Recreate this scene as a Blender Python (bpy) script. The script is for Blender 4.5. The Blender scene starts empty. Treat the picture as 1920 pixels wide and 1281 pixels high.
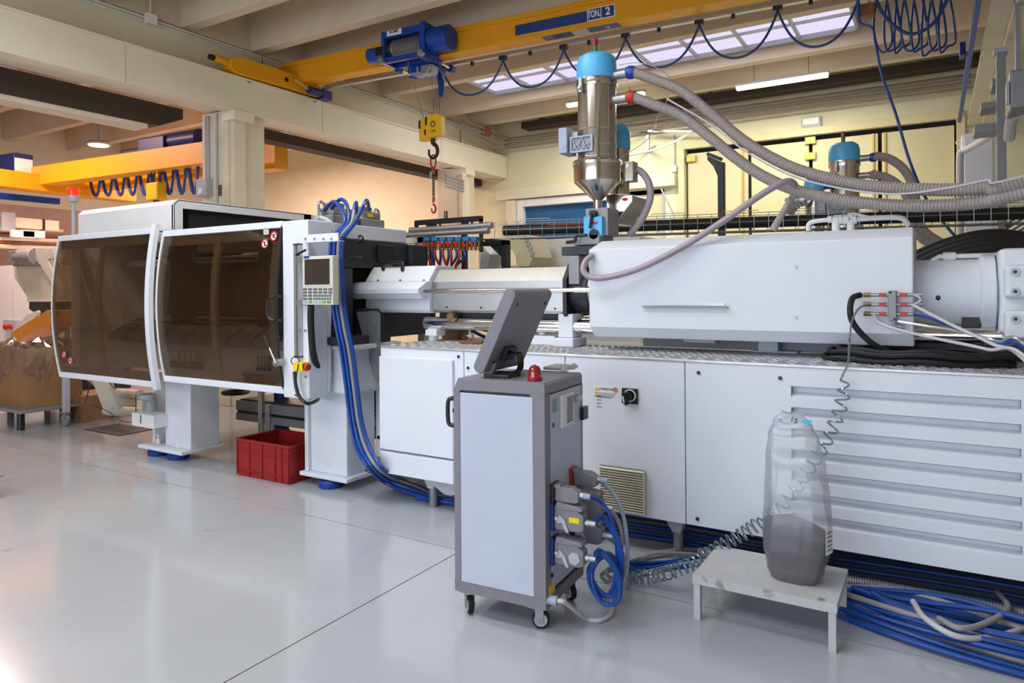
import bpy, math, random
from mathutils import Vector, Matrix
random.seed(7)
SC = bpy.context.scene
COL = SC.collection
# ---------------------------------------------------------------- camera
FOC, CX, HY, EYE = 1308.0, 960.0, 543.0, 1.6
YAW, ROLL = math.radians(31.3), math.radians(0.43)
cam = bpy.data.cameras.new('camera'); camo = bpy.data.objects.new('camera', cam); COL.objects.link(camo)
cam.sensor_width = 36.0; cam.lens = 36.0 * FOC / 1920.0; cam.shift_y = -(640.5 - HY) / 1920.0
cam.clip_start = 0.05; cam.clip_end = 200
camo.matrix_world = Matrix.Translation((0, 0, EYE)) @ Matrix.Rotation(YAW, 4, 'Z') @ Matrix.Rotation(math.pi/2, 4, 'X') @ Matrix.Rotation(-ROLL, 4, 'Z')
SC.camera = camo
# ---------------------------------------------------------------- world, large lights, exposure
w = bpy.data.worlds.new('sky'); SC.world = w; w.use_nodes = True
w.node_tree.nodes['Background'].inputs[0].default_value = (0.62, 0.72, 0.9, 1)
w.node_tree.nodes['Background'].inputs[1].default_value = 0.6
SC.view_settings.view_transform = 'Standard'; SC.view_settings.look = 'None'
SC.view_settings.gamma = 1; SC.view_settings.exposure = -0.03; SC.view_settings.use_curve_mapping = False
def area(name, loc, rot, sx, sy, power, col):
    l = bpy.data.lights.new(name, 'AREA'); l.shape = 'RECTANGLE'; l.size = sx; l.size_y = sy; l.energy = power; l.color = col
    o = bpy.data.objects.new(name, l); COL.objects.link(o); o.location = loc; o.rotation_euler = rot; return o
R90 = math.pi / 2
DAY = (0.80, 0.89, 1.0)
# daylight: tall windows in the wall behind, roof lights in the ceiling
area('window_daylight', (-3.6, -5.6, 2.1), (R90, 0, 0), 9.5, 3.4, 275, DAY)
area('rooflight_daylight', (-4.0, 10.2, 5.3), (0, 0, 0), 6.0, 0.8, 120, (0.92, 0.9, 1.0))
area('rooflight_daylight', (-3.6, 1.55, 5.3), (0, 0, 0), 5.8, 0.9, 165, DAY)
area('rooflight_daylight', (-3.6, -2.55, 5.3), (0, 0, 0), 5.8, 0.9, 120, DAY)
WARM = (1.0, 0.68, 0.60)
area('left_bay_lamp_glow', (-13.2, 10.4, 5.0), (0, 0, 0), 2.5, 0.4, 420, WARM)
area('left_bay_lamp_glow', (-13.2, 5.0, 5.0), (0, 0, 0), 2.5, 0.4, 300, WARM)
# ---------------------------------------------------------------- helpers
def ray(u, v):
    x = (u - CX) / FOC; y = (HY - v) / FOC
    s = x * math.cos(ROLL) + y * math.sin(ROLL); z = -x * math.sin(ROLL) + y * math.cos(ROLL)
    return (-math.sin(YAW) + math.cos(YAW) * s, math.cos(YAW) + math.sin(YAW) * s, z)
def at(u, v, X=None, Y=None, Z=None):
    """the point of the hall that the photo's pixel (u, v) shows, on a known plane of the hall"""
    d = ray(u, v)
    t = X / d[0] if X is not None else Y / d[1] if Y is not None else (Z - EYE) / d[2]
    return Vector((d[0] * t, d[1] * t, EYE + d[2] * t))
def lin(c): return tuple(((q / 255.0) / 12.92 if q / 255.0 <= 0.04045 else ((q / 255.0 + 0.055) / 1.055) ** 2.4) for q in c) + (1.0,)
def mat(name, rgb, rough=0.5, metal=0.0, var=0.06, scale=6.0, bump=0.0, bscale=80.0, coat=0.0, emit=None, estr=0.0, spec=0.5, dirt=None):
    m = bpy.data.materials.new(name); m.use_nodes = True; nt = m.node_tree; b = nt.nodes['Principled BSDF']
    c = lin(rgb); b.inputs['Roughness'].default_value = rough; b.inputs['Metallic'].default_value = metal
    b.inputs['Specular IOR Level'].default_value = spec
    tc = nt.nodes.new('ShaderNodeTexCoord')
    n = nt.nodes.new('ShaderNodeTexNoise'); n.inputs['Scale'].default_value = scale; n.inputs['Detail'].default_value = 5
    nt.links.new(tc.outputs['Object'], n.inputs['Vector'])
    r = nt.nodes.new('ShaderNodeValToRGB'); r.color_ramp.elements[0].position = 0.3; r.color_ramp.elements[1].position = 0.7
    lo = [max(0, q * (1 - var)) for q in c[:3]] + [1]; hi = [min(1, q * (1 + var)) for q in c[:3]] + [1]
    r.color_ramp.elements[0].color = lo; r.color_ramp.elements[1].color = hi
    nt.links.new(n.outputs['Fac'], r.inputs['Fac']); out = r.outputs['Color']
    if dirt:
        dc, amt, dsc, thr = dirt
        n2 = nt.nodes.new('ShaderNodeTexNoise'); n2.inputs['Scale'].default_value = dsc; n2.inputs['Detail'].default_value = 8
        nt.links.new(tc.outputs['Object'], n2.inputs['Vector'])
        r2 = nt.nodes.new('ShaderNodeValToRGB'); r2.color_ramp.elements[0].position = thr; r2.color_ramp.elements[1].position = thr + 0.08
        r2.color_ramp.elements[0].color = (0, 0, 0, 1); r2.color_ramp.elements[1].color = (amt, amt, amt, 1)
        nt.links.new(n2.outputs['Fac'], r2.inputs['Fac'])
        mx = nt.nodes.new('ShaderNodeMixRGB'); nt.links.new(r2.outputs['Color'], mx.inputs['Fac'])
        nt.links.new(out, mx.inputs['Color1']); mx.inputs['Color2'].default_value = lin(dc); out = mx.outputs['Color']
    nt.links.new(out, b.inputs['Base Color'])
    if bump:
        n3 = nt.nodes.new('ShaderNodeTexNoise'); n3.inputs['Scale'].default_value = bscale
        nt.links.new(tc.outputs['Object'], n3.inputs['Vector'])
        bp = nt.nodes.new('ShaderNodeBump'); bp.inputs['Strength'].default_value = bump; bp.inputs['Distance'].default_value = 0.004
        nt.links.new(n3.outputs['Fac'], bp.inputs['Height']); nt.links.new(bp.outputs['Normal'], b.inputs['Normal'])
    if coat: b.inputs['Coat Weight'].default_value = coat; b.inputs['Coat Roughness'].default_value = 0.08
    if emit: b.inputs['Emission Color'].default_value = lin(emit); b.inputs['Emission Strength'].default_value = estr
    return m
def glass(name, tint, gloss=0.06, rough=0.03, body=None, bfac=0.0):
    """thin sheet: transparent with a tint, a fresnel gloss and, if asked, a milky body"""
    m = bpy.data.materials.new(name); m.use_nodes = True; nt = m.node_tree; nt.nodes.clear()
    o = nt.nodes.new('ShaderNodeOutputMaterial'); t = nt.nodes.new('ShaderNodeBsdfTransparent'); t.inputs[0].default_value = lin(tint)
    g = nt.nodes.new('ShaderNodeBsdfGlossy'); g.inputs['Roughness'].default_value = rough
    lw = nt.nodes.new('ShaderNodeLayerWeight'); lw.inputs['Blend'].default_value = 0.25
    ma = nt.nodes.new('ShaderNodeMath'); ma.operation = 'MULTIPLY_ADD'; ma.inputs[1].default_value = 0.5; ma.inputs[2].default_value = gloss
    nt.links.new(lw.outputs['Fresnel'], ma.inputs[0])
    mx = nt.nodes.new('ShaderNodeMixShader'); nt.links.new(ma.outputs[0], mx.inputs[0]); nt.links.new(g.outputs[0], mx.inputs[2])
    src = t.outputs[0]
    if body:
        d = nt.nodes.new('ShaderNodeBsdfDiffuse'); d.inputs[0].default_value = lin(body)
        tl = nt.nodes.new('ShaderNodeBsdfTranslucent'); tl.inputs[0].default_value = lin(body)
        m0 = nt.nodes.new('ShaderNodeMixShader'); m0.inputs[0].default_value = 0.5
        nt.links.new(d.outputs[0], m0.inputs[1]); nt.links.new(tl.outputs[0], m0.inputs[2])
        m2 = nt.nodes.new('ShaderNodeMixShader'); m2.inputs[0].default_value = bfac
        nt.links.new(t.outputs[0], m2.inputs[1]); nt.links.new(m0.outputs[0], m2.inputs[2]); src = m2.outputs[0]
    nt.links.new(src, mx.inputs[1]); nt.links.new(mx.outputs[0], o.inputs['Surface'])
    return m
def glow(name, rgb, strength):
    m = bpy.data.materials.new(name); m.use_nodes = True; nt = m.node_tree; nt.nodes.clear()
    o = nt.nodes.new('ShaderNodeOutputMaterial'); e = nt.nodes.new('ShaderNodeEmission')
    e.inputs[0].default_value = lin(rgb); e.inputs[1].default_value = strength; nt.links.new(e.outputs[0], o.inputs['Surface']); return m
# ---- mesh builder
def spline(pts, sub=8):
    P = [Vector(p) for p in pts]
    if len(P) < 3: return P
    out = []
    for i in range(len(P) - 1):
        a = P[i - 1] if i else P[0] * 2 - P[1]; b = P[i]; c = P[i + 1]; d = P[i + 2] if i + 2 < len(P) else P[-1] * 2 - P[-2]
        for k in range(sub):
            t = k / sub
            out.append(0.5 * ((2 * b) + (c - a) * t + (2 * a - 5 * b + 4 * c - d) * t * t + (3 * b - a - 3 * c + d) * t ** 3))
    return out + [P[-1]]
def resample(pts, step):
    out = [pts[0].copy()]; acc = 0.0
    for a, b in zip(pts, pts[1:]):
        L = (b - a).length
        if L < 1e-9: continue
        pos = step - acc
        while pos <= L: out.append(a.lerp(b, pos / L)); pos += step
        acc = (acc + L) % step
    return out
class MB:
    def __init__(s): s.v = []; s.f = []
    def _add(s, vs, fs):
        o = len(s.v); s.v += [Vector(q) for q in vs]; s.f += [tuple(i + o for i in f) for f in fs]; return s
    def box(s, x0, x1, y0, y1, z0, z1):
        x0, x1 = min(x0, x1), max(x0, x1); y0, y1 = min(y0, y1), max(y0, y1); z0, z1 = min(z0, z1), max(z0, z1)
        return s._add([(x0,y0,z0),(x1,y0,z0),(x1,y1,z0),(x0,y1,z0),(x0,y0,z1),(x1,y0,z1),(x1,y1,z1),(x0,y1,z1)],
                      [(0,3,2,1),(4,5,6,7),(0,1,5,4),(1,2,6,5),(2,3,7,6),(3,0,4,7)])
    def fbox(s, u0, v0, u1, v1, Y, d):
        """box whose front face (on the plane Y) covers the pixel rectangle; d deep"""
        um, vm = (u0 + u1) / 2, (v0 + v1) / 2
        return s.box(at(u0, vm, Y=Y).x, at(u1, vm, Y=Y).x, Y, Y + d, at(um, v1, Y=Y).z, at(um, v0, Y=Y).z)
    def obox(s, c, ax, ay, az):
        c, ax, ay, az = Vector(c), Vector(ax), Vector(ay), Vector(az)
        P = [c + ax*i + ay*j + az*k for k in (-1,1) for i, j in ((-1,-1),(1,-1),(1,1),(-1,1))]
        return s._add(P, [(0,3,2,1),(4,5,6,7),(0,1,5,4),(1,2,6,5),(2,3,7,6),(3,0,4,7)])
    def bar(s, p0, p1, w, h, up=(0,0,1)):
        p0, p1 = Vector(p0), Vector(p1); d = p1 - p0; u = Vector(up)
        if abs(d.normalized().dot(u)) > 0.98: u = Vector((0,1,0))
        sx = d.cross(u).normalized(); sz = sx.cross(d).normalized()
        return s.obox((p0 + p1) / 2, d / 2, sx * w / 2, sz * h / 2)
    def cyl(s, p0, p1, r0, r1=None, n=16, cap=True):
        r1 = r0 if r1 is None else r1; p0, p1 = Vector(p0), Vector(p1); d = (p1 - p0).normalized()
        a = d.orthogonal().normalized(); b = d.cross(a)
        vs = [p + (a * math.cos(2*math.pi*i/n) + b * math.sin(2*math.pi*i/n)) * r for p, r in ((p0, r0), (p1, r1)) for i in range(n)]
        fs = [(i, (i+1) % n, n + (i+1) % n, n + i) for i in range(n)]
        if cap: fs += [tuple(range(n-1, -1, -1)), tuple(range(n, 2*n))]
        return s._add(vs, fs)
    def tube(s, pts, r, n=8, closed=False):
        P = [Vector(p) for p in pts]; m = len(P); rs = r if isinstance(r, list) else [r] * m
        vs = []; prev = None
        for i in range(m):
            a = P[(i-1) % m] if (closed or i) else P[0]; b = P[(i+1) % m] if (closed or i < m-1) else P[-1]
            t = (b - a)
            t = t.normalized() if t.length > 1e-9 else Vector((0,0,1))
            if prev is None: nx = t.orthogonal().normalized()
            else:
                nx = prev - t * prev.dot(t)
                nx = nx.normalized() if nx.length > 1e-6 else t.orthogonal().normalized()
            prev = nx; ny = t.cross(nx)
            vs += [P[i] + (nx * math.cos(2*math.pi*k/n) + ny * math.sin(2*math.pi*k/n)) * rs[i] for k in range(n)]
        fs = []
        for i in range(m if closed else m - 1):
            j = (i + 1) % m
            fs += [(i*n + k, i*n + (k+1) % n, j*n + (k+1) % n, j*n + k) for k in range(n)]
        if not closed: fs += [tuple(range(n-1, -1, -1)), tuple((m-1)*n + k for k in range(n))]
        return s._add(vs, fs)
    def hose(s, pts, r, n=8, sub=8): return s.tube(spline(pts, sub), r, n)
    def ribbed(s, pts, r, pitch=0.014, depth=0.12, n=10, sub=14):
        q = resample(spline(pts, sub), pitch / 2)
        return s.tube(q, [r if i % 2 else r * (1 - depth) for i in range(len(q))], n)
    def prism(s, poly, axis, a0, a1):
        n = len(poly)
        def mk(p, a): return (a, p[0], p[1]) if axis == 'x' else (p[0], a, p[1]) if axis == 'y' else (p[0], p[1], a)
        vs = [mk(p, a0) for p in poly] + [mk(p, a1) for p in poly]
        fs = [(i, (i+1) % n, n + (i+1) % n, n + i) for i in range(n)] + [tuple(range(n-1, -1, -1)), tuple(range(n, 2*n))]
        return s._add(vs, fs)
    def lathe(s, prof, c=(0,0,0), n=24, axis='z'):
        c = Vector(c); vs = []
        for r, z in prof:
            for i in range(n):
                a = 2*math.pi*i/n; x, y = r*math.cos(a), r*math.sin(a)
                vs.append(c + Vector((x, y, z) if axis == 'z' else (z, x, y) if axis == 'x' else (x, z, y)))
        m = len(prof)
        fs = [(j*n+i, j*n+(i+1) % n, (j+1)*n+(i+1) % n, (j+1)*n+i) for j in range(m-1) for i in range(n)]
        fs += [tuple(range(n-1,-1,-1)), tuple((m-1)*n+i for i in range(n))]
        return s._add(vs, fs)
    def sphere(s, c, r, n=14, sz=None):
        sz = sz or (1,1,1); c = Vector(c); m = n // 2; vs = []; fs = []
        for j in range(m+1):
            th = math.pi*j/m
            for i in range(n):
                ph = 2*math.pi*i/n
                vs.append(c + Vector((r*sz[0]*math.sin(th)*math.cos(ph), r*sz[1]*math.sin(th)*math.sin(ph), r*sz[2]*math.cos(th))))
        for j in range(m): fs += [(j*n+i, (j+1)*n+i, (j+1)*n+(i+1) % n, j*n+(i+1) % n) for i in range(n)]
        return s._add(vs, fs)
    def torus(s, c, R, r, ax=(0,0,1), n=24, k=8, a0=0, a1=2*math.pi):
        ax = Vector(ax).normalized(); e1 = ax.orthogonal().normalized(); e2 = ax.cross(e1); c = Vector(c)
        full = abs(a1 - a0 - 2*math.pi) < 1e-6
        pts = [c + (e1*math.cos(a0+(a1-a0)*i/n) + e2*math.sin(a0+(a1-a0)*i/n))*R for i in range(n if full else n+1)]
        return s.tube(pts, r, k, closed=full)
    def obj(s, name, m, parent=None, bev=0.0, seg=2, loc=None, local=False, flip=True):
        me = bpy.data.meshes.new(name)
        off = Vector((0,0,0)); p = parent
        if not local:
            while p is not None: off += p.location; p = p.parent
            if loc is not None: off = off + Vector(loc)
        me.from_pydata([q - off for q in s.v], [], s.f); me.materials.append(m)
        import bmesh
        bm = bmesh.new(); bm.from_mesh(me); bmesh.ops.remove_doubles(bm, verts=bm.verts, dist=1e-6) if len(bm.verts) < 3000 else None
        bmesh.ops.recalc_face_normals(bm, faces=bm.faces); bm.to_mesh(me); bm.free()
        me.polygons.foreach_set('use_smooth', [True] * len(me.polygons)); me.set_sharp_from_angle(angle=math.radians(32))
        o = bpy.data.objects.new(name, me); COL.objects.link(o)
        if loc is not None: o.location = loc
        if parent is not None: o.parent = parent
        if bev:
            b = o.modifiers.new('edge', 'BEVEL'); b.width = bev; b.segments = seg; b.limit_method = 'ANGLE'; b.angle_limit = math.radians(40); b.harden_normals = True
        return o
def tag(o, label, cat, group=None, kind=None):
    o['label'] = label; o['category'] = cat
    if group: o['group'] = group
    if kind: o['kind'] = kind
    return o
def thing(name, label, cat, loc=(0,0,0), group=None, rz=0.0):
    o = bpy.data.objects.new(name, None); COL.objects.link(o); o.location = loc; o.rotation_euler = (0,0,rz); o.empty_display_size = 0.1
    return tag(o, label, cat, group)
def struct(o, label=None):
    o['kind'] = 'structure'
    if label: o['label'] = label
    return o
def copy_tree(o, parent=None):
    c = o.copy(); COL.objects.link(c)
    if parent is not None: c.parent = parent
    for ch in o.children: copy_tree(ch, c)
    return c
def dup(root, loc=None, label=None, rz=None, group=None):
    c = copy_tree(root)
    if loc is not None: c.location = loc
    if rz is not None: c.rotation_euler.z = rz
    if label: c['label'] = label
    if group: c['group'] = group
    return c
def text(name, body, loc, size, m, parent, rot=(R90,0,0), ext=0.0008, align='CENTER', bold=0.0):
    cu = bpy.data.curves.new(name, 'FONT'); cu.body = body; cu.size = size; cu.extrude = ext; cu.align_x = align; cu.align_y = 'CENTER'; cu.offset = bold
    o = bpy.data.objects.new(name, cu); COL.objects.link(o); cu.materials.append(m); o.rotation_euler = rot
    off = Vector((0,0,0)); p = parent
    while p is not None: off += p.location; p = p.parent
    bpy.context.view_layer.update()
    me = bpy.data.meshes.new_from_object(o); me.materials.clear(); me.materials.append(m); bpy.data.objects.remove(o); bpy.data.curves.remove(cu)
    o = bpy.data.objects.new(name, me); COL.objects.link(o); o.rotation_euler = rot
    o.location = Vector(loc) - off; o.parent = parent
    return o
# ---------------------------------------------------------------- materials
M = {}
M['floor'] = mat('epoxy_floor', (176,179,184), 0.16, var=0.05, scale=1.3, bump=0.04, bscale=14, dirt=((120,120,122), 0.35, 3.5, 0.68), coat=0.3)
M['joint'] = mat('floor_joint', (42,40,40), 0.9)
M['cream'] = mat('cream_wall', (226,222,190), 0.75, var=0.04, scale=2.5, bump=0.15, bscale=60)
M['concrete'] = mat('cream_concrete', (224,214,190), 0.8, var=0.05, scale=3, bump=0.2, bscale=50)
M['ceil'] = mat('ceiling_paint', (212,196,172), 0.85, var=0.05, scale=2.2, bump=0.15, bscale=40)
M['runway'] = mat('runway_paint', (230,222,198), 0.6, var=0.04, scale=1.5, bump=0.08, bscale=40)
M['brown'] = mat('dark_brown_steel', (58,47,40), 0.7)
M['doorpanel'] = mat('cream_door_leaf', (214,205,164), 0.55, var=0.04, scale=1.5)
M['white'] = mat('white_enamel', (222,225,234), 0.42, var=0.02, scale=3, spec=0.35, bump=0.03, bscale=25)
M['whitew'] = mat('white_enamel_warm', (230,230,230), 0.35, var=0.02, scale=3)
M['whitec'] = mat('white_cast_paint', (222,224,230), 0.38, var=0.05, scale=9, bump=0.35, bscale=45, dirt=((170,140,125), 0.4, 4.0, 0.66))
M['cool'] = mat('cool_grey_panel', (190,197,214), 0.5, var=0.02, spec=0.3)
M['grey'] = mat('warm_grey_frame', (128,124,132), 0.5, var=0.03, scale=20, bump=0.12, bscale=220)
M['lgrey'] = mat('light_grey_plastic', (176,178,184), 0.5)
M['mgrey'] = mat('mid_grey_metal', (140,140,144), 0.45, 0.3)
M['dgrey'] = mat('dark_grey_paint', (42,46,54), 0.45, var=0.08, scale=5)
M['black'] = mat('black_plastic', (24,24,27), 0.4)
M['rubber'] = mat('black_rubber', (20,20,22), 0.6)
M['chrome'] = mat('chrome', (222,220,218), 0.09, 1.0, var=0.02)
M['steel'] = mat('stainless', (200,192,184), 0.16, 1.0, var=0.04, scale=3)
M['alu'] = mat('aluminium', (190,190,192), 0.35, 0.85, var=0.05)
M['zinc'] = mat('zinc_plate', (168,170,172), 0.42, 0.8, var=0.1, scale=25)
M['brass'] = mat('brass', (150,125,80), 0.35, 0.9)
M['copper'] = mat('copper_brown', (130,82,52), 0.5, 0.3)
M['yellow'] = mat('crane_yellow', (232,160,14), 0.42, var=0.05, scale=2)
M['hookyellow'] = mat('block_yellow', (238,186,30), 0.4)
M['orange'] = mat('orange_paint', (226,140,24), 0.45, var=0.08)
M['red'] = mat('signal_red', (190,30,32), 0.4)
M['redchain'] = mat('red_lacquer', (178,52,38), 0.5)
M['crate'] = mat('red_crate_plastic', (150,28,30), 0.42, var=0.08, scale=8)
M['blue'] = mat('cable_blue', (8,66,150), 0.38, var=0.08, scale=12)
M['hoistblue'] = mat('hoist_blue', (14,66,158), 0.35)
M['navy'] = mat('navy_paint', (24,36,100), 0.4)
M['footblue'] = mat('foot_blue', (18,58,140), 0.5)
M['sky'] = mat('hopper_blue', (86,178,232), 0.38, var=0.03)
M['doorblue'] = mat('roller_door_blue', (22,88,138), 0.55)
M['teal'] = mat('valve_blue', (40,120,180), 0.45)
M['hosegrey'] = mat('hose_grey', (158,148,144), 0.5, var=0.08, scale=30)
M['hosemauve'] = mat('hose_mauve', (166,150,160), 0.35, var=0.05)
M['cablegrey'] = mat('cable_grey', (150,146,148), 0.5)
M['lightcable'] = mat('cable_pale', (196,192,196), 0.45)
M['bluegrey'] = mat('gland_bluegrey', (160,172,192), 0.5)
M['green'] = mat('lamp_green', (10,100,62), 0.3, emit=(10,120,70), estr=0.15)
M['redlamp'] = mat('lamp_red_lit', (220,24,14), 0.25, emit=(255,34,14), estr=2.2)
M['reddome'] = mat('beacon_red', (150,12,24), 0.08, spec=0.8, coat=0.6)
M['card'] = mat('cardboard', (144,106,70), 0.8, var=0.07, scale=4, bump=0.1, bscale=60)
M['yellowbtn'] = mat('switch_yellow', (244,206,10), 0.4)
M['label_w'] = mat('label_white', (232,232,232), 0.5)
M['label_y'] = mat('label_yellow', (244,206,20), 0.5)
M['label_b'] = mat('label_blue', (26,60,126), 0.45)
M['print'] = mat('print_black', (28,28,30), 0.6)
M['printgrey'] = mat('print_grey', (96,98,104), 0.6)
M['greenbtn'] = mat('key_green', (60,176,84), 0.5)
M['screen'] = mat('dark_screen', (62,52,48), 0.2)
M['putty'] = mat('putty_plastic', (206,202,188), 0.45)
M['beige'] = mat('grille_beige', (206,200,180), 0.5)
M['pipebrown'] = mat('brown_grey_pipe', (150,136,122), 0.6)
M['goldzinc'] = mat('yellow_zinc', (196,172,90), 0.4, 0.5)
M['tint'] = glass('smoked_polycarbonate', (208,196,184), 0.02, 0.03)
M['skypane'] = glow('rooflight_pane', (232,222,248), 1.05)
M['tube'] = glow('fluorescent_tube', (255,250,222), 6.0)
M['winpane'] = glow('daylit_pane', (214,232,255), 1.6)
M['bag'] = glass('polythene_bag', (246,246,248), 0.05, 0.2, body=(240,242,246), bfac=0.23)
M['film'] = glass('clear_film', (254,252,251), 0.16, 0.12, body=(250,246,244), bfac=0.05)
M['coil'] = glass('clear_teal_tube', (206,220,224), 0.2, 0.08, body=(150,176,182), bfac=0.45)
M['clear'] = glass('clear_tube', (214,220,224), 0.14, 0.1, body=(214,220,226), bfac=0.55)
M['pellet'] = mat('grey_pellets', (70,62,70), 0.7, var=0.3, scale=220, bump=1.0, bscale=260)
M['tread'] = mat('tread_plate', (196,197,202), 0.28, 0.55, var=0.1, scale=12)
M['stool'] = mat('stool_paint', (190,191,194), 0.5, var=0.05, dirt=((120,104,92), 0.9, 7.0, 0.62))
# ================================================================ SETTING
XB, YB = -8.3, 13.5          # runway beam face, back wall
# floor: cast slabs with saw-cut joints
fl = struct(MB().box(-18.5, 5.2, -6.0, 13.9, -0.12, -0.02).obj('floor', M['joint']), 'pale grey glossy epoxy floor with dark saw-cut joints')
xs = [-18.5, -15.22, -11.02, -6.82, -2.5, 1.75, 5.2]; ys = [-6.0, -0.72, 3.49, 7.7, 11.9, 13.9]
for i in range(6):
    for j in range(5):
        MB().box(xs[i] + .004, xs[i+1] - .004, ys[j] + .004, ys[j+1] - .004, -0.02, 0.0).obj('slab', M['floor'], fl)
# back wall with two door openings
BD0, BD1, BDT = -8.02, -4.62, 3.50        # roller door opening
FD0, FD1, FDT = -4.20, 0.30, 4.34         # folding door opening
m = MB()
for x0, x1, z0, z1 in ((-18.5, BD0, 0, 6.2), (BD1, FD0, 0, 6.2), (FD1, 5.2, 0, 6.2), (BD0, BD1, BDT, 6.2), (FD0, FD1, FDT, 6.2)):
    m.box(x0, x1, YB, YB + .25, z0, z1)
struct(m.obj('wall_back', M['cream']), 'cream painted back wall')
struct(MB().box(-18.75, -18.5, -6, 13.9, 0, 6.2).obj('wall_left', M['concrete']))
struct(MB().box(5.2, 5.45, -6, 13.9, 0, 6.2).obj('wall_right', M['concrete']))
# wall behind the camera with a row of windows
m = MB()
m.box(-18.5, 5.2, -6.25, -6.0, 0, .45).box(-18.5, 5.2, -6.25, -6.0, 3.9, 6.2)
wx = [-18.5] + [q for k in range(5) for q in (-8.4 + k*2.0, -8.4 + k*2.0 + 1.8)] + [5.2]
for k in range(0, len(wx), 2): m.box(wx[k], wx[k+1], -6.25, -6.0, .45, 3.9)
struct(m.obj('wall_front', M['concrete']))
for k in range(5):
    x0 = -8.4 + k*2.0
    f = MB().box(x0, x0+1.8, -6.18, -6.1, .45, .51).box(x0, x0+1.8, -6.18, -6.1, 3.84, 3.9).box(x0, x0+.06, -6.18, -6.1, 0.51, 3.84).box(x0+1.74, x0+1.8, -6.18, -6.1, 0.51, 3.84).box(x0+.06, x0+1.74, -6.18, -6.1, 2.5, 2.55)
    wn = struct(f.obj('window_%d' % (k+2), M['whitew']), 'daylit window behind the machine hall')
    MB().box(x0+.06, x0+1.74, -6.15, -6.13, 0.51, 2.5).obj('pane', M['winpane'], wn); MB().box(x0+.06, x0+1.74, -6.15, -6.13, 2.55, 3.84).obj('pane', M['winpane'], wn)
# ceiling: slab and tee ribs; roof light strips between ribs
RZ = 5.14
SKY = [(9.95, 11.22), (1.0, 2.1), (-3.1, -2.0)]
ce = MB()
edges = [-6.25] + [q for a, b in sorted(SKY) for q in (a, b)] + [13.75]
for k in range(0, len(edges), 2): ce.box(-8.6, 5.45, edges[k], edges[k+1], 5.72, 5.9)
for a, b in SKY: ce.box(-8.6, -7.15, a, b, 5.72, 5.9).box(-0.95, 5.45, a, b, 5.72, 5.9)
ce.box(-18.75, -8.6, -6.25, 13.75, 5.72, 5.9)
ce = struct(ce.obj('ceiling', M['ceil']), 'cream concrete ceiling with deep parallel ribs')
def rib(y, x0, x1): return MB().prism([(y - .16, 5.72), (y - .09, RZ), (y + .09, RZ), (y + .16, 5.72)], 'x', x0, x1).obj('rib', M['ceil'], ce, bev=.012)
for y in (-4.6, -3.3, -1.8, -.4, .8, 2.3, 3.5, 4.62, 5.78, 6.9, 7.9, 8.8, 9.7, 11.42, 12.5): rib(y, -8.62, 5.2)
for y in (-3, -1, .7, 2.2, 3.6, 5.0, 6.4, 7.8, 9.2, 10.6, 12.0): rib(y, -18.5, -9.2)
for k, (a, b) in enumerate(SKY):
    sk = MB()
    n = 8
    for q in range(n + 1):
        x = -7.15 + q * 6.2 / n; sk.box(x - .02, x + .02, a, b, 5.32, 5.38)
    sk.box(-7.15, -.95, a, a + .05, 5.30, 5.40).box(-7.15, -.95, b - .05, b, 5.30, 5.40).box(-7.15, -.95, (a+b)/2 - .015, (a+b)/2 + .015, 5.33, 5.38)
    sk.box(-7.17, -7.13, a, b, 5.4, 5.72).box(-.97, -.93, a, b, 5.4, 5.72).box(-7.17, -.93, a - .02, a, 5.4, 5.72).box(-7.17, -.93, b, b + .02, 5.4, 5.72)
    sk = struct(sk.obj('window_%d' % (k + 7), M['lgrey']), 'long roof light of milky daylit panes')
    for q in range(n):
        x = -7.15 + q * 6.2 / n
        for y0, y1 in ((a + .05, (a+b)/2 - .015), ((a+b)/2 + .015, b - .05)):
            MB().box(x + .02, x + 6.2/n - .02, y0, y1, 5.37, 5.39).obj('pane', M['skypane'], sk)
# girder line between the bays
g = struct(MB().box(-9.1, -8.62, -6, YB, 4.60, 5.14).obj('trim_1', M['runway'], bev=.01), 'cream roof girder above the runway beam')
for y in (-3.2, 1.9, 7.0, 12.1): MB().box(-8.622, -8.612, y, y + .012, 4.6, 5.14).obj('joint', M['joint'], g)
struct(MB().box(-9.12, -8.60, -6, YB, 5.14, 5.72).obj('wall_upper', M['ceil']))
rb = struct(MB().box(-8.52, XB, -6, YB - .02, 4.12, 4.58).box(-8.9, -8.52, -6, YB - .02, 4.16, 4.62).obj('trim_2', M['runway'], bev=.008), 'cream crane runway beam crossing the hall')
MB().box(XB - .02, XB + .035, -6, YB - .02, 4.575, 4.60).obj('rail', M['runway'], rb, bev=.004)
for y in (0.6, 4.75, 7.9, 11.0): MB().box(XB, XB + .004, y, y + .008, 4.12, 4.575).obj('joint', M['lgrey'], rb)
yE = at(335, 220, X=-9.1).y
br = MB().prism([(-6, 4.16), (-6, 3.86), (yE - .35, 3.86), (yE, 4.02), (yE, 4.16)], 'x', -9.5, -9.0)
struct(br.obj('trim_3', M['brown']), 'dark brown steel lintel under the runway beam')
struct(MB().box(-9.3, -9.0, 7.2, YB - .02, 4.0, 4.16).obj('trim_4', M['brown']))
struct(MB().box(-9.32, -9.02, -6, yE - .5, 3.80, 3.86).obj('trim_5', M['concrete']))
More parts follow.
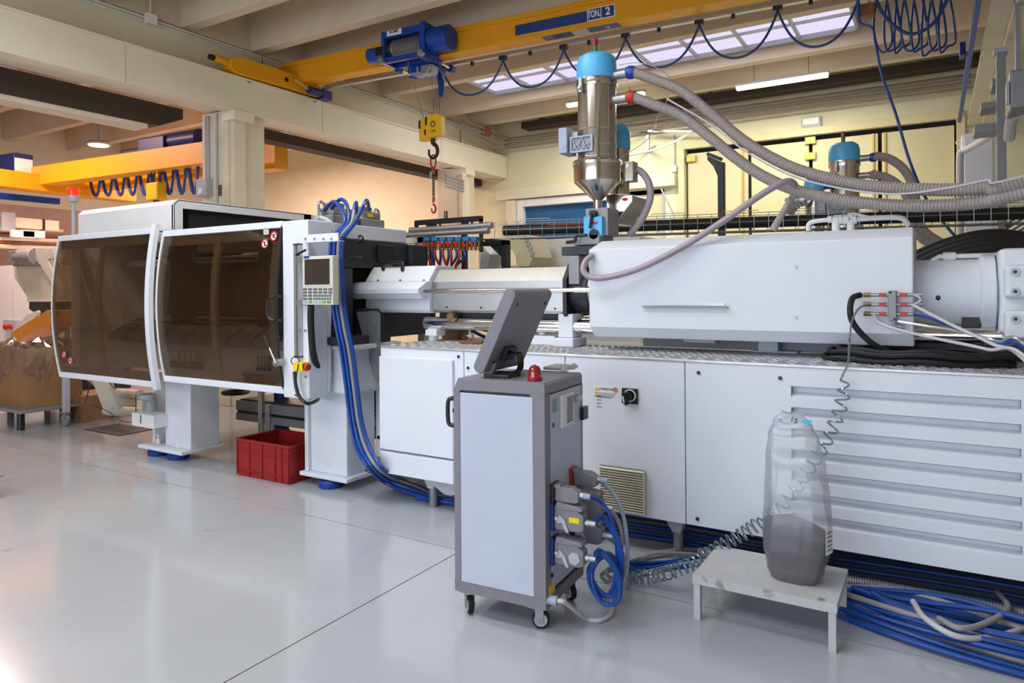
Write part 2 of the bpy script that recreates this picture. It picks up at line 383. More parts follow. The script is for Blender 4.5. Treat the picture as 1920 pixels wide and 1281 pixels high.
# columns of that line
def column(name, y0, y1, x0=-9.0, x1=-8.42):
    c = MB().box(x0, x1, y0, y1, 0, 4.14)
    c = struct(c.obj(name, M['concrete'], bev=.01), 'cream concrete column under the runway beam')
    MB().box(x1 + .002, XB - .02, y0 + .02, y0 + .22, 0, 4.0).obj('pilaster', M['concrete'], c, bev=.008)
    MB().box(x1 - .1, XB + .06, y0 - .03, y0 + .3, 3.98, 4.12).obj('corbel', M['runway'], c, bev=.008)
    return c
yc = at(497, 400, X=-8.42).y
c1 = column('column_1', yc - .62, yc)
for k, dx in enumerate((0.12, 0.17, 0.36)):
    MB().tube([(-9.0 + dx, yc - .64, 4.1), (-9.0 + dx, yc - .64, (3.2, 3.2, 2.0)[k])], .018, 8).obj('conduit', M['lgrey'], c1)
bx = MB().box(-8.98, -8.75, yc - .74, yc - .62, 2.95, 3.2).obj('junction_box', M['lgrey'], c1, bev=.01)
MB().box(-8.90, -8.82, yc - .76, yc - .74, 2.98, 3.06).obj('lamp_window', M['label_w'], bx)
MB().box(-8.62, -8.56, yc - .63, yc - .62, 2.95, 3.1).obj('label_plate', M['copper'], c1)
MB().box(-8.66, -8.52, yc - .63, yc - .62, 2.18, 2.42).obj('label_plate', M['redchain'], c1)
c2 = column('column_2', YB - 1.7, YB - 1.05, -9.0, -8.5)
# right-hand runway, pipes and posts
rx = at(1836, 200, Y=YB - .3)
rr = struct(MB().box(.62, .80, -6, YB - .02, 4.10, 4.55).box(.45, .62, -6, YB - .02, 4.18, 4.26).box(.80, 1.4, -6, YB - .02, 4.3, 4.5).obj('trim_6', M['concrete'], bev=.008), 'pale crane runway along the right column line')
# roller door
LIN = struct(MB().box(BD0 - .5, BD1 + .25, YB - .16, YB, BDT + .12, BDT + .36).obj('trim_7', M['runway'], bev=.01), 'cream roller housing above the blue door')
d2 = struct(MB().box(BD0 + .17, -5.75, YB + .02, YB + .06, 0, BDT - .06).obj('door_1', M['doorblue']), 'blue roller door in a white frame')
MB().box(BD0, BD0 + .17, YB - .1, YB + .1, 0, BDT + .1).obj('jamb', M['whitew'], d2, bev=.01); MB().box(BD0 - .25, BD0 - .01, YB - .14, YB - .005, 0, BDT + .1).obj('guide', M['concrete'], d2, bev=.01)
MB().box(BD0 + .17, -5.75, YB - .1, YB + .1, BDT - .06, BDT + .1).obj('head_frame', M['whitew'], d2, bev=.01)
for z in [q * .42 for q in range(1, 8)]: MB().box(BD0 + .18, -5.75, YB + .012, YB + .02, z, z + .012).obj('curtain_rib', M['doorblue'], d2)
d3 = struct(MB().box(-5.74, BD1, YB + .0, YB + .08, 0, BDT + .1).obj('door_2', M['doorpanel'], bev=.01), 'plain cream door leaf beside the blue roller door')
MB().box(BD1 - .04, BD1, YB - .03, YB - .001, 0, BDT).obj('edge_strip', M['lgrey'], d3)
# folding door
fd = struct(MB().box(FD0 - .1, FD1 + .1, YB - .08, YB, FDT - .02, FDT + .12).box(FD0 - .12, FD0, YB - .08, YB, 0, FDT).box(FD1, FD1 + .12, YB - .08, YB, 0, FDT).obj('door_3', M['doorpanel'], bev=.008), 'tall cream folding door of four leaves with dark seals')
MB().box(FD0, FD1, YB + .16, YB + .2, 0, FDT).obj('seal_backing', M['rubber'], fd)
fx = [FD0, at(1405, 330, Y=YB).x, at(1520, 330, Y=YB).x, at(1650, 330, Y=YB).x, FD1]
for k in range(4):
    MB().box(fx[k] + (.03 if k else .04), fx[k+1] - .03, YB + .03, YB + .1, .04, FDT - .1).obj('leaf', M['doorpanel'], fd, bev=.006)
for x in (fx[1] - .12, fx[3] - .1, fx[3] + .08): MB().box(x - .015, x + .015, YB - .0, YB + .03, .2, FDT - .1).obj('bolt_rod', M['goldzinc'], fd)
for x, z in ((fx[2], FDT - .1), (fx[2], FDT - .38), (fx[0] + .12, FDT - .2)):
    MB().box(x - .09, x + .09, YB - .03, YB + .03, z - .07, z + .06).obj('hinge', M['goldzinc'], fd, bev=.01)
# ================================================================ MACHINE BASE
ZT = 1.185
def sx(u, v, Y): return at(u, v, Y=Y).x
mb = thing('machine_base', 'long white machine base cabinet with tread plate top and louvred side', 'machine base', (-1.4, 4.6, 0))
BX0, BX1 = -3.605, 1.9
MB().box(BX0 + .01, BX1, 4.075, 5.35, .24, 1.16).obj('body', M['whitew'], mb)
px = [BX0, sx(870, 720, 4.0), sx(1060, 750, 4.0), sx(1285, 800, 4.0), 0.36, BX1]
# panels one by one
for k in range(5):
    x0, x1 = px[k] + .003, px[k+1] - .003
    if k == 0:
        p = MB().box(x0, x1, 4.0, 4.03, .40, 1.168).obj('panel', M['white'], mb, bev=.003)
        MB().box(x0 + .002, sx(852, 760, 4.0), 3.978, 4.0, .405, 1.105).obj('door', M['white'], p, bev=.006)
        MB().box(x0, x1, 4.0, 4.03, .222, .392).obj('skirt', M['white'], p, bev=.003)
        MB().box(x0 + .002, sx(852, 760, 4.0), 3.978, 4.0, .226, .388).obj('skirt', M['white'], p, bev=.006)
    elif k == 3:
        lx0, lx1 = sx(1483, 760, 4.0), px[4] - .025
        lz = at(1917, 752, Y=4.0).z; pit = .1135; lh = .054; nl = 7
        p = MB().box(x0, lx0, 4.0, 4.03, .225, 1.168).box(lx1, x1, 4.0, 4.03, .225, 1.168).box(lx0, lx1, 4.0, 4.03, lz, 1.168)
        for q in range(nl): p.box(lx0, lx1, 4.0, 4.03, (lz - (q+1)*pit) if q < nl-1 else .225, lz - q*pit - lh)
        p = p.obj('panel', M['white'], mb)
        for q in range(nl):
            z1 = lz - q*pit
            MB().prism([(4.0, z1 + .001), (4.052, z1 + .012), (4.052, z1 - lh*.62), (4.0005, z1 - lh), (4.06, z1 - lh - .004), (4.066, z1 + .014), (4.0, z1 + .003)], 'x', lx0, lx1).obj('louvre', M['white'], p)
    else:
        p = MB().box(x0, x1, 4.0, 4.03, .222, 1.168).obj('panel', M['white'], mb, bev=.003)
    pts = {0: [(860, 669)], 1: [(878, 690)], 3: [(1310, 699), (1463, 709), (1308, 973)], 2: [], 4: []}[k]
    for u, v in pts:
        c = at(u, v, Y=4.0); MB().cyl((c.x, 3.994, c.z), (c.x, 4.004, c.z), .011, n=12).obj('screw', M['dgrey'], p)
    if k == 2:
        # rotary isolator
        a, b = at(1167, 727, Y=4.0), at(1197, 758, Y=4.0); c = (a + b) / 2
        s = MB().box(a.x, b.x, 3.985, 4.0, b.z, a.z).obj('isolator_switch', M['black'], p, bev=.004)
        MB().lathe([(.040, 0), (.040, -.006), (.030, -.006), (.030, 0)], (c.x + .004, 3.985, c.z + .004), 28, 'y').obj('dial_ring', M['lgrey'], s)
        MB().cyl((c.x, 3.985, c.z), (c.x, 3.955, c.z), .026, .023, 20).obj('knob', M['black'], s)
        MB().obox((c.x - .012, 3.948, c.z - .012), (.011, 0, .004), (0, .01, 0), (-.012, 0, .036)).obj('lever', M['black'], s, bev=.003)
        MB().obox((c.x - .020, 3.937, c.z - .014), (.004, 0, .001), (0, .001, 0), (-.004, 0, .018)).obj('pointer', M['label_w'], s)
        # warning sticker
        a, b = at(1113, 722, Y=4.0), at(1160, 745, Y=4.0)
        l = MB().box(a.x, b.x, 3.9985, 4.0, b.z, a.z).obj('warning_sticker', M['label_w'], p)
        tx, tz = a.x + .022, a.z - .022
        MB().prism([(tx - .017, tz - .015), (tx + .017, tz - .015), (tx, tz + .016)], 'y', 3.9982, 3.9986).obj('triangle', M['label_y'], l)
        text('exclamation', '!', (tx, 3.998, tz - .003), .026, M['print'], l)
        text('lettering', 'ATTENZIONE', (a.x + .084, 3.998, a.z - .021), .0165, M['printgrey'], l, bold=.0004)
        MB().torus((b.x - .02, 3.998, a.z - .021), .013, .0026, (0,1,0), 20, 5).obj('prohibition_ring', M['red'], l)
        MB().box(b.x - .024, b.x - .016, 3.9975, 3.9985, a.z - .029, a.z - .014).obj('hand_mark', M['red'], l)
        for q in range(4): MB().box(a.x + .008, b.x - .008 - .012*q, 3.9978, 3.9985, a.z - .047 - q*.009, a.z - .044 - q*.009).obj('text_line', M['red'] if q < 1 else M['printgrey'], l)
        for q in range(4):
            z = at(1118, 743 + q*6.5, Y=4.0).z
            t = MB().box(a.x + .012, a.x + .062, 3.9985, 4.0, z - .008, z + .008).obj('voltage_sticker', M['label_w'], p)
            MB().box(a.x + .020, a.x + .054, 3.998, 3.9987, z - .002, z + .003).obj('text_line', M['printgrey'], t)
        # ventilation grille
        a, b = at(1126, 871, Y=4.0), at(1211, 964, Y=4.0)
        g = MB().box(a.x, b.x, 3.985, 4.0, b.z, a.z).obj('grille', M['printgrey'], p)
        n = 17; h = (a.z - b.z) / n
        for q in range(n):
            z = b.z + h * (q + .5)
            MB().prism([(3.984, z - h*.42), (3.966, z - h*.30), (3.966, z - h*.12), (3.984, z + h*.30)], 'x', a.x + .002, b.x - .002).obj('slat', M['beige'], g)
        MB().box(b.x - .004, b.x + .004, 3.966, 3.99, b.z, a.z).obj('rim', M['beige'], g)
# tread plate and its raised lozenges
tp = MB().box(BX0, BX1, 3.995, 4.72, 1.168, ZT).obj('tread_plate', M['tread'], mb, bev=.004)
m = MB(); k = 0
nx = int((BX1 - BX0) / .05)
for i in range(nx):
    for j in range(13):
        x = BX0 + .04 + i*.05 + (.025 if j % 2 else 0); y = 4.03 + j*.052; s = 1 if (i + j) % 2 else -1
        if abs(x + 0.2) < 3.6:
            e = Vector((.021, s*.011, 0)); f = Vector((-s*.0035, .0065, 0)); c = Vector((x, y, ZT))
            m._add([c - e, c + f, c + e, c - f, c + f*.3 - e*.55 + Vector((0,0,.006)), c + f*.3 + e*.55 + Vector((0,0,.006))], [(0,3,5,4), (0,4,1), (4,5,2,1), (3,2,5)])
MB().box(BX0 + .25, BX1, 4.62, 5.3, .02, .24).obj('under_base_shade', M['rubber'], mb)  # black box added to deepen the shade under the base
lz_ = m.obj('tread_pattern', M['tread'], tp); lz_['kind'] = 'stuff'
MB().box(BX0 + .02, BX1, 4.72, 5.34, 1.15, 1.165).obj('bed_top', M['lgrey'], mb)
for x in (-3.2, -1.35, .8):
    MB().prism([(x - .07, .24), (x + .07, .24), (x + .04, .14), (x - .01, .14)], 'y', 4.06, 4.14).obj('foot_bracket', M['lgrey'], mb, bev=.004)
    MB().cyl((x + .015, 4.1, 0), (x + .015, 4.1, .145), .03, n=14).obj('foot', M['mgrey'], mb)
    MB().cyl((x + .015, 5.2, 0), (x + .015, 5.2, .245), .03, n=14).obj('foot', M['mgrey'], mb)
c0, c1_, c2_ = at(800, 905, Y=4.05), at(850, 905, Y=4.05), at(845, 930, Y=4.05)
MB().prism([(c0.x, c0.z + .02), (c1_.x + .1, c0.z + .02), (c1_.x + .1, c0.z - .03), (c2_.x, c2_.z), (c2_.x - .06, c2_.z)], 'y', 4.05, 4.25).obj('drip_tray', M['lgrey'], mb, bev=.004)
# ================================================================ CLAMPING UNIT
cu = thing('clamping_unit', 'white clamping unit with smoked sliding guard doors and top hood', 'machine', (-5.9, 4.6, 0))
def curve_y(t, y0, bulge): return y0 - bulge * (1 - (2*t - 1)**2)
def curved(x0, x1, y0, z0, z1, bulge, th, n=14):
    m = MB(); vs = []; fs = []
    for i in range(n + 1):
        t = i / n; z = z0 + (z1 - z0)*t; y = curve_y(t, y0, bulge)
        vs += [(x0, y, z), (x1, y, z), (x1, y + th, z), (x0, y + th, z)]
    for i in range(n):
        a = i*4; b = a + 4
        fs += [(a, a+1, b+1, b), (a+1, a+2, b+2, b+1), (a+2, a+3, b+3, b+2), (a+3, a, b, b+3)]
    fs += [(0, 3, 2, 1), (n*4, n*4+1, n*4+2, n*4+3)]
    return m._add(vs, fs)
def nosign(x, y, z, r, parent, mark):
    s = MB().cyl((x, y, z), (x, y - .001, z), r * .98, n=24).obj('prohibition_sign', M['label_w'], parent)
    MB().torus((x, y - .0015, z), r * .86, r * .13, (0,1,0), 24, 5).obj('ring', M['red'], s)
    if mark == 0: MB().obox((x, y - .002, z - r*.05), (r*.20, 0, r*.1), (0, .0006, 0), (-r*.12, 0, r*.42)).obj('pictogram', M['print'], s)
    else: MB().box(x - r*.34, x + r*.2, y - .0026, y - .0014, z - r*.3, z + r*.05).box(x - r*.1, x + r*.36, y - .0026, y - .0014, z + r*.05, z + r*.36).obj('pictogram', M['print'], s)
    MB().obox((x, y - .003, z), (r*.62, 0, -r*.62), (0, .0006, 0), (r*.07, 0, r*.07)).obj('bar', M['red'], s)
D1 = dict(x0=-7.72, x1=-6.03, y0=3.72, z0=.735, z1=2.185); D2 = dict(x0=-5.98, x1=-4.395, y0=3.765, z0=.79, z1=2.155)
for k, d in enumerate((D1, D2)):
    bul = .075
    dr = curved(d['x0'], d['x1'], d['y0'], d['z0'] + .045, d['z1'] - .045, bul, .006).obj('guard_door', M['tint'], cu)
    dr['label'] = 'smoked curved sliding guard door'
    MB().box(d['x0'], d['x1'], d['y0'] - .012, d['y0'] + .03, d['z1'] - .055, d['z1']).obj('top_rail', M['white'], dr, bev=.006)
    MB().box(d['x0'], d['x1'], d['y0'] - .012, d['y0'] + .03, d['z0'], d['z0'] + .055).obj('bottom_rail', M['white'], dr, bev=.006)
    curved(d['x0'] - .006, d['x0'] + .012, d['y0'] - .004, d['z0'], d['z1'], bul, .03).obj('edge_strip', M['whitew'], dr)
    if k == 0: curved(d['x1'] - .03, d['x1'] + .03, d['y0'] - .02, d['z0'] - .02, d['z1'] + .03, bul, .05).obj('edge_strip', M['white'], dr, bev=.004)
    else: curved(d['x1'] - .012, d['x1'] - .002, d['y0'] - .004, d['z0'], d['z1'], bul, .02).obj('edge_strip', M['dgrey'], dr)
    xm = sx(200, 580, 3.75) if k == 0 else sx(408, 580, 3.75)
    curved(xm - .035, xm + .035, d['y0'] + .012, d['z0'] + .04, d['z1'] - .04, bul, .03).obj('stiffener', M['putty'], dr)
    MB().box(d['x0'] + .01, d['x1'] - .03, d['y0'] + .01, d['y0'] + .04, d['z1'] - .14, d['z1'] - .05).obj('inner_rail', M['putty'], dr)
    MB().box(d['x0'] + .01, d['x1'] - .03, d['y0'] + .01, d['y0'] + .04, d['z0'] + .05, d['z0'] + .12).obj('inner_rail', M['putty'], dr)
    curved(d['x1'] - .1, d['x1'] - .04, d['y0'] + .01, d['z0'] + .05, d['z1'] - .05, bul, .03).obj('stiffener', M['putty'], dr)
    if k == 0:
        for u, v, mk in ((121, 665, 0), (131, 677, 1)):
            c = at(u, v, Y=3.68); nosign(c.x, curve_y((c.z - d['z0']) / 1.45, d['y0'], bul) - .003, c.z, .036, dr, mk)
    else:
        for u, v, mk in ((514, 443, 1), (499, 457, 0)):
            c = at(u, v, Y=3.74); nosign(c.x, curve_y((c.z - d['z0']) / 1.365, d['y0'], bul) - .004, c.z, .040, dr, mk)
        c = at(498, 435, Y=3.74); y = curve_y((c.z - d['z0']) / 1.365, d['y0'], bul) - .003
        s = MB().box(c.x - .03, c.x + .03, y - .001, y, c.z - .02, c.z + .02).obj('notice', M['label_w'], dr)
        for q in range(3): MB().box(c.x - .02, c.x + .02, y - .002, y - .001, c.z - .012 + q*.01, c.z - .008 + q*.01).obj('text_line', M['printgrey'], s)
        a, b = at(514, 556, Y=3.68), at(514, 600, Y=3.68)
        h = MB().hose([(a.x + .05, 3.70, a.z), (a.x + .05, 3.63, a.z), (a.x, 3.62, a.z - .03), (a.x, 3.62, b.z + .03), (a.x + .05, 3.63, b.z), (a.x + .05, 3.70, b.z)], .013, 8, 4).obj('handle', M['black'], dr)
        c = at(521, 680, Y=3.68); e = at(502, 629, Y=3.68)
        l = MB().cyl((c.x, 3.72, c.z), (c.x, 3.655, c.z), .03, n=16).obj('latch', M['zinc'], dr)
        MB().tube([(c.x, 3.66, c.z), (c.x + (e.x - c.x)*.6, 3.655, c.z + (e.z - c.z)*.6)], .007, 8).obj('lever_rod', M['chrome'], l)
        MB().tube([(c.x + (e.x - c.x)*.55, 3.655, c.z + (e.z - c.z)*.55), (e.x, 3.65, e.z)], .012, 8).obj('grip', M['black'], l)
        MB().hose([(c.x, 3.66, c.z), (c.x + .03, 3.65, c.z - .05), (c.x - .02, 3.65, c.z - .11)], .005, 6).obj('strap', M['black'], l)
# end post beside the doors
po = MB().box(-4.392, -4.105, 3.75, 3.95, .765, 2.15).obj('end_post', M['white'], cu, bev=.012)
MB().prism([(3.95, 2.15), (3.95, .80), (3.97, .80), (3.985, .95), (3.985, 1.3), (4.0, 1.55), (4.0, 2.15)], 'x', -4.30, -4.106).obj('side_plate', M['white'], cu, bev=.004)
a, b = at(556, 459, Y=3.72), at(556, 668, Y=3.72)
rl = MB().box(a.x - .03, a.x - .008, 3.715, 3.75, b.z, a.z).box(a.x + .008, a.x + .03, 3.715, 3.75, b.z, a.z).box(a.x - .01, a.x + .01, 3.735, 3.75, b.z, a.z).obj('slide_rail', M['alu'], po, bev=.002)
MB().box(a.x - .034, a.x + .034, 3.712, 3.75, a.z, a.z + .008).obj('end_cap', M['black'], rl); MB().box(a.x - .034, a.x + .034, 3.712, 3.75, b.z - .008, b.z).obj('end_cap', M['black'], rl)
a, b = at(570, 441, Y=3.73), at(636, 452, Y=3.73)
br = MB().box(a.x, b.x, 3.73, 3.78, b.z, b.z + .004).box(a.x, b.x, 3.72, 3.724, b.z, a.z).obj('bracket', M['white'], cu, bev=.002)
for u in (573, 590, 607, 622): c = at(u, 448, Y=3.72); MB().cyl((c.x, 3.722, c.z), (c.x, 3.714, c.z), .009, n=10).obj('bolt', M['zinc'], br)
for u, v in ((573, 620), (574, 707)): c = at(u, v, Y=3.75); MB().cyl((c.x, 3.752, c.z), (c.x, 3.742, c.z), .01, n=10).obj('bolt', M['zinc'], po)
# top hood
hx0, hx1 = sx(146, 420, 4.0), sx(325, 400, 4.0)
hz0, hz1 = 2.19, 2.49
ho = MB().prism([(4.0, hz0), (4.0, hz1 - .05), (4.05, hz1), (5.72, hz1), (5.72, hz0), (5.6, hz0), (5.6, hz1 - .02), (4.06, hz1 - .02), (4.02, hz1 - .06), (4.02, hz0)], 'x', hx0, hx1).obj('top_hood', M['whitew'], cu, bev=.006)
MB().prism([(4.02, hz0), (4.02, hz1 - .06), (4.06, hz1 - .02), (5.6, hz1 - .02), (5.6, hz0)], 'x', hx0, hx0 + .02).obj('end_plate', M['whitew'], ho)
MB().box(hx0 + .1, hx1 - .06, 4.2, 5.5, hz0 + .02, hz1 - .03).obj('hood_shade_block', M['rubber'], ho)  # black block added so the hood opening reads as deep shade
pz = hz1 - .085
m = MB().prism([(4.0, hz0 - .02), (4.0, hz1 - .05), (4.05, hz1), (5.72, hz1), (5.72, hz0 - .02), (5.62, hz0 - .02), (5.62, pz), (4.1, pz), (4.1, hz0 - .02)], 'x', hx1 - .03, hx1)
m.obj('opening_frame', M['white'], ho, bev=.004)
MB().prism([(5.72, hz0), (5.72, hz1), (5.95, hz1 - .03), (6.05, hz1 - .1), (6.05, hz0)], 'x', hx0, hx1).obj('rear_cowl', M['whitew'], ho, bev=.006)
# pillars and feet
def foot(x, y, parent):
    f = MB().lathe([(.0, 0), (.095, 0), (.10, .015), (.10, .045), (.085, .06), (0, .06)], (x, y, 0), 24).obj('levelling_foot', M['footblue'], parent)
    MB().cyl((x, y, .06), (x, y, .085), .02, n=10).obj('stud', M['zinc'], f)
    MB().cyl((x, y, .105), (x, y, .16), .022, n=12).cyl((x, y, .16), (x, y, .19), .012, n=10).cyl((x, y, .19), (x, y, .20), .026, n=6).obj('bolt', M['whitew'] , f)
# front left pillar
q0, q1 = at(258, 838, Z=.08), at(327, 851, Z=.08)
pl = MB().box(q0.x, -6.02, 3.945, 4.42, .07, .105).box(-6.43, -6.03, 4.05, 4.36, .105, .80).obj('pillar', M['white'], cu, bev=.008)
MB().box(-6.62, -6.43, 4.18, 4.22, .105, .80).obj('web', M['whitew'], pl); MB().box(-6.66, -6.62, 4.06, 4.34, .105, .80).obj('flange', M['whitew'], pl, bev=.004)
foot(-6.56, 4.06, pl); foot(-6.24, 4.06, pl)
# front right pillar
pr_ = MB().box(-4.535, -3.995, 4.03, 4.45, .07, .105).box(-4.46, -4.05, 4.09, 4.42, .105, .76).box(-4.49, -4.02, 4.07, 4.44, .76, .78).obj('pillar', M['white'], cu, bev=.008)
MB().box(-4.50, -4.46, 4.06, 4.42, .105, .76).obj('flange', M['white'], pr_, bev=.004)
MB().box(-4.38, -3.98, 4.03, 4.5, .78, 1.13).obj('saddle', M['white'], pr_, bev=.01)
MB().box(-4.42, -3.9, 4.0, 4.6, 1.13, 1.165).obj('cap_plate', M['white'], pr_, bev=.008)
foot(-4.24, 4.10, pr_)
for x in (-6.24, -4.24): MB().lathe([(.0, 0), (.095, 0), (.10, .045), (.085, .06), (0, .06)], (x, 5.3, 0), 20).cyl((x, 5.3, .05), (x, 5.3, .8), .08, n=12).obj('rear_leg', M['footblue'], cu)
sb = MB().box(-4.02, -3.66, 4.46, 5.2, .36, .78).box(-4.05, -3.64, 4.44, 5.2, .34, .38).box(-4.05, -3.64, 4.44, 5.2, .76, .8).box(-4.06, -4.0, 4.44, 4.8, .2, 1.0).obj('side_support', M['white'], cu, bev=.006)
for u, v in ((683, 743), (683, 785), (684, 829)): c = at(u, v, Y=4.44); MB().cyl((c.x, 4.445, c.z), (c.x, 4.425, c.z), .018, n=12).obj('bolt', M['whitew'], sb)
# platen side
fp = MB().box(-4.75, -4.45, 3.98, 5.3, 1.22, 2.03).box(-4.45, -4.14, 3.97, 4.98, 1.79, 2.03).box(-4.45, -4.14, 3.98, 4.27, 1.22, 1.79).box(-4.45, -4.14, 5.0, 5.3, 1.22, 1.79).box(-4.45, -4.1, 4.98, 5.22, 1.83, 2.02).obj('fixed_platen', M['dgrey'], cu, bev=.01)
MB().box(-4.45, -3.98, 3.95, 4.55, 1.168, 1.235).obj('platen_shoe', M['dgrey'], fp, bev=.006)
MB().box(-4.14, -4.10, 4.55, 4.75, 1.85, 2.0).obj('cover_plate', M['black'], fp, bev=.01)
for y in (4.05, 4.35): MB().torus((-4.13, y, 2.035), .028, .008, (0, 1, 0), 14, 6).obj('lifting_eye', M['black'], fp)
hd = MB().hose([(-4.14, 4.13, 1.88), (-4.10, 4.13, 1.88), (-4.10, 4.33, 1.88), (-4.14, 4.33, 1.88)], .009, 6, 3).obj('handle', M['black'], fp)
MB().cyl((-4.1, 4.6, 1.80), (-4.02, 4.6, 1.80), .025, n=12).obj('brass_fitting', M['brass'], fp)
MB().box(-4.6, -4.15, 3.99, 4.97, 2.03, 2.15).obj('platen_hood', M['white'], cu, bev=.008)
MB().box(-4.45, -4.0, 4.35, 5.1, 1.2, 1.45).obj('nozzle_shield', M['dgrey'], cu, bev=.01)
pts = [(668, 585), (706, 583), (712, 590), (712, 716), (708, 720), (700, 705), (672, 600)]
P = [at(u, v, Y=4.28) for u, v in pts]
MB().prism([(p.x, p.z) for p in P], 'y', 4.28, 4.29).obj('drip_shield', M['zinc'], cu)
a, b = at(641, 505, Y=3.95), at(651, 570, Y=3.95)
nt_ = MB().box(-4.12, -4.10, 4.0, 4.1, b.z, a.z).obj('notice_plate', M['label_w'], cu); MB().box(-4.10, -4.098, 4.02, 4.08, b.z + .1, b.z + .16).obj('print_mark', M['red'], nt_)
# inside of the clamp: bed, tie bars, moving platen, lids
MB().box(-7.75, -4.5, 4.25, 5.55, .80, 1.02).obj('bed', M['putty'], cu, bev=.01)
MB().box(-7.75, -4.5, 4.2, 4.26, 1.02, 1.08).obj('bed_rail', M['putty'], cu, bev=.006)
for y in (4.35, 5.2):
    for z in (1.32, 1.92): MB().cyl((-7.6, y, z), (-4.7, y, z), .055, n=16).obj('tie_bar', M['chrome'], cu)
MB().box(-5.35, -4.75, 4.28, 5.35, 1.2, 2.1).obj('mould_plate', M['brown'], cu, bev=.01)
MB().box(-6.7, -6.35, 4.28, 5.35, 1.2, 2.0).obj('moving_platen', M['dgrey'], cu, bev=.01)
MB().cyl((-6.9, 4.5, 1.25), (-6.75, 4.5, 2.15), .12, n=18).obj('hydraulic_cylinder', M['dgrey'], cu)
for k in range(4): MB().hose([(-5.95 + .06*k, 4.5, 1.95), (-5.98 + .06*k, 4.42, 1.7), (-6.1 + .06*k, 4.4, 1.35)], .022, 8, 5).obj('inner_hose', M['black'], cu)
for k in range(9):
    x = -7.45 + k*.33
    l = MB().prism([(4.06, 1.10), (4.06, 1.16), (4.24, 1.27), (4.3, 1.27), (4.3, 1.10)], 'x', x, x + .27).obj('lid_box', M['mgrey'], cu, bev=.008)
    MB().sphere((x + .2, 4.17, 1.245), .014, 8).obj('knob', M['chrome'], l)
vt = MB().box(*[q for q in (at(322, 690, Y=4.18).x, at(370, 690, Y=4.18).x)], 4.16, 4.24, at(345, 691, Y=4.18).z, at(345, 679, Y=4.18).z).obj('valve_island', M['copper'], cu, bev=.004)
for u in (330, 340, 351, 361): a = at(u, 679, Y=4.18); MB().cyl((a.x, 4.2, a.z), (a.x, 4.2, a.z + .1), .02, n=12).obj('valve', M['label_w'], vt)
a, b = at(476, 662, Y=4.2), at(501, 697, Y=4.2)
g = MB().box(a.x, b.x, 4.22, 4.24, b.z, a.z).obj('inner_grille', M['dgrey'], cu)
for k in range(4): x = a.x + (b.x - a.x)*(k + .5)/4; MB().box(x - .008, x + .008, 4.21, 4.22, b.z + .02, a.z - .02).obj('slat', M['lgrey'], g)
for x in (-7.74, -6.1, -4.5): MB().box(x - .04, x + .04, 5.6, 5.68, .78, 2.19).obj('rear_post', M['putty'], cu, bev=.004)
MB().box(-7.78, -4.46, 5.6, 5.68, 2.08, 2.19).obj('rear_beam', M['putty'], cu, bev=.004)
MB().box(-7.76, -7.60, 3.85, 5.6, .78, 2.19).obj('end_wall', M['whitew'], cu, bev=.006)
MB().box(-7.76, -4.4, 3.80, 3.86, 2.06, 2.15).obj('head_beam', M['whitew'], cu, bev=.004)
MB().box(-7.76, -4.4, 3.84, 3.9, .78, .84).obj('sill_beam', M['whitew'], cu, bev=.004)
# greaser pump on the left pillar
pu = thing('lubrication_pump', 'small grey motor pump on a white oil box fixed to the left pillar', 'pump', at(277, 800, Y=4.0))
c = at(277, 757, Y=4.0)
MB().box(*(lambda a, b: (a.x, b.x, 3.9, 4.06, b.z, a.z))(at(256, 772, Y=3.95), at(297, 803, Y=3.95))).obj('oil_box', M['whitew'], pu, bev=.006)
o_ = at(264, 786, Y=3.9); MB().box(o_.x - .006, o_.x + .006, 3.896, 3.902, o_.z - .04, o_.z + .04).obj('level_glass', M['dgrey'], pu)
mo = MB().lathe([(0, -.10), (.06, -.10), (.085, -.085), (.085, .0), (.09, .005), (.09, .02), (.078, .03), (.078, .09), (.06, .10), (0, .10)], (c.x, 4.0, c.z), 20).obj('motor', M['lgrey'], pu)
MB().box(c.x - .02, c.x + .07, 3.9, 3.99, c.z - .05, c.z + .05).obj('terminal_box', M['lgrey'], mo, bev=.008)
MB().prism([(c.x + .0, c.z - .03), (c.x + .055, c.z - .03), (c.x + .0275, c.z + .018)], 'y', 3.897, 3.9).obj('warning_triangle', M['label_y'], mo)
MB().cyl((c.x - .07, 3.96, c.z - .13), (c.x + .09, 3.96, c.z - .13), .02, n=10).cyl((c.x, 4, c.z - .18), (c.x, 4, c.z - .1), .03, n=12).obj('pump_head', M['zinc'], pu)
# ================================================================ on the clamping unit
va = []
for k, (u, lab) in enumerate(((628, 'grey valve drive with eyebolt, next to the top hood'), (680, 'grey valve drive with eyebolt, farther along the platen hood'))):
    c = at(u, 412, X=-4.38); c.z = 2.15
    t = thing('valve_drive', lab, 'valve drive', c)
    MB().box(c.x - .13, c.x + .13, c.y - .15, c.y + .15, 2.15, 2.235).box(c.x - .09, c.x + .10, c.y - .12, c.y + .13, 2.235, 2.30).obj('housing', M['mgrey'], t, bev=.014)
    MB().box(c.x - .05, c.x + .07, c.y - .08, c.y + .05, 2.30, 2.345).obj('connector_hood', M['grey'], t, bev=.01)
    e = (c.x + .02, c.y - .17 if k == 0 else c.y + .16, 2.30)
    r_ = MB().torus(e, .042, .012, (1, .2, 0), 20, 8).obj('eyebolt', M['zinc'], t); MB().cyl((e[0], e[1], 2.20), (e[0], e[1], 2.26), .016, n=10).obj('shank', M['zinc'], r_)
    MB().box(c.x + .10, c.x + .105, c.y - .04, c.y + .02, 2.25, 2.28).obj('sticker', M['label_y'], t)
    for q in (-.09, .09): MB().cyl((c.x + .08, c.y + q, 2.235), (c.x + .08, c.y + q, 2.25), .012, n=8).obj('bolt', M['zinc'], t)
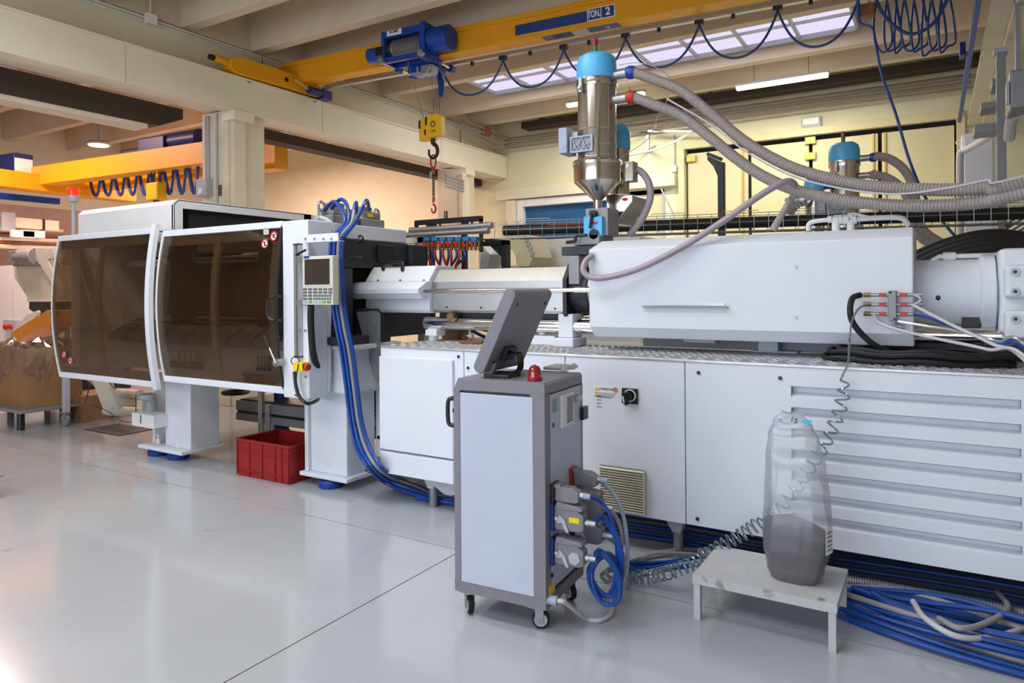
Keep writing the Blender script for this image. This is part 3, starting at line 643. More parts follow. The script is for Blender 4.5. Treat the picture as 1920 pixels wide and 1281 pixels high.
# operator panel
hx0_, hx1_ = sx(567, 525, 3.66), sx(624, 525, 3.66); hz1_, hz0_ = at(595, 480, Y=3.66).z, at(595, 572, Y=3.66).z
hm = thing('operator_panel', 'putty coloured operator panel with dark screen and keypad on the end post', 'control panel', (hx0_, 3.68, hz0_))
MB().box(hx0_, hx1_, 3.66, 3.72, hz0_, hz1_).obj('case', M['putty'], hm, bev=.006)
def hp(u, v): return at(u, v, Y=3.66)
a, b = hp(571, 486), hp(620, 535)
fr_ = MB().box(a.x, b.x, 3.656, 3.661, b.z, a.z).obj('bezel', M['label_w'], hm); MB().box(a.x + .005, b.x - .005, 3.654, 3.657, b.z + .006, a.z - .003).obj('screen', M['screen'], hm)
a, b = hp(570, 480.5), hp(580, 484.5); MB().box(a.x, b.x, 3.657, 3.661, b.z, a.z).obj('badge', M['label_b'], hm)
for r in range(5):
    v = 542.5 + r*6.0
    if r < 2: us = [(568.7 + c*9.45, 7) for c in range(6)]
    elif r < 4: us = [(568.7, 7), (578.2, 7)] + [(588 + c*5.0, 3.4) for c in range(7)]
    else: us = [(570.5 + c*8.8, 6) for c in range(4)] + [(605, 6.4), (614, 3), (618, 3)]
    for q, (u, w_) in enumerate(us):
        a, b = hp(u, v - 1.9), hp(u + w_, v + 1.9)
        k_ = M['printgrey'] if r < 4 else [M['lgrey'], M['greenbtn'], M['lgrey'], M['lgrey'], M['greenbtn'], M['red'], M['greenbtn']][q]
        MB().box(a.x, b.x, 3.656, 3.661, b.z, a.z).obj('key', k_, hm)
for v in (487, 567): c = at(563, v, Y=3.69); MB().box(c.x - .03, hx0_ + .01, 3.68, 3.73, c.z - .022, c.z + .022).obj('clamp', M['zinc'], hm, bev=.003)
c = at(561, 478, Y=3.69); e = at(573, 469, Y=3.66); MB().tube([c, c + Vector((0, -.03, .0)), e], .009, 8).obj('clamp_lever', M['black'], hm)
tag(MB().ribbed([at(583, 572, Y=3.69), at(583, 610, Y=3.72), at(587, 660, Y=3.76), at(597, 693, Y=3.88), at(613, 712, Y=4.035)], .026, .012, .08, 12).obj('conduit_hose', M['rubber']), 'black corrugated hose below the operator panel', 'hose')
c = at(613, 710, Y=4.03); tag(MB().box(c.x - .06, c.x + .06, 4.018, 4.03, c.z - .06, c.z + .06).obj('flange_plate', M['whitec'], bev=.003), 'small square white flange where the black hose enters the pillar', 'plate')
es = thing('emergency_stop', 'yellow emergency stop box with red mushroom button on the end post', 'switch', at(556, 697, Y=3.72))
a, b = at(549, 679, Y=3.68), at(566, 697, Y=3.68)
MB().box(a.x, b.x, 3.68, 3.75, b.z, a.z).obj('box', M['yellowbtn'], es, bev=.006)
zc = (a.z + b.z) / 2
MB().cyl((b.x, 3.71, zc), (b.x + .02, 3.705, zc), .022, n=16).obj('collar', M['black'], es); MB().lathe([(0, .02), (.026, .02), (.03, .03), (.026, .045), (0, .05)], (b.x, 3.705, zc), 18, 'x').obj('mushroom_button', M['red'], es)
for p_, r_ in (([at(552, 697, Y=3.7), at(555, 725, Y=3.69), at(562, 745, Y=3.69), at(577, 757, Y=3.72), at(594, 751, Y=3.9), at(597, 747, Y=4.02)], .014),):
    tag(MB().hose(p_, r_, 8).obj('stop_cable', M['black']), 'black cable curving down from the yellow emergency stop', 'cable')
tag(MB().hose([at(549, 684, Y=3.70), at(546, 676, Y=3.7), at(551, 670, Y=3.7), at(561, 674, Y=3.7), at(558, 690, Y=3.67), at(556, 715, Y=3.68), at(560, 736, Y=3.68), at(553, 741, Y=3.68), at(560, 744, Y=3.68)], .004, 6).obj('thin_wire', M['dgrey']), 'thin dark wire looped round the emergency stop', 'wire')
# lamp pole at the hood
lp = thing('signal_beacon', 'lit red beacon on a grey pole beside the top hood', 'beacon', at(138, 436, Y=4.2))
b_ = at(138, 437, Y=4.2); t_ = at(137, 375, Y=4.2)
MB().cyl((b_.x, 4.2, 2.19), (b_.x, 4.2, t_.z), .022, n=12).obj('pole', M['lgrey'], lp)
MB().cyl((b_.x, 4.2, t_.z - .02), (b_.x, 4.2, t_.z + .045), .05, .055, 16).obj('socket', M['lgrey'], lp)
MB().lathe([(0, 0), (.057, 0), (.06, .02), (.06, .075), (.05, .09), (0, .092)], (b_.x, 4.2, t_.z + .045), 18).obj('lens', M['redlamp'], lp)
MB().box(b_.x - .05, hx0 + .019, 4.15, 4.25, 2.2, 2.222).obj('base_plate', M['whitew'], lp)
# ================================================================ INJECTION UNIT
iu = thing('injection_unit', 'white injection unit with long smooth shroud, barrel guards and chrome rails', 'machine', (-1.4, 4.65, ZT))
IX0, IX1 = sx(1104, 540, 4.3), sx(1713, 540, 4.3)
sec = [(4.35, 1.275), (4.3, 1.345), (4.3, 1.865), (4.40, 1.925), (4.98, 1.925), (5.02, 1.865), (5.02, 1.345), (4.98, 1.275)]
sh = MB(); n = len(sec)
L = [(IX0 + (.05 if z > 1.9 else .02 if z < 1.3 else 0), y, z) for y, z in sec]; Rr = [(IX1, y, z) for y, z in sec]
sh._add(L + Rr, [(i, (i+1) % n, n + (i+1) % n, n + i) for i in range(n)] + [tuple(range(n-1, -1, -1)), tuple(range(n, 2*n))])
sh = sh.obj('shroud', M['white'], iu, bev=.008)
for u, v in ((1492, 500), (1492, 594)): c = at(u, v, Y=4.3); MB().cyl((c.x, 4.302, c.z), (c.x, 4.294, c.z), .009, n=10).obj('screw', M['zinc'], sh)
a, b = at(1205, 574, Y=4.29), at(1365, 576, Y=4.29)
sc_ = MB().box(a.x, b.x, 4.275, 4.3, a.z - .006, a.z + .002).obj('pointer_ledge', M['mgrey'], sh)
a, b = at(1222, 571, Y=4.29), at(1358, 571, Y=4.29); MB().box(a.x, b.x, 4.294, 4.3, a.z - .006, a.z + .008).obj('scale_strip', M['alu'], sh)
for k in range(40): x = a.x + (b.x - a.x)*k/39; MB().box(x - .0008, x + .0008, 4.293, 4.2945, a.z, a.z + (.007 if k % 5 == 0 else .004)).obj('graduation', M['print'], sc_)
# feet below the shroud
for u, v in ((1440, 660), (1860, 668)):
    c = at(u, v, Z=ZT + .004); 
    MB().box(c.x - .06, c.x + .06, c.y, c.y + .12, ZT + .012, ZT + .1).box(c.x - .09, c.x + .18, c.y - .02, c.y + .14, ZT + .001, ZT + .012).box(c.x - .04, c.x + .05, c.y + .01, c.y + .1, ZT + .1, 1.28).obj('guide_shoe', M['white'], iu, bev=.004)
MB().box(IX0 + .2, IX1 + .9, 4.78, 4.9, ZT + .002, 1.275).obj('slide_beam', M['mgrey'], iu, bev=.004)
MB().box(IX0 + .6, IX0 + .8, 4.46, 4.6, 1.25, 1.28).obj('drip_lip', M['lgrey'], iu)
# barrel guards
gx0, gx1 = sx(688, 540, 4.45), sx(808, 540, 4.45); gx2 = sx(1056, 540, 4.45)
def octo(y0, y1, z0, z1, c): return [(y0, z0 + c*.2), (y0, z1 - c), (y0 + c*.8, z1), (y1 - c*.8, z1), (y1, z1 - c), (y1, z0 + c*.2), (y1 - c*.2, z0), (y0 + c*.2, z0)]
g1 = MB().prism(octo(4.43, 4.87, 1.415, 1.80, .12), 'x', gx0, gx1).obj('nozzle_guard', M['white'], iu, bev=.006)
g2 = MB().prism(octo(4.47, 4.83, 1.42, 1.765, .10), 'x', gx1 - .05, gx2).obj('barrel_guard', M['alu'], iu, bev=.004)
for u, v in ((838, 576), (902, 577), (1041, 579)): c = at(u, v, Y=4.47); MB().cyl((c.x, 4.472, c.z), (c.x, 4.465, c.z), .008, n=10).obj('screw', M['dgrey'], g2)
for u in (667, 709, 751, 795): c = at(u, 526, Y=4.43); MB().cyl((c.x, 4.432, c.z), (c.x, 4.424, c.z), .010, n=10).obj('bolt', M['zinc'], g1)
wx0, wx1 = sx(653, 548, 4.34), sx(786, 548, 4.34)
za, zb = at(720, 530, Y=4.34).z, at(720, 561, Y=4.34).z
wg = MB(); 
hexp = [(4.43, za + .01), (4.36, za), (4.325, (za*.6 + zb*.4)), (4.325, (za*.35 + zb*.65)), (4.36, zb), (4.43, zb)]
wg._add([(wx0 + (.05 if i in (0, 1, 4, 5) else 0), y, z) for i, (y, z) in enumerate(hexp)] + [(wx1 + (.06 if i in (0, 1) else 0 if i in (2, 3) else .02), y, z) for i, (y, z) in enumerate(hexp)],
        [(i, (i+1) % 6, 6 + (i+1) % 6, 6 + i) for i in range(6)] + [(5, 4, 3, 2, 1, 0), (6, 7, 8, 9, 10, 11)])
wg.obj('cylinder_cover', M['white'], g1, bev=.005)
a, b = at(716, 500, Y=4.5), at(757, 503, Y=4.5)
MB().hose([(a.x + .02, 4.50, 1.77), (a.x, 4.50, 1.82), (a.x + .03, 4.5, 1.835), (b.x - .05, 4.5, 1.835), (b.x - .02, 4.5, 1.82), (b.x, 4.48, 1.765)], .014, 8, 4).obj('handle', M['black'], g1)
ry = 4.37; c = at(900, 545, Y=ry)
MB().cyl((wx1 - .05, ry, c.z), (IX0 + .05, ry, c.z), .016, n=14).cyl((IX0 - .14, ry, c.z), (IX0 - .02, ry, c.z), .02, n=14).obj('carriage_rod', M['chrome'], iu)
# throat: black end ring, barrel, feed throat blocks
MB().prism(octo(4.44, 4.86, 1.40, 1.79, .12), 'x', gx2, gx2 + .03).obj('end_plate', M['black'], iu)
MB().cyl((gx2 + .02, 4.65, 1.59), (gx2 + .16, 4.65, 1.59), .17, n=28).obj('heater_band', M['dgrey'], iu)
MB().cyl((gx2 + .1, 4.65, 1.59), (IX0 + .1, 4.65, 1.59), .15, n=28).obj('barrel', M['alu'], iu)
a, b = at(1060, 463, Y=4.5), at(1100, 478, Y=4.5); MB().box(a.x - .02, b.x + .1, 4.48, 4.8, b.z, a.z).obj('throat_flange', M['dgrey'], iu, bev=.004)
a, b = at(1068, 480, Y=4.48), at(1088, 533, Y=4.48); MB().box(a.x, b.x, 4.46, 4.62, b.z, a.z).obj('throat_block', M['mgrey'], iu, bev=.004)
a, b = at(1075, 440, Y=4.5), at(1100, 460, Y=4.5); MB().box(a.x, b.x + .1, 4.5, 4.75, b.z, a.z).obj('feed_plate', M['mgrey'], iu, bev=.01)
MB().hose([at(1062, 455, Y=4.45), at(1078, 452, Y=4.45), at(1080, 443, Y=4.45), at(1100, 441, Y=4.45)], .012, 6, 4).obj('clamp_handle', M['black'], iu)
# chrome guide rails, brackets
rz = at(950, 609, Y=4.52).z
for y in (4.52, 5.1):
    MB().cyl((sx(800, 607, 4.52), y, rz), (IX1 + .85, y, rz), .052, n=20).obj('guide_rail', M['chrome'], iu)
c = at(1060, 655, Z=ZT + .002)
MB().box(sx(1046, 620, 4.46), sx(1074, 620, 4.46), 4.46, 4.62, 1.25, rz + .09).box(sx(1040, 640, 4.46), sx(1078, 640, 4.46), 4.43, 4.66, ZT + .001, 1.25).obj('rail_bracket', M['white'], iu, bev=.01)
MB().cyl((sx(813, 620, 4.5), 4.5, ZT), (sx(813, 620, 4.5), 4.5, rz - .04), .035, .05, 12).box(sx(803, 630, 4.48), sx(824, 630, 4.48), 4.44, 4.56, rz - .1, rz - .05).obj('rail_foot', M['whitec'], iu, bev=.006)
MB().box(sx(985, 640, 4.5), sx(1040, 640, 4.5), 4.5, 4.7, ZT + .001, 1.26).cyl((sx(1018, 630, 4.55), 4.55, 1.26), (sx(1018, 630, 4.55), 4.55, 1.31), .035, n=16).obj('ejector_block', M['white'], iu, bev=.012)
MB().box(sx(830, 580, 4.6), sx(1060, 580, 4.6), 4.56, 4.74, 1.36, 1.42).obj('underbar', M['dgrey'], iu)
MB().cyl((sx(845, 588, 4.45), 4.44, 1.385), (sx(845, 588, 4.45), 4.5, 1.385), .035, n=14).obj('brass_knob', M['brass'], iu)
MB().box(sx(1030, 590, 4.62), sx(1085, 590, 4.62), 4.6, 4.7, 1.395, 1.43).obj('blue_block', M['teal'], iu)
# drive end
cz = at(1790, 552, Y=4.5).z; DX1 = sx(1862, 552, 4.5)
dc = MB().cyl((IX1 - .05, 4.65, cz), (DX1, 4.65, cz), .195, n=36).obj('drive_cylinder', M['white'], iu)
MB().lathe([(0, 0), (.20, 0), (.225, .015), (.225, .07), (.20, .08), (0, .08)], (DX1 - .06, 4.65, cz), 36, 'x').obj('flange', M['white'], dc)
c = at(1759, 558, Y=4.46); MB().sphere((c.x, 4.47, c.z), .02, 10).obj('plug', M['black'], dc)
gb = MB().box(DX1 + .02, DX1 + .55, 4.43, 4.9, cz - .21, cz + .24).obj('gearbox', M['whitec'], iu, bev=.03)
for z0, z1 in ((cz - .02, cz + .15), (cz - .23, cz - .08)):
    p_ = MB().box(DX1 + .04, DX1 + .28, 4.36, 4.43, z0, z1).obj('cover_block', M['whitec'], gb, bev=.02)
    for x in (DX1 + .085, DX1 + .235):
        for z in (z0 + .035, z1 - .035) if z0 > cz - .1 else (z1 - .045,):
            s_ = MB().cyl((x, 4.366, z), (x, 4.352, z), .021, n=16).obj('cap_screw', M['zinc'], p_); MB().cyl((x, 4.356, z), (x, 4.351, z), .010, n=6).obj('hex_socket', M['dgrey'], s_)
MB().cyl((DX1 - .02, 4.55, cz - .05), (DX1 + .05, 4.55, cz - .05), .06, n=16).obj('coupling', M['whitec'], gb)
c0 = at(1749, 495, Y=4.62); c1 = at(1858, 487, Y=4.62)
MB().tube([(c0.x, 4.62, cz + .18), (c0.x, 4.62, c0.z + .02), (c0.x + .03, 4.62, c0.z + .04), (DX1 + .05, 4.62, c0.z + .04)], .014, 8).cyl((c0.x - .03, 4.62, c0.z - .03), (c0.x + .03, 4.62, c0.z - .03), .028, n=8).cyl((c0.x + .05, 4.62, c0.z + .04), (c0.x + .11, 4.62, c0.z + .04), .024, n=8).obj('oil_pipe', M['whitew'], iu)
MB().box(IX1 + .22, IX1 + .3, 4.5, 4.6, 1.31, 1.44).obj('dark_stay', M['black'], iu)
# white hydraulic pipes on top of the shroud
m = MB(); Y = 4.62
m.tube(spline([at(1516, 433, Y=Y), at(1516, 422, Y=Y), at(1524, 416, Y=Y), at(1545, 413, Y=Y), at(1570, 412, Y=Y)], 4), .014, 8)
m.tube(spline([at(1595, 412, Y=Y), at(1640, 409, Y=Y), at(1680, 408, Y=Y), at(1695, 412, Y=Y), at(1704, 424, Y=Y)], 5), .016, 8)
m.tube([at(1597, 400, Y=Y), at(1632, 408, Y=Y)], .009, 6)
for u0, u1, r in ((1552, 1560, .022), (1562, 1572, .026), (1573, 1580, .03), (1581, 1592, .03), (1600, 1606, .028)): m.cyl(at(u0, 412, Y=Y), at(u1, 411, Y=Y), r, n=10)
for u in (1567, 1595): m.cyl(at(u, 412, Y=Y), (at(u, 412, Y=Y).x, Y, 1.92), .022, n=10)
m.cyl((at(1595, 410, Y=Y)), at(1595, 400, Y=Y), .02, n=8)
m.obj('top_pipework', M['whitew'], iu)
MB().box(sx(1620, 425, 4.7), sx(1645, 425, 4.7), 4.66, 4.8, 1.925, 1.96).obj('sensor_box', M['black'], iu, bev=.004)
# ---- air distribution block with red valves
am = thing('air_manifold', 'grey air distributor block with red ball valves on the shroud', 'manifold', at(1673, 605, Y=4.29))
a, b = at(1665, 545, Y=4.25), at(1681, 602, Y=4.25)
MB().box(a.x, b.x, 4.25, 4.3, b.z, a.z).obj('block', M['mgrey'], am, bev=.004)
for v in (553, 571, 589):
    z = at(1673, v, Y=4.27).z
    for s_, x in ((-1, a.x), (1, b.x)):
        st = MB().cyl((x, 4.27, z), (x + s_*.085, 4.27, z), .010, n=10).obj('nipple', M['zinc'], am)
        MB().box(x + s_*.03 - .014, x + s_*.03 + .018, 4.252, 4.288, z - .010, z + .010).obj('valve_grip', M['red'], st, bev=.002)
        MB().cyl((x + s_*.085, 4.27, z), (x + s_*.12, 4.27, z), .013, n=8).obj('coupling', M['brass'] if s_ < 0 else M['zinc'], st)
MB().cyl((a.x + .03, 4.27, b.z), (a.x + .03, 4.27, b.z - .03), .012, n=8).cyl((a.x + .03, 4.27, b.z - .03), (a.x + .075, 4.27, b.z - .035), .012, n=8).obj('elbow', M['zinc'], am)
MB().sphere((a.x + .01, 4.248, a.z - .01), .006, 8).sphere((b.x - .01, 4.248, b.z + .01), .006, 8).obj('screw', M['black'], am)
tag(MB().hose([at(1613, 553, Y=4.27), at(1598, 560, Y=4.22), at(1594, 585, Y=4.18), at(1602, 610, Y=4.18), at(1630, 640, Y=4.2), at(1660, 658, Y=4.24), at(1700, 674, Y=4.26)], .016, 10).obj('black_air_hose', M['rubber']), 'black rubber hose from the air distributor down to the tread plate', 'hose')
ch = MB(); 
for k in range(5):
    cc = Vector((sx(1712, 672, 4.33) + .0, 4.33, ZT + .02 + .012*k))
    rx_, ry_ = .44 - .035*(k % 3), .17 - .018*(k % 3)
    ch.tube([cc + Vector((rx_*math.cos(t*math.pi/24) + .01*k, ry_*math.sin(t*math.pi/24), .006*math.sin(t*.9))) for t in range(48)], .016, 8, closed=True)
tag(ch.obj('coiled_hose', M['rubber']), 'coil of black hose lying flat on the tread plate', 'hose')
for p_, r_, mt, lab in (
    ([at(1710, 571, Y=4.27), at(1735, 584, Y=4.2), at(1790, 612, Y=4.1), at(1860, 645, Y=4.0), at(1935, 690, Y=3.9), (.75, 3.82, .6), (.95, 3.8, .02), (1.6, 3.9, .015)], .009, 'lightcable', 'pale hose from the middle right valve of the air distributor'),
    ([at(1712, 589, Y=4.27), at(1745, 597, Y=4.2), at(1800, 618, Y=4.1), at(1870, 645, Y=4.0), at(1935, 668, Y=3.9), (.78, 3.86, .6), (.98, 3.84, .02), (1.6, 3.93, .015)], .008, 'blue', 'thin blue air line from the lower right valve of the distributor'),
    ([at(1683, 603, Y=4.26), at(1740, 612, Y=4.18), at(1800, 622, Y=4.1), at(1870, 640, Y=4.0), at(1935, 660, Y=3.88), (.81, 3.84, .6), (1.01, 3.82, .02), (1.6, 3.86, .015)], .008, 'clear', 'clear air line from the elbow under the distributor'),
    ([at(1638, 591, Y=4.27), at(1648, 605, Y=4.22), at(1690, 620, Y=4.15), at(1760, 636, Y=4.1), at(1850, 655, Y=4.02), at(1935, 682, Y=3.85), (.72, 3.80, .6), (.92, 3.77, .02), (1.6, 3.82, .015)], .008, 'lightcable', 'pale hose from the lower left valve of the air distributor'),
    ([at(1710, 553, Y=4.27), at(1722, 556, Y=4.26), at(1726, 564, Y=4.26), at(1716, 570, Y=4.26)], .006, 'lightcable', 'short pale hose loop at the upper right valve')):
    tag(MB().hose(p_, r_, 8).obj('air_line', M[mt]), lab, 'hose')
# clear coiled air line: hangs from the distributor, over the base edge, past the bag to the floor
def helix(path, R, turns, r0, n=26, ramp=.08):
    q = spline(path, 30); q = resample(q, sum((b - a).length for a, b in zip(q, q[1:])) / (turns * n) * .999); out = []
    N = len(q); pv = None
    for i, p in enumerate(q):
        t = (q[min(i+1, N-1)] - q[max(i-1, 0)]).normalized()
        if pv is None: e = t.orthogonal().normalized()
        else: e = (pv - t*pv.dot(t)).normalized()
        pv = e; b = t.cross(e); ph = 2*math.pi*i/n; k = min(1, i/(N*ramp), (N-1-i)/(N*ramp))
        out.append(p + (e*math.cos(ph) + b*math.sin(ph))*R*k)
    return MB().tube(out, r0, 6)
m = MB().tube(spline([at(1635, 571, Y=4.27), at(1612, 577, Y=4.2), at(1597, 605, Y=4.1), at(1592, 650, Y=3.97), at(1590, 680, Y=3.94), at(1578, 708, Y=3.93)], 8), .0055, 8)
h1 = helix([at(1578, 708, Y=3.93), at(1582, 735, Y=3.93), at(1572, 775, Y=3.92), at(1555, 815, Y=3.9), at(1535, 850, Y=3.9), at(1510, 890, Y=3.92), at(1470, 945, Y=3.92), at(1430, 975, Y=3.88)], .031, 15, .0055, ramp=.05)
h2 = helix([at(1430, 975, Y=3.88), at(1395, 1000, Y=3.82), at(1350, 1025, Y=3.76), at(1310, 1050, Y=3.68), at(1260, 1072, Y=3.58), at(1222, 1080, Z=.05), at(1180, 1082, Z=.05)], .034, 25, .0055, ramp=.03)
m._add(h1.v, h1.f); m._add(h2.v, h2.f)
tag(m.obj('coiled_air_line', M['coil']), 'clear teal spiral air line stretching from the distributor down to the floor', 'hose')
# ---- mauve suction hose in front of the shroud
q = [at(1112, 478, Y=4.28), at(1098, 490, Y=4.24), at(1094, 508, Y=4.21), at(1108, 520, Y=4.21), at(1140, 520, Y=4.22), at(1200, 503, Y=4.24), at(1280, 463, Y=4.26), at(1360, 412, Y=4.3), at(1420, 370, Y=4.34), at(1460, 346, Y=4.4), at(1480, 340, Y=4.46), at(1491, 350, Y=4.55), at(1487, 370, Y=4.62)]
tag(MB().ribbed(q, .021, .010, .05, 12).obj('suction_hose', M['hosemauve']), 'mauve smooth suction hose arching in front of the white shroud', 'hose')
a, b = at(1487, 366, Y=4.63), at(1449, 432, Y=4.63)
ln = thing('suction_lance', 'grey suction lance leaning behind the shroud, plugged into the mauve hose', 'pipe', b)
MB().cyl(a, b, .017, .024, 12).obj('pipe', M['hosegrey'], ln); MB().cyl(a.lerp(b, .12), a.lerp(b, .22), .03, n=14).obj('collar', M['cablegrey'], ln)
# ================================================================ DRYING HOPPERS
def hopper(name, label, u, Y):
    c = at(u, 300, Y=Y); D = -math.sin(YAW)*c.x + math.cos(YAW)*c.y; k = D / FOC
    Z = lambda v: at(u, v, Y=Y).z
    X = c.x
    t = thing(name, label, 'hopper', (X, Y, Z(378)), 'drying hoppers on the machines')
    r = 36*k
    MB().lathe([(0, Z(152)), (37.5*k, Z(152)), (38*k, Z(146)), (37.5*k, Z(122)), (34*k, Z(110)), (28*k, Z(105)), (0, Z(103))], (X, Y, 0), 32).obj('filter_cap', M['sky'], t)
    MB().cyl((X + 10*k, Y, Z(108)), (X + 10*k, Y, Z(102)), 14*k, n=20).obj('cap_boss', M['sky'], t)
    MB().lathe([(0, Z(166)), (38*k, Z(166)), (39*k, Z(160)), (38.5*k, Z(152)), (0, Z(152))], (X, Y, 0), 32).obj('clamp_ring', M['steel'], t)
    cy = MB().lathe([(0, Z(306)), (r, Z(306)), (r, Z(166)), (0, Z(166))], (X, Y, 0), 40).obj('cylinder', M['steel'], t)
    for v in (246, 276, 296): MB().lathe([(r, Z(v) - .006), (r + .005, Z(v) - .004), (r + .005, Z(v) + .004), (r, Z(v) + .006)], (X, Y, 0), 40).obj('band', M['chrome'], cy)
    MB().lathe([(0, Z(312)), (46*k, Z(312)), (47*k, Z(307)), (45*k, Z(303)), (0, Z(303))], (X, Y, 0), 36).obj('collar', M['chrome'], t)
    MB().lathe([(8*k, Z(381)), (8*k, Z(376)), (44*k, Z(342)), (44.5*k, Z(338)), (44.5*k, Z(312)), (0, Z(312))], (X, Y, 0), 40).obj('cone', M['steel'], t)
    MB().cyl((X, Y, Z(398)), (X, Y, Z(378)), 8*k, n=18).obj('neck', M['steel'], t)
    # lamp
    s_ = MB().cyl((X - 2*k, Y, Z(105)), (X - 2*k, Y, Z(100)), 3*k, n=10).obj('lamp_base', M['sky'], t)
    MB().cyl((X - 2*k, Y, Z(100)), (X - 2*k, Y, Z(87)), 5*k, n=14).obj('green_lamp', M['green'], t); MB().cyl((X - 2*k, Y, Z(87)), (X - 2*k, Y, Z(73)), 5*k, n=14).obj('red_lamp', M['reddome'], t)
    # latch on the rim
    d = Vector((.35, -.94, 0)); p = Vector((X - .06, Y - 38*k, 0))
    MB().box(p.x - .01, p.x + .012, p.y - .012, p.y + .01, Z(180), Z(154)).cyl((p.x, p.y, Z(172)), (p.x, p.y - .03, Z(172)), .012, n=8).obj('latch', M['zinc'], t)
    # pipe stubs with coloured couplings, to +x
    for v, mt in ((147, 'label_b'), (192, 'redchain')):
        z = Z(v); s_ = MB().cyl((X + .09, Y, z), (X + 65*k, Y, z), 8.5*k, n=16).obj('pipe_stub', M['zinc'], t)
        MB().lathe([(0, 0), (10*k, 0), (12*k, 4*k), (12*k, 11*k), (10*k, 16*k), (0, 16*k)], (X + 60*k, Y, z), 16, 'x').obj('coupling', M['hoistblue'] if v < 170 else M['redchain'], s_)
    # control box and lattice guard
    b_ = MB().box(X - .225, X - .155, Y - .18, Y - .02, Z(290), Z(242)).obj('control_box', M['bluegrey'], t, bev=.008)
    MB().box(X - .155, X - .10, Y - .12, Y - .05, Z(285), Z(250)).obj('bracket', M['zinc'], b_); MB().cyl((X - .19, Y - .183, Z(278)), (X - .19, Y - .176, Z(278)), .012, n=12).obj('lock', M['zinc'], b_)
    w_, zc, hh = 23*k, Z(275), 15*k; yf = Y - r - .02
    gp = MB().box(X - 1.6*w_, X + .4*w_, yf, yf + .012, zc + hh*.8, zc + hh).box(X - 1.6*w_, X + .4*w_, yf, yf + .012, zc - hh, zc - hh*.8).box(X - 1.6*w_, X - 1.45*w_, yf, yf + .012, zc - hh*.8, zc + hh*.8).box(X + .2*w_, X + .4*w_, yf, yf + .012, zc - hh*.8, zc + hh*.8).obj('lattice_guard', M['bluegrey'], t)
    MB().box(X - 1.5*w_, X + .3*w_, yf + .012, yf + .05, zc - hh*.9, zc + hh*.9).obj('guard_backing', M['mgrey'], gp)
    for q in range(4):
        x0 = X - 1.4*w_ + q*.42*w_
        for sgn in (1, -1): MB().bar((x0 + (0 if sgn > 0 else .4*w_), yf + .005, zc - hh*.8), (x0 + (.4*w_ if sgn > 0 else 0), yf + .005, zc + hh*.8 if (q % 2 == (sgn > 0)) else zc), .006, .005, (0, 1, 0)).obj('lattice_bar', M['bluegrey'], gp)
    return t, X, k, Z
h1, HX, hk, HZ = hopper('drying_hopper', 'tall stainless drying hopper with light blue cap above the white shroud', 1120, 4.65)
for v, q in ((147, [(1200, 147), (1235, 152), (1280, 172), (1335, 215), (1400, 268), (1480, 312), (1560, 336), (1640, 350), (1760, 356), (1850, 352), (1940, 336)]),
             (192, [(1188, 192), (1230, 198), (1275, 216), (1325, 252), (1380, 297), (1430, 330), (1490, 356), (1570, 374), (1660, 384), (1750, 386), (1850, 378), (1940, 358)])):
    Y0 = 4.65
    pts = [Vector((HX + 72*hk, Y0, HZ(v)))] + [at(u, vv, Y=Y0 - .35*max(0, (u - 1300)/640)) for u, vv in q[1:]] + [Vector((1.9, 4.15 if v == 147 else 4.05, 2.52 if v == 147 else 2.30)), Vector((5.19, 4.2, 2.85 if v == 147 else 2.5))]
    tag(MB().ribbed(pts, .037, .017, .13, 12).obj('suction_hose', M['hosegrey']), 'grey ribbed suction hose from the %s coupling of the tall hopper' % ('blue' if v == 147 else 'red'), 'hose', None)
# tie bands and thin signal line on the upper hose
tag(MB().hose([at(1250, 185, Y=4.6), at(1330, 232, Y=4.58), at(1400, 285, Y=4.55), at(1480, 328, Y=4.5), at(1560, 350, Y=4.46), at(1640, 362, Y=4.4), at(1700, 363, Y=4.36), at(1780, 352, Y=4.3), at(1850, 338, Y=4.28), at(1940, 325, Y=4.25), Vector((1.9, 4.12, 2.52)), Vector((5.19, 4.16, 2.76))], .006, 6).obj('signal_cable', M['lightcable']), 'thin pale cable strapped along the upper suction hose', 'cable')
tag(MB().hose([at(1160, 122, Y=4.66), at(1200, 118, Y=4.7), at(1245, 135, Y=4.8), at(1262, 165, Y=4.9), at(1235, 215, Y=4.95), at(1215, 260, Y=4.95), at(1165, 295, Y=4.8)], .003, 6).obj('thin_wire', M['lightcable']), 'thin pale wire looping from the hopper cap to the steel box', 'wire')
# feed valve under the hopper
fv = thing('feed_valve', 'light blue feed valve with black lever under the tall hopper', 'valve', at(1115, 455, Y=4.6))
a, b = at(1097, 392, Y=4.55), at(1140, 420, Y=4.55); MB().box(a.x, b.x, 4.55, 4.75, b.z - .08, a.z).obj('body', M['mgrey'], fv, bev=.006)
a, b = at(1095, 408, Y=4.52), at(1130, 448, Y=4.52); pl_ = MB().prism([(a.x, a.z), (b.x, a.z), (b.x, b.z + .03), (b.x - .05, b.z - .01), (a.x + .03, b.z - .02), (a.x, b.z + .02)], 'y', 4.51, 4.56).obj('face_plate', M['sky'], fv, bev=.004)
c = at(1113, 439, Y=4.5); MB().cyl((c.x, 4.514, c.z), (c.x, 4.50, c.z), .038, n=8).obj('sight_glass', M['black'], pl_)
c = at(1114, 418, Y=4.5); MB().sphere((c.x, 4.51, c.z), .026, 14, (1, .15, .45)).obj('badge', M['red'], pl_)
c, e = at(1110, 400, Y=4.5), at(1105, 428, Y=4.48); l_ = MB().cyl((c.x, 4.55, c.z), (c.x, 4.50, c.z), .024, n=14).obj('hub', M['black'], fv); MB().tube([(c.x, 4.5, c.z), (e.x, 4.49, e.z)], .010, 8).obj('lever', M['black'], l_)
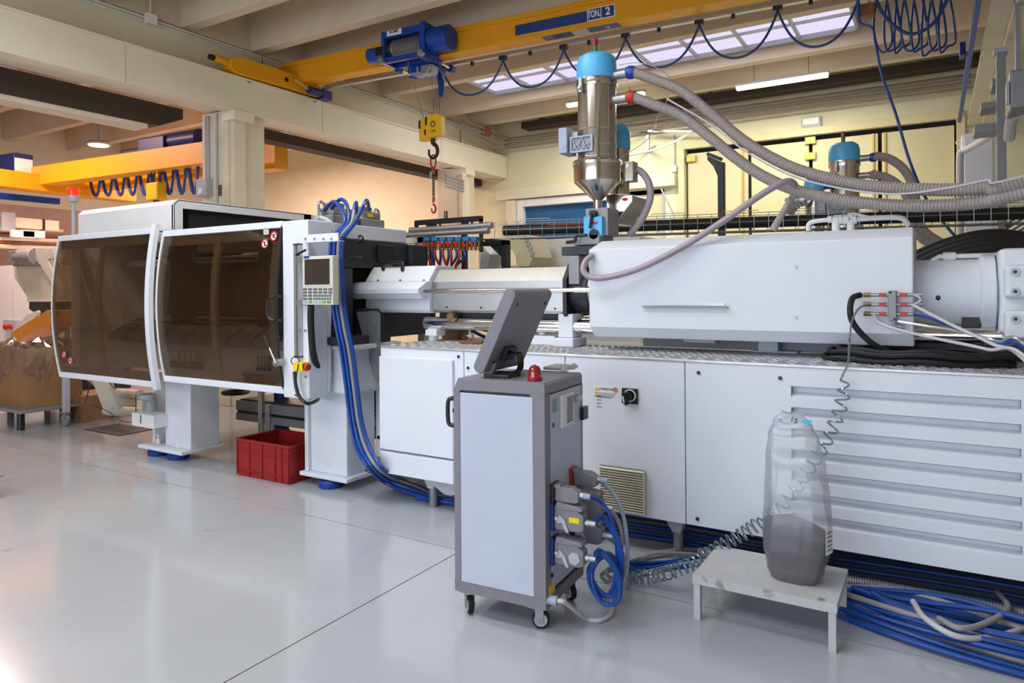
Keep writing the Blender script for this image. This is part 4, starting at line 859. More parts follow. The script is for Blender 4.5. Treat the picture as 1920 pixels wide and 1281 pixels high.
MB().cyl((at(1112, 452, Y=4.6).x, 4.64, 1.86), (at(1112, 452, Y=4.6).x, 4.64, at(1112, 445, Y=4.6).z), .06, n=20).obj('socket', M['mgrey'], fv)
# small conveyor hopper standing behind
sh2 = thing('loader_hopper', 'small loader with pale blue cap and open steel funnel behind the tall hopper', 'hopper', at(1165, 420, Y=4.95))
Yl = 4.95; c = at(1163, 300, Y=Yl); kl = (-math.sin(YAW)*c.x + math.cos(YAW)*c.y) / FOC; Zl = lambda v: at(1163, v, Y=Yl).z
MB().lathe([(0, Zl(281)), (19*kl, Zl(281)), (19*kl, Zl(250)), (14*kl, Zl(238)), (6*kl, Zl(232)), (0, Zl(230))], (c.x, Yl, 0), 24).obj('cap', M['sky'], sh2)
MB().cyl((c.x, Yl, Zl(281)), (c.x, Yl, Zl(366)), 17*kl, n=24).obj('cylinder', M['steel'], sh2)
fz = [(1140, 366), (1190, 366), (1190, 378), (1158, 420), (1142, 420)]
P = [at(u, v, Y=Yl - .12) for u, v in fz]; MB().prism([(p.x, p.z) for p in P], 'y', Yl - .16, Yl + .16).obj('funnel', M['steel'], sh2, bev=.006)
o = at(1172, 374, Y=Yl - .16); MB().sphere((o.x, Yl - .162, o.z), .022, 12, (1, .1, .5)).obj('badge', M['red'], sh2)
a, b = at(1153, 305, Y=4.7), at(1172, 340, Y=4.7); bx_ = MB().box(a.x, b.x + .06, 4.70, 4.80, b.z, a.z).obj('steel_box', M['steel'], sh2, bev=.003)
for u, v in ((1158, 310), (1158, 318), (1170, 312), (1170, 334)): p = at(u, v, Y=4.7); MB().cyl((p.x, 4.702, p.z), (p.x, 4.695, p.z), .006, n=8).obj('screw', M['dgrey'], bx_)
p = at(1166, 328, Y=4.7); MB().box(p.x - .004, p.x + .004, 4.69, 4.702, p.z - .02, p.z + .02).box(p.x - .012, p.x + .004, 4.69, 4.702, p.z - .006, p.z + .002).obj('toggle', M['black'], bx_)
tag(MB().ribbed([at(1184, 316, Y=4.8), at(1202, 322, Y=4.8), at(1216, 342, Y=4.82), at(1219, 372, Y=4.84), at(1205, 408, Y=4.86), at(1180, 442, Y=4.86)], .026, .012, .05, 12).obj('material_hose', M['hosemauve']), 'short grey material hose bending down beside the loader hopper', 'hose')
# the hoppers of the next machine, on its pedestal
cX = at(1583, 330, Y=7.8).x
h2 = dup(h1, (cX, 7.8, HZ(378) + at(1583, 268, Y=7.8).z - HZ(102)), 'stainless drying hopper with light blue cap on the machine behind the tray')
nm = thing('neighbour_machine', 'white injection machine standing behind the black pipe tray', 'machine', (cX, 7.8, 0))
zt = HZ(396) + at(1583, 268, Y=7.8).z - HZ(102)
MB().box(cX - 1.4, cX + .7, 7.4, 8.4, 0, 1.45).obj('body', M['whitew'], nm, bev=.01); MB().cyl((cX, 7.8, 1.45), (cX, 7.8, zt), .05, n=16).obj('throat', M['steel'], nm)
MB().box(cX - 1.2, cX + .5, 7.5, 8.3, 1.45, 1.6).obj('cover', M['white'], nm, bev=.02)
xs_ = at(1527, 360, Y=7.7).x; Zs = lambda v: at(1527, v, Y=7.7).z
sl = thing('small_loader', 'small loader with light blue cap in front of the far hopper', 'hopper', (xs_, 7.7, 1.6))
MB().lathe([(0, Zs(358)), (.10, Zs(358)), (.10, Zs(342)), (.085, Zs(336)), (0, Zs(335))], (xs_, 7.7, 0), 24).obj('cap', M['sky'], sl); MB().cyl((xs_, 7.7, 1.6), (xs_, 7.7, Zs(358)), .09, n=24).obj('cylinder', M['steel'], sl)
MB().cyl((xs_ + .08, 7.7, Zs(352)), (xs_ + .16, 7.7, Zs(351)), .03, n=12).obj('coupling', M['hoistblue'], sl)
tag(MB().ribbed([at(1475, 400, Y=7.6), at(1490, 382, Y=7.6), at(1507, 374, Y=7.6), at(1520, 379, Y=7.62)], .07, .05, .12, 14).obj('foil_duct', M['alu']), 'short bent aluminium duct beside the small loader', 'duct')
for q, col, lab in (([(1640, 292), (1668, 298), (1695, 318), (1712, 350), (1719, 395), (1730, 430), (1765, 455), (1800, 462)], 'hosegrey', 'grey hose from the blue coupling of the far hopper'),
                    ([(1632, 328), (1660, 332), (1690, 352), (1702, 375), (1708, 400), (1722, 440), (1760, 468)], 'hosegrey', 'grey hose from the red coupling of the far hopper')):
    tag(MB().ribbed([at(u, v, Y=7.75) for u, v in q], .045, .02, .12, 10).obj('suction_hose', M[col]), lab, 'hose')
# ================================================================ WIRE TRAY WITH BLACK PIPES
T0, T1 = at(925, 434, Y=5.6), at(1945, 400, Y=6.7); T0.z = T1.z = (T0.z + T1.z) / 2; T1 = T1 + (T1 - T0).normalized()*((5.1 - T1.x)/(T1 - T0).normalized().x)
td = (T1 - T0); TL = td.length; td.normalize(); tn = Vector((-td.y, td.x, 0))
tr = thing('cable_tray', 'long wire mesh tray running behind the shroud', 'cable tray', T0)
TZ = Vector((0, 0, 1)); hw, hh = .11, .075
for off in (-hw*tn - .0*TZ, -hw*tn + hh*TZ, -hw*tn - hh*TZ, hw*tn - hh*TZ, hw*tn + hh*TZ, -.04*tn - hh*TZ, .04*tn - hh*TZ):
    MB().tube([T0 + off, T1 + off], .003, 5).obj('wire', M['zinc'], tr)
pts = [-hw*tn + hh*TZ, -hw*tn - hh*TZ, hw*tn - hh*TZ, hw*tn + hh*TZ]
r0 = MB().tube([T0 + p + td*.05 for p in pts], .003, 5).obj('rung', M['zinc'], tr)
for k in range(1, int(TL / .115)):
    c = r0.copy(); COL.objects.link(c); c.parent = tr; c.location = td * (.115*k)
for k in range(int(TL/.6)):
    o = T0 + td*(.3 + k*.6) - hw*tn + hh*TZ; MB().tube([o, o + TZ*.02, o + td*.28 + TZ*.02, o + td*.28], .003, 5).obj('top_loop', M['zinc'], tr)
for k, (o, r_) in enumerate((( -.045*tn + .0*TZ, .048), (.05*tn + .01*TZ, .05))):
    tag(MB().tube([T0 + o + td*(.12 + .1*k), T1 + o], r_, 14).obj('insulated_pipe', M['rubber']), 'black insulated pipe in the wire tray, %s' % ('shroud side' if k == 0 else 'door side'), 'pipe')
a = T0 + td*.55 - .075*tn - .0*TZ; MB().tube([a + TZ*.035, a + td*.35 + TZ*.035], .006, 6).obj('red_marking', M['redchain'], tr)
# tray posts
tp_ = thing('tray_post', 'black steel post carrying the left end of the wire tray', 'post', at(940, 500, Y=5.9))
c = at(940, 470, Y=5.72); MB().box(c.x - .025, c.x + .045, 5.75, 5.82, 0, T0.z - hh).box(c.x - .75, c.x + .045, 5.75, 5.80, T0.z - hh - .05, T0.z - hh - .004).obj('upright', M['black'], tp_, bev=.004)
P = [at(u, v, Y=5.76) for u, v in ((905, 448), (938, 448), (938, 480))]; MB().prism([(p.x, p.z) for p in P], 'y', 5.76, 5.775).obj('gusset', M['black'], tp_)
bs = thing('bracket_stand', 'black stand with flared arm above the wire tray', 'stand', at(1353, 440, Y=6.6))
c = at(1353, 360, Y=6.6); tz = at(1353, 305, Y=6.6).z
MB().box(c.x - .03, c.x + .03, 6.57, 6.63, 0, tz).obj('upright', M['black'], bs, bev=.005)
P = [at(u, v, Y=6.6) for u, v in ((1327, 293), (1352, 303), (1352, 342), (1346, 330), (1338, 312), (1327, 300))]; MB().prism([(p.x, p.z) for p in P], 'y', 6.585, 6.615).obj('arm_plate', M['navy'] if 0 else M['black'], bs)
p, q = at(1327, 293, Y=6.6), at(1353, 303, Y=6.6); MB().bar(p + Vector((0, 0, .02)), q + Vector((0, 0, .02)), .06, .03).obj('arm_flange', M['black'], bs)
# ================================================================ WATER MANIFOLD
mY = 5.52
wm = thing('water_manifold', 'aluminium water manifold with blue bodies and red valve handles', 'manifold', at(800, 440, Y=mY))
for dz, r_ in ((.03, .026), (-.025, .026)):
    a, b = at(769, 437, Y=mY), at(911, 428, Y=mY); zc = (a.z + b.z)/2 + dz
    MB().cyl((a.x, mY + dz, zc), (b.x, mY + dz, zc), r_, n=16).obj('header_pipe', M['alu'], wm); MB().cyl((a.x - .025, mY + dz, zc), (a.x + .01, mY + dz, zc), r_*1.15, n=12).obj('end_cap', M['zinc'], wm)
    MB().cyl((b.x - .02, mY + dz, zc), (b.x + .05, mY + dz, zc), r_*1.25, n=14).obj('union', M['zinc'], wm)
for k in range(7):
    u = 803 + k*14.7; c = at(u, 450, Y=mY)
    vl = MB().box(c.x - .035, c.x + .03, mY - .03, mY + .04, c.z - .012, c.z + .03).obj('valve_body', M['teal'], wm, bev=.005)
    MB().cyl((c.x, mY, c.z - .10), (c.x, mY, c.z - .01), .016, n=10).obj('brass_nipple', M['brass'], vl); MB().obox((c.x - .025, mY - .03, c.z - .045), (.016, 0, .006), (0, .008, 0), (-.010, 0, .026)).obj('handle', M['red'], vl, bev=.003)
    MB().cyl((c.x + .03, mY + .02, c.z - .10), (c.x + .03, mY + .02, c.z - .01), .014, n=10).obj('brass_nipple', M['brass'], vl)
    if k < 5:
        for j, (mt, nm_) in enumerate((('redchain', 'red'), ('blue', 'blue'))):
            x = c.x + (-.012 if j == 0 else .035); zt_ = c.z - .09; e = at(u + (10 if j else 14) + (k - 2)*(-2 if k < 3 else -9), 512, Y=mY + .1)
            tag(MB().hose([(x, mY + .02*j, zt_), (x + .005, mY + .02*j, zt_ - .08), (e.x, mY + .06, e.z), (e.x + .05, mY + .1, e.z - .35)], .013, 8).obj('water_hose', M[mt]), '%s water hose hanging from the aluminium manifold' % nm_, 'hose', '%s water hoses below the manifold' % nm_)
rk = thing('pipe_rack', 'black square-tube rack behind the water manifold', 'rack', at(790, 440, Y=6.1))
a, b = at(779, 418, Y=6.1), at(903, 411, Y=6.1); zc = (a.z + b.z)/2
MB().box(a.x, b.x, 6.08, 6.13, zc - .025, zc + .03).box(a.x, a.x + .02, 6.08, 6.13, zc - .35, zc).box(b.x - .02, b.x, 6.08, 6.13, zc - .35, zc).obj('frame', M['black'], rk)
for u in (800, 808, 816, 824, 868, 876, 884): c = at(u, 422, Y=6.09); MB().cyl((c.x, 6.1, zc - .10), (c.x, 6.1, zc - .02), .014, n=8).obj('hanging_plug', M['black'], rk)
MB().box(a.x + .2, a.x + .25, 6.08, 6.13, 0, zc - .02).box(b.x - .25, b.x - .2, 6.08, 6.13, 0, zc - .02).obj('leg', M['black'], rk)
sl_ = thing('stack_light', 'small red and green stack light on the black rack', 'beacon', at(836, 418, Y=6.1))
c = at(836, 411, Y=6.1); MB().cyl((c.x, 6.1, zc + .03), (c.x, 6.1, zc + .07), .022, n=12).obj('green_lamp', M['green'], sl_); MB().cyl((c.x, 6.1, zc + .07), (c.x, 6.1, zc + .11), .022, n=12).obj('red_lamp', M['reddome'], sl_)
# ================================================================ MACHINES BEHIND
b1 = thing('moulding_machine', 'white machine with stepped cover seen past the barrel guard', 'machine', at(1050, 560, Y=8.0))
m = MB()
for u0, v0, u1, v1, Y, d in ((1008, 450, 1200, 640, 8.0, 1.2), (995, 484, 1200, 640, 7.9, .1)): 
    a, b = at(u0, v0, Y=Y), at(u1, v0, Y=Y); m.box(a.x, b.x, Y, Y + d, 0, a.z)
m.obj('cover', M['whitew'], b1, bev=.02)
a = at(988, 485, Y=7.85); MB().box(a.x, a.x + .09, 7.86, 7.9, a.z - .2, a.z).obj('dark_slot', M['brown'], b1)
for u in (1030, 1041): c = at(u, 503, Y=7.9); MB().sphere((c.x, 7.9, c.z), .02, 8).obj('knob', M['black'], b1)
bc = thing('red_beacon', 'red beacon on a short white stem beside the stepped white machine', 'beacon', at(1003, 481, Y=7.95))
c = at(1003, 447, Y=7.95); MB().cyl((c.x, 7.95, at(1003, 481, Y=7.95).z), (c.x, 7.95, c.z - .02), .03, n=10).obj('stem', M['lgrey'], bc); MB().cyl((c.x, 7.95, c.z - .02), (c.x, 7.95, c.z + .06), .045, n=14).obj('lens', M['red'], bc)
gr = thing('granulator', 'pale beige granulator with sloping perforated side', 'granulator', at(970, 560, Y=7.2))
P = [at(u, v, Y=7.2) for u, v in ((946, 440), (984, 440), (1000, 482), (992, 500), (970, 500), (966, 480), (958, 466), (946, 466))]
MB().prism([(p.x, p.z) for p in P], 'y', 7.2, 7.7).obj('chute', M['doorpanel'], gr, bev=.008)
a, b = at(950, 498, Y=7.25), at(992, 498, Y=7.25); MB().box(a.x, b.x, 7.25, 7.8, 0, a.z).obj('body', M['putty'], gr, bev=.01)
p, q = at(986, 445, Y=7.18), at(1000, 480, Y=7.18)
for k in range(4): o = p.lerp(q, (k + .5)/4); MB().box(o.x - .03, o.x + .02, 7.17, 7.2, o.z - .025, o.z + .02).obj('slot', M['lgrey'], gr)
cht = thing('sheet_chute', 'grey sheet-metal chute behind the water hoses', 'chute', at(910, 560, Y=6.9))
P = [at(u, v, Y=6.9) for u, v in ((898, 466), (918, 462), (934, 478), (928, 510), (905, 540), (898, 540))]; MB().prism([(p.x, p.z) for p in P], 'y', 6.9, 7.0).obj('plate', M['beige'], cht)
P = [at(u, v, Y=6.88) for u, v in ((919, 463), (935, 478), (928, 505), (916, 505))]; MB().prism([(p.x, p.z) for p in P], 'y', 6.7, 6.88).obj('side_plate', M['lgrey'], cht)
MB().box(P[0].x - .05, P[0].x, 6.92, 6.98, 0, P[3].z).obj('leg', M['lgrey'], cht)
# clutter on the bed below the rails
cb = tag(MB().box(sx(828, 625, 4.85), sx(858, 625, 4.85), 4.85, 5.0, ZT - .018, ZT + .1).obj('small_carton', M['card'], bev=.003), 'small brown carton lying on the machine bed', 'carton')
tag(MB().sphere((sx(878, 628, 4.8), 4.8, ZT + .03), .045, 12, (1.3, .9, 1)).obj('film_bundle', M['film']), 'crumpled clear film bundle beside the small carton', 'film')
tag(MB().hose([at(885, 620, Y=4.8), at(900, 628, Y=4.75), at(915, 633, Y=4.7), at(935, 630, Y=4.72)], .014, 8).obj('blue_hose', M['navy']), 'dark blue hose end lying on the machine bed', 'hose')
tag(MB().hose([at(905, 618, Y=4.9), at(925, 622, Y=4.9), at(945, 630, Y=4.85)], .014, 8).obj('red_hose', M['redchain']), 'red hose end lying on the machine bed', 'hose')
tag(MB().box(sx(862, 640, 4.4), sx(905, 640, 4.4), 4.38, 4.44, ZT + .004, ZT + .024).obj('wooden_batten', M['copper'], bev=.003), 'short brown wooden batten on the tread plate', 'batten')
# ================================================================ RIGHT SIDE
for k in range(5):
    tag(MB().hose([(-.35, 5.25 + .07*k, 1.45 + .05*k), (IX1 + .15, 5.25 + .07*k, 1.72 + .035*k), (IX1 + .5, 5.3 + .07*k, 1.79 + .03*k), (IX1 + .9, 5.35 + .07*k, 1.66 + .02*k), (IX1 + 1.3, 5.42 + .07*k, 1.25), (IX1 + 1.5, 5.45 + .07*k, .6), (IX1 + 1.55, 5.45 + .07*k, .07)], .06, 12).obj('hydraulic_hose', M['rubber']), 'thick black hydraulic hose arching behind the drive end', 'hose', 'black hydraulic hoses behind the drive end')
Yc = 11.6; a, b = at(1803, 252, Y=Yc), at(1868, 480, Y=Yc)
wc = thing('switch_cabinet', 'tall white switch cabinet near the folding door', 'cabinet', (a.x, Yc, 0))
MB().box(a.x, b.x, Yc, Yc + .5, 0, a.z).obj('body', M['whitew'], wc, bev=.01); MB().box(a.x + .03, b.x - .03, Yc - .015, Yc, .1, a.z - .04).obj('door', M['white'], wc, bev=.006)
MB().torus((a.x - .03, Yc + .05, a.z - .1), .035, .008, (0, 1, 0), 14, 6).obj('lifting_eye', M['whitew'], wc)
Yp = 8.6; a, b = at(1868, 100, Y=Yp), at(1886, 100, Y=Yp)
gp_ = thing('steel_post', 'square grey steel post in front of the white switch cabinet', 'post', (a.x, Yp, 0))
MB().box(a.x, b.x, Yp, Yp + .12, 0, a.z).obj('upright', M['mgrey'], gp_, bev=.004); MB().box(a.x - .02, b.x + .02, Yp - .02, Yp + .14, a.z, a.z + .05).obj('cap', M['lgrey'], gp_)
for u0, v0, u1, v1 in ((1858, 155, 1870, 168), (1838, 200, 1870, 207), (1826, 240, 1870, 250)):
    aa, bb = at(u0, v0, Y=Yp + .3), at(u1, v1, Y=Yp + .3); MB().box(aa.x, bb.x, Yp + .12, Yp + .5, bb.z, aa.z).obj('bracket_arm', M['mgrey'], gp_)
db = thing('duct_box', 'grey duct box on brackets high beside the steel post', 'box', at(1905, 170, Y=7.5))
a, b = at(1893, 132, Y=7.5), at(1935, 200, Y=7.5); MB().box(a.x, b.x + .3, 7.5, 8.0, b.z, a.z).obj('housing', M['mgrey'], db, bev=.02)
a, b = at(1888, 150, Y=7.45), at(1893, 192, Y=7.45); MB().box(a.x, b.x, 7.5, 7.56, b.z, a.z).obj('flange', M['lgrey'], db)
MB().box(at(1905, 140, Y=7.6).x, at(1915, 140, Y=7.6).x, 7.6, 7.7, at(1905, 140, Y=7.6).z, 4.3).obj('hanger', M['mgrey'], db)
tag(MB().hose([at(1800, 480, Y=10.8), at(1800, 400, Y=10.8), at(1800, 300, Y=10.8), at(1803, 286, Y=10.8), at(1815, 279, Y=10.7), at(1845, 262, Y=10.2), at(1880, 235, Y=9.3), at(1915, 205, Y=8.4)], .045, 10).obj('conduit', M['lightcable']), 'pale bent conduit climbing past the switch cabinet', 'conduit')
tag(MB().hose([at(1892, 260, Y=8.2), at(1897, 225, Y=8.0), at(1912, 212, Y=7.9), at(1935, 216, Y=7.8)], .05, 10).obj('branch_pipe', M['lightcable']), 'short pale pipe bend beside the duct box', 'pipe')
fp_ = thing('pipe_cluster', 'tangle of steel pipes and dark frame behind the drive end', 'pipes', at(1900, 480, Y=8.0))
for k in range(5): MB().cyl(at(1885, 455 - k*9, Y=8 + .1*k), at(1950, 405 - k*14, Y=8 + .1*k) + Vector((.8, 0, .5)), .035, n=10).obj('pipe', M['steel'], fp_)
MB().box(at(1886, 500, Y=8.2).x, at(1898, 500, Y=8.2).x, 8.2, 8.3, 0, at(1890, 415, Y=8.2).z).obj('leg', M['black'], fp_)
a, b = at(1799, 226, Y=13.2), at(1868, 6, Y=5.0); 
q0 = at(1799, 226, Y=13.1); dirn = Vector((0.02, -1, 0.0)); 
tag(MB().bar(q0, Vector((q0.x + .03, 1.0, q0.z)), .05, .07).obj('conductor_rail', M['hoistblue'], bev=.004), 'blue conductor rail running along the right crane runway', 'rail')
cp = thing('conductor_pickup', 'small dark pick-up on the blue conductor rail', 'fitting', (q0.x - .05, 9.4, q0.z)); MB().box(q0.x - .09, q0.x - .03, 9.3, 9.5, q0.z - .03, q0.z + .12).obj('body', M['navy'], cp, bev=.01)
# ================================================================ BACK WALL FIXINGS
def tubelight(u0, v0, u1, v1, Y, lab):
    a, b = at(u0, v0, Y=Y), at(u1, v1, Y=Y); z = (a.z + b.z)/2
    t = thing('fluorescent_light', lab, 'light', ((a.x + b.x)/2, Y, z))
    MB().box(a.x, b.x, Y - .06, Y + .06, z + .015, z + .06).obj('housing', M['lgrey'], t, bev=.01)
    MB().prism([(Y - .065, z + .015), (Y - .05, z - .04), (Y + .05, z - .04), (Y + .065, z + .015)], 'x', a.x + .02, b.x - .02).obj('diffuser', M['tube'], t, bev=.01)
    for x in (a.x + .3, b.x - .3): MB().cyl((x, Y, z + .06), (x, Y, 5.72), .008, n=6).obj('hanger', M['zinc'], t)
    area('lamp_light', ((a.x + b.x)/2, Y, z - .08), (0, 0, 0), b.x - a.x, .1, 88, (1, .94, .74))
tubelight(1379, 160, 1555, 145, 11.95, 'fluorescent batten between the ribs in front of the folding door')
tubelight(1062, 192, 1210, 180, 11.95, 'fluorescent batten between the ribs behind the tall hopper')
em = thing('emergency_light', 'small emergency light above the folding door', 'light', at(1520, 237, Y=YB)); a, b = at(1502, 221, Y=YB - .08), at(1539, 236, Y=YB - .08)
MB().box(a.x, b.x, YB - .08, YB, b.z, a.z).obj('housing', M['lgrey'], em, bev=.01); MB().box(a.x + .03, b.x - .03, YB - .1, YB - .08, b.z + .04, a.z - .02).obj('diffuser', M['label_w'], em, bev=.01)
for k, (z, r_) in enumerate(((4.95, .04), (4.84, .03), (4.76, .02))):
    tag(MB().tube(spline([(-8.2, 11.6 - .1*k, z + .1), (-8.15, 12.6, z + .08), (-8.1, 13.1, z), (-7.7, 13.3, z), (-3, 13.3, z), (.5, 13.3, z)], 5), r_, 10).obj('ceiling_pipe', M['pipebrown']), 'cream pipe along the back wall below the ceiling, %s of three' % ('topmost', 'middle', 'lowest')[k], 'pipe')
for k in range(2): tag(MB().torus((-8.16, 12.35 + .12*k, 4.95), .085, .016, (0, 1, 0), 16, 6).obj('pipe_clamp', M['redchain']), 'red pipe clamp in the ceiling corner', 'clamp', 'red pipe clamps')
ct = thing('ceiling_tray', 'dark cable tray between the last rib and the back wall', 'cable tray', (-4, 13.1, 5.0)); MB().box(-7.6, 1.0, 12.95, 13.25, 5.06, 5.09).box(-7.6, 1.0, 12.93, 12.95, 5.06, 5.2).obj('trough', M['brown'], ct)
for x in [-7.2 + .9*k for k in range(9)]: MB().box(x, x + .02, 12.97, 13.2, 5.09, 5.72).obj('hanger', M['zinc'], ct)
sbk = thing('wall_bracket', 'perforated steel angle bracket on the back wall', 'bracket', at(1215, 270, Y=YB - .2))
a, b = at(1213, 242, Y=YB - .06), at(1213, 283, Y=YB - .06); MB().box(a.x - .03, a.x + .03, YB - .04, YB, b.z, a.z).obj('upright', M['zinc'], sbk)
for v in (246, 282): p = at(1215, v, Y=YB - .05); MB().bar((p.x, YB - .03, p.z), (p.x + .35, YB - .6, p.z - .05), .04, .04).obj('arm', M['zinc'], sbk); MB().bar((p.x, YB - .03, p.z), (p.x - .35, YB - .35, p.z - .12), .03, .03).obj('brace', M['mgrey'], sbk)
p, q = at(1215, 246, Y=YB - .3), at(1300, 247, Y=YB - .3); MB().bar(p, q, .04, .04).obj('rail', M['zinc'], sbk)
cdt = thing('wall_conduit', 'thin conduit with a square junction box on the back wall', 'conduit', at(1264, 345, Y=YB)); a, b = at(1264, 252, Y=YB - .03), at(1264, 345, Y=YB - .03)
MB().cyl((a.x, YB - .03, b.z), (a.x, YB - .03, a.z), .018, n=8).obj('tube', M['lightcable'], cdt); c = at(1263, 317, Y=YB - .05); MB().box(c.x - .06, c.x + .06, YB - .08, YB, c.z - .06, c.z + .06).obj('junction_box', M['whitew'], cdt, bev=.008)
tag(MB().tube([at(1240, 355, Y=9), at(1262, 400, Y=8.2), at(1270, 425, Y=7.5)], .012, 6).obj('air_tube', M['label_w']), 'thin white tube slanting behind the wire tray', 'tube')
tag(MB().hose([at(1175, 292, Y=11), at(1230, 280, Y=11.5), at(1280, 258, Y=12.5), at(1310, 240, Y=13.48)], .02, 6).obj('slack_cable', M['label_w']), 'slack white cable strung below the wall bracket', 'cable')
# ================================================================ OVERHEAD CRANE
CL, CR = at(560, 166, Z=4.76), at(1600, -28, Z=4.76)
cd = (CR - CL).normalized(); cn = Vector((-cd.y, cd.x, 0)); UP = Vector((0, 0, 1))
CL = CL - cd*.5; GL = 9.2
def cpt(s, n_, z): return CL + cd*s + cn*n_ + UP*(z - 4.76)      # along, across (0 = far bottom edge), height
def cs(u, v, n_):                                              # pixel to (along, height) on the vertical plane n_
    d = Vector(ray(u, v)); o = Vector((0, 0, EYE)); p0 = CL + cn*n_; t = (p0 - o).dot(cn) / d.dot(cn); p = o + d*t
    return (p - CL).dot(cd), p.z
def cbox(m, s0, s1, n0, n1, z0, z1):
    c = (cpt(s0, n0, z0) + cpt(s1, n1, z1)) / 2
    return m.obox(c, cd*(s1 - s0)/2, cn*(n1 - n0)/2, UP*(z1 - z0)/2)
cr = thing('overhead_crane', 'yellow bridge crane girder spanning the hall above the machine', 'crane', CL)
m = MB(); prof = [(0, 4.76), (-.23, 4.76), (-.23, 5.02), (-.26, 5.02), (-.26, 5.085), (.03, 5.085), (.03, 5.02), (0, 5.02)]
vs = [cpt(s, a, z) for s in (0, GL) for a, z in prof]; n = len(prof)
m._add(vs, [(i, (i+1) % n, n + (i+1) % n, n + i) for i in range(n)] + [tuple(range(n-1, -1, -1)), tuple(range(n, 2*n))])
m.obj('girder', M['yellow'], cr, bev=.006)
# end carriage on the runway
yn, yf = at(432, 128, X=-8.24).y, at(622, 186, X=-8.24).y
ec = MB().prism([(yn, 4.66), (yn, 4.78), (yn + .15, 4.86), (yf - .5, 4.86), (yf, 4.72), (yf, 4.64), (yn + .1, 4.615)], 'x', -8.42, -8.22).obj('end_carriage', M['yellow'], cr, bev=.008)
MB().cyl((-8.32, yn + .02, 4.75), (-8.32, yn - .2, 4.76), .055, n=14).obj('buffer_tube', M['yellow'], ec); MB().cyl((-8.32, yn - .2, 4.76), (-8.32, yn - .27, 4.76), .04, .035, 12).obj('buffer', M['rubber'], ec)
[MB().cyl((-8.30, y, 4.62), (-8.34, y, 4.62), .06, n=20).obj('wheel', M['dgrey'], ec) for y in (yn + .35, yf - .3)]
for y in (yn + .95,): MB().cyl((-8.225, y, 4.74), (-8.212, y, 4.74), .035, n=16).obj('hole', M['black'], ec)
c = at(590, 172, X=-8.1); dm = MB().cyl((c.x, c.y - .12, c.z), (c.x, c.y + .12, c.z), .06, n=14).box(c.x - .08, c.x + .06, c.y + .12, c.y + .3, c.z - .08, c.z + .06).obj('travel_motor', M['navy'], ec); MB().cyl((c.x - .05, c.y - .35, c.z + .12), (c.x - .02, c.y - .1, c.z + .02), .025, n=8).obj('limit_arm', M['goldzinc'], ec)
# signs on the web
def plate(name, u0, v0, u1, v1, mt, n_=-.233, t=.003):
    s0, z0 = cs(u0, (v0 + v1)/2 - 0, n_); a0, z1 = cs((u0 + u1)/2, v0, n_); s1, _ = cs(u1, (v0 + v1)/2, n_); _, zb = cs((u0 + u1)/2, v1, n_)
    return cbox(MB(), s0, s1, n_ - t, n_, zb, z1).obj(name, mt, cr), s0, s1, zb, z1
# heights from the ends of the sign so that it stays parallel to the girder
sA, _ = cs(966, 55, -.233); sB, _ = cs(1101, 30, -.233); sC, _ = cs(1127, 26, -.233); sD, _ = cs(1153, 21, -.233)
zt = (cs(966, 43, -.233)[1] + cs(1153, 9, -.233)[1]) / 2; zb = (cs(966, 65, -.233)[1] + cs(1153, 33, -.233)[1]) / 2
cbox(MB(), sA, sB, -.235, -.231, zb, zt - .02).obj('blue_panel', M['label_b'], cr)
sg = cbox(MB(), sB, sD, -.235, -.231, zb, zt).obj('capacity_sign', M['label_w'], cr)
cbox(MB(), sB + .012, sC - .006, -.238, -.234, zb + .012, zt - .012).obj('field', M['label_b'], sg); cbox(MB(), sC + .006, sD - .012, -.238, -.234, zb + .012, zt - .012).obj('field', M['label_b'], sg)
yawc = math.atan2(cd.y, cd.x); zc = (zb + zt)/2; hs = zt - zb
for body, s_, sz in (('TON.', (sB + sC)/2, hs*.62), ('2', (sC + sD)/2, hs*.85)):
    t = text('lettering', body, cpt(s_, -.2395, zc), sz, M['label_w'], sg, (R90, 0, yawc), bold=.003)
    if body == 'TON.': t.scale = (.72, 1.25, 1)
for s0, s1, mt in ((sA + .35, sA + .46, 'printgrey'), (sA + .47, sA + .74, 'label_b'), (sA + .75, sA + .95, 'lgrey'), (sA + .96, sA + 1.35, 'label_b')):
    cbox(MB(), s0, s1, -.2, -.05, 4.756, 4.759).obj('warning_sticker', M[mt], cr)
t = text('lettering', '2', cpt(sA + 1.2, -.125, 4.754), .12, M['label_w'], cr, (math.pi, 0, yawc))
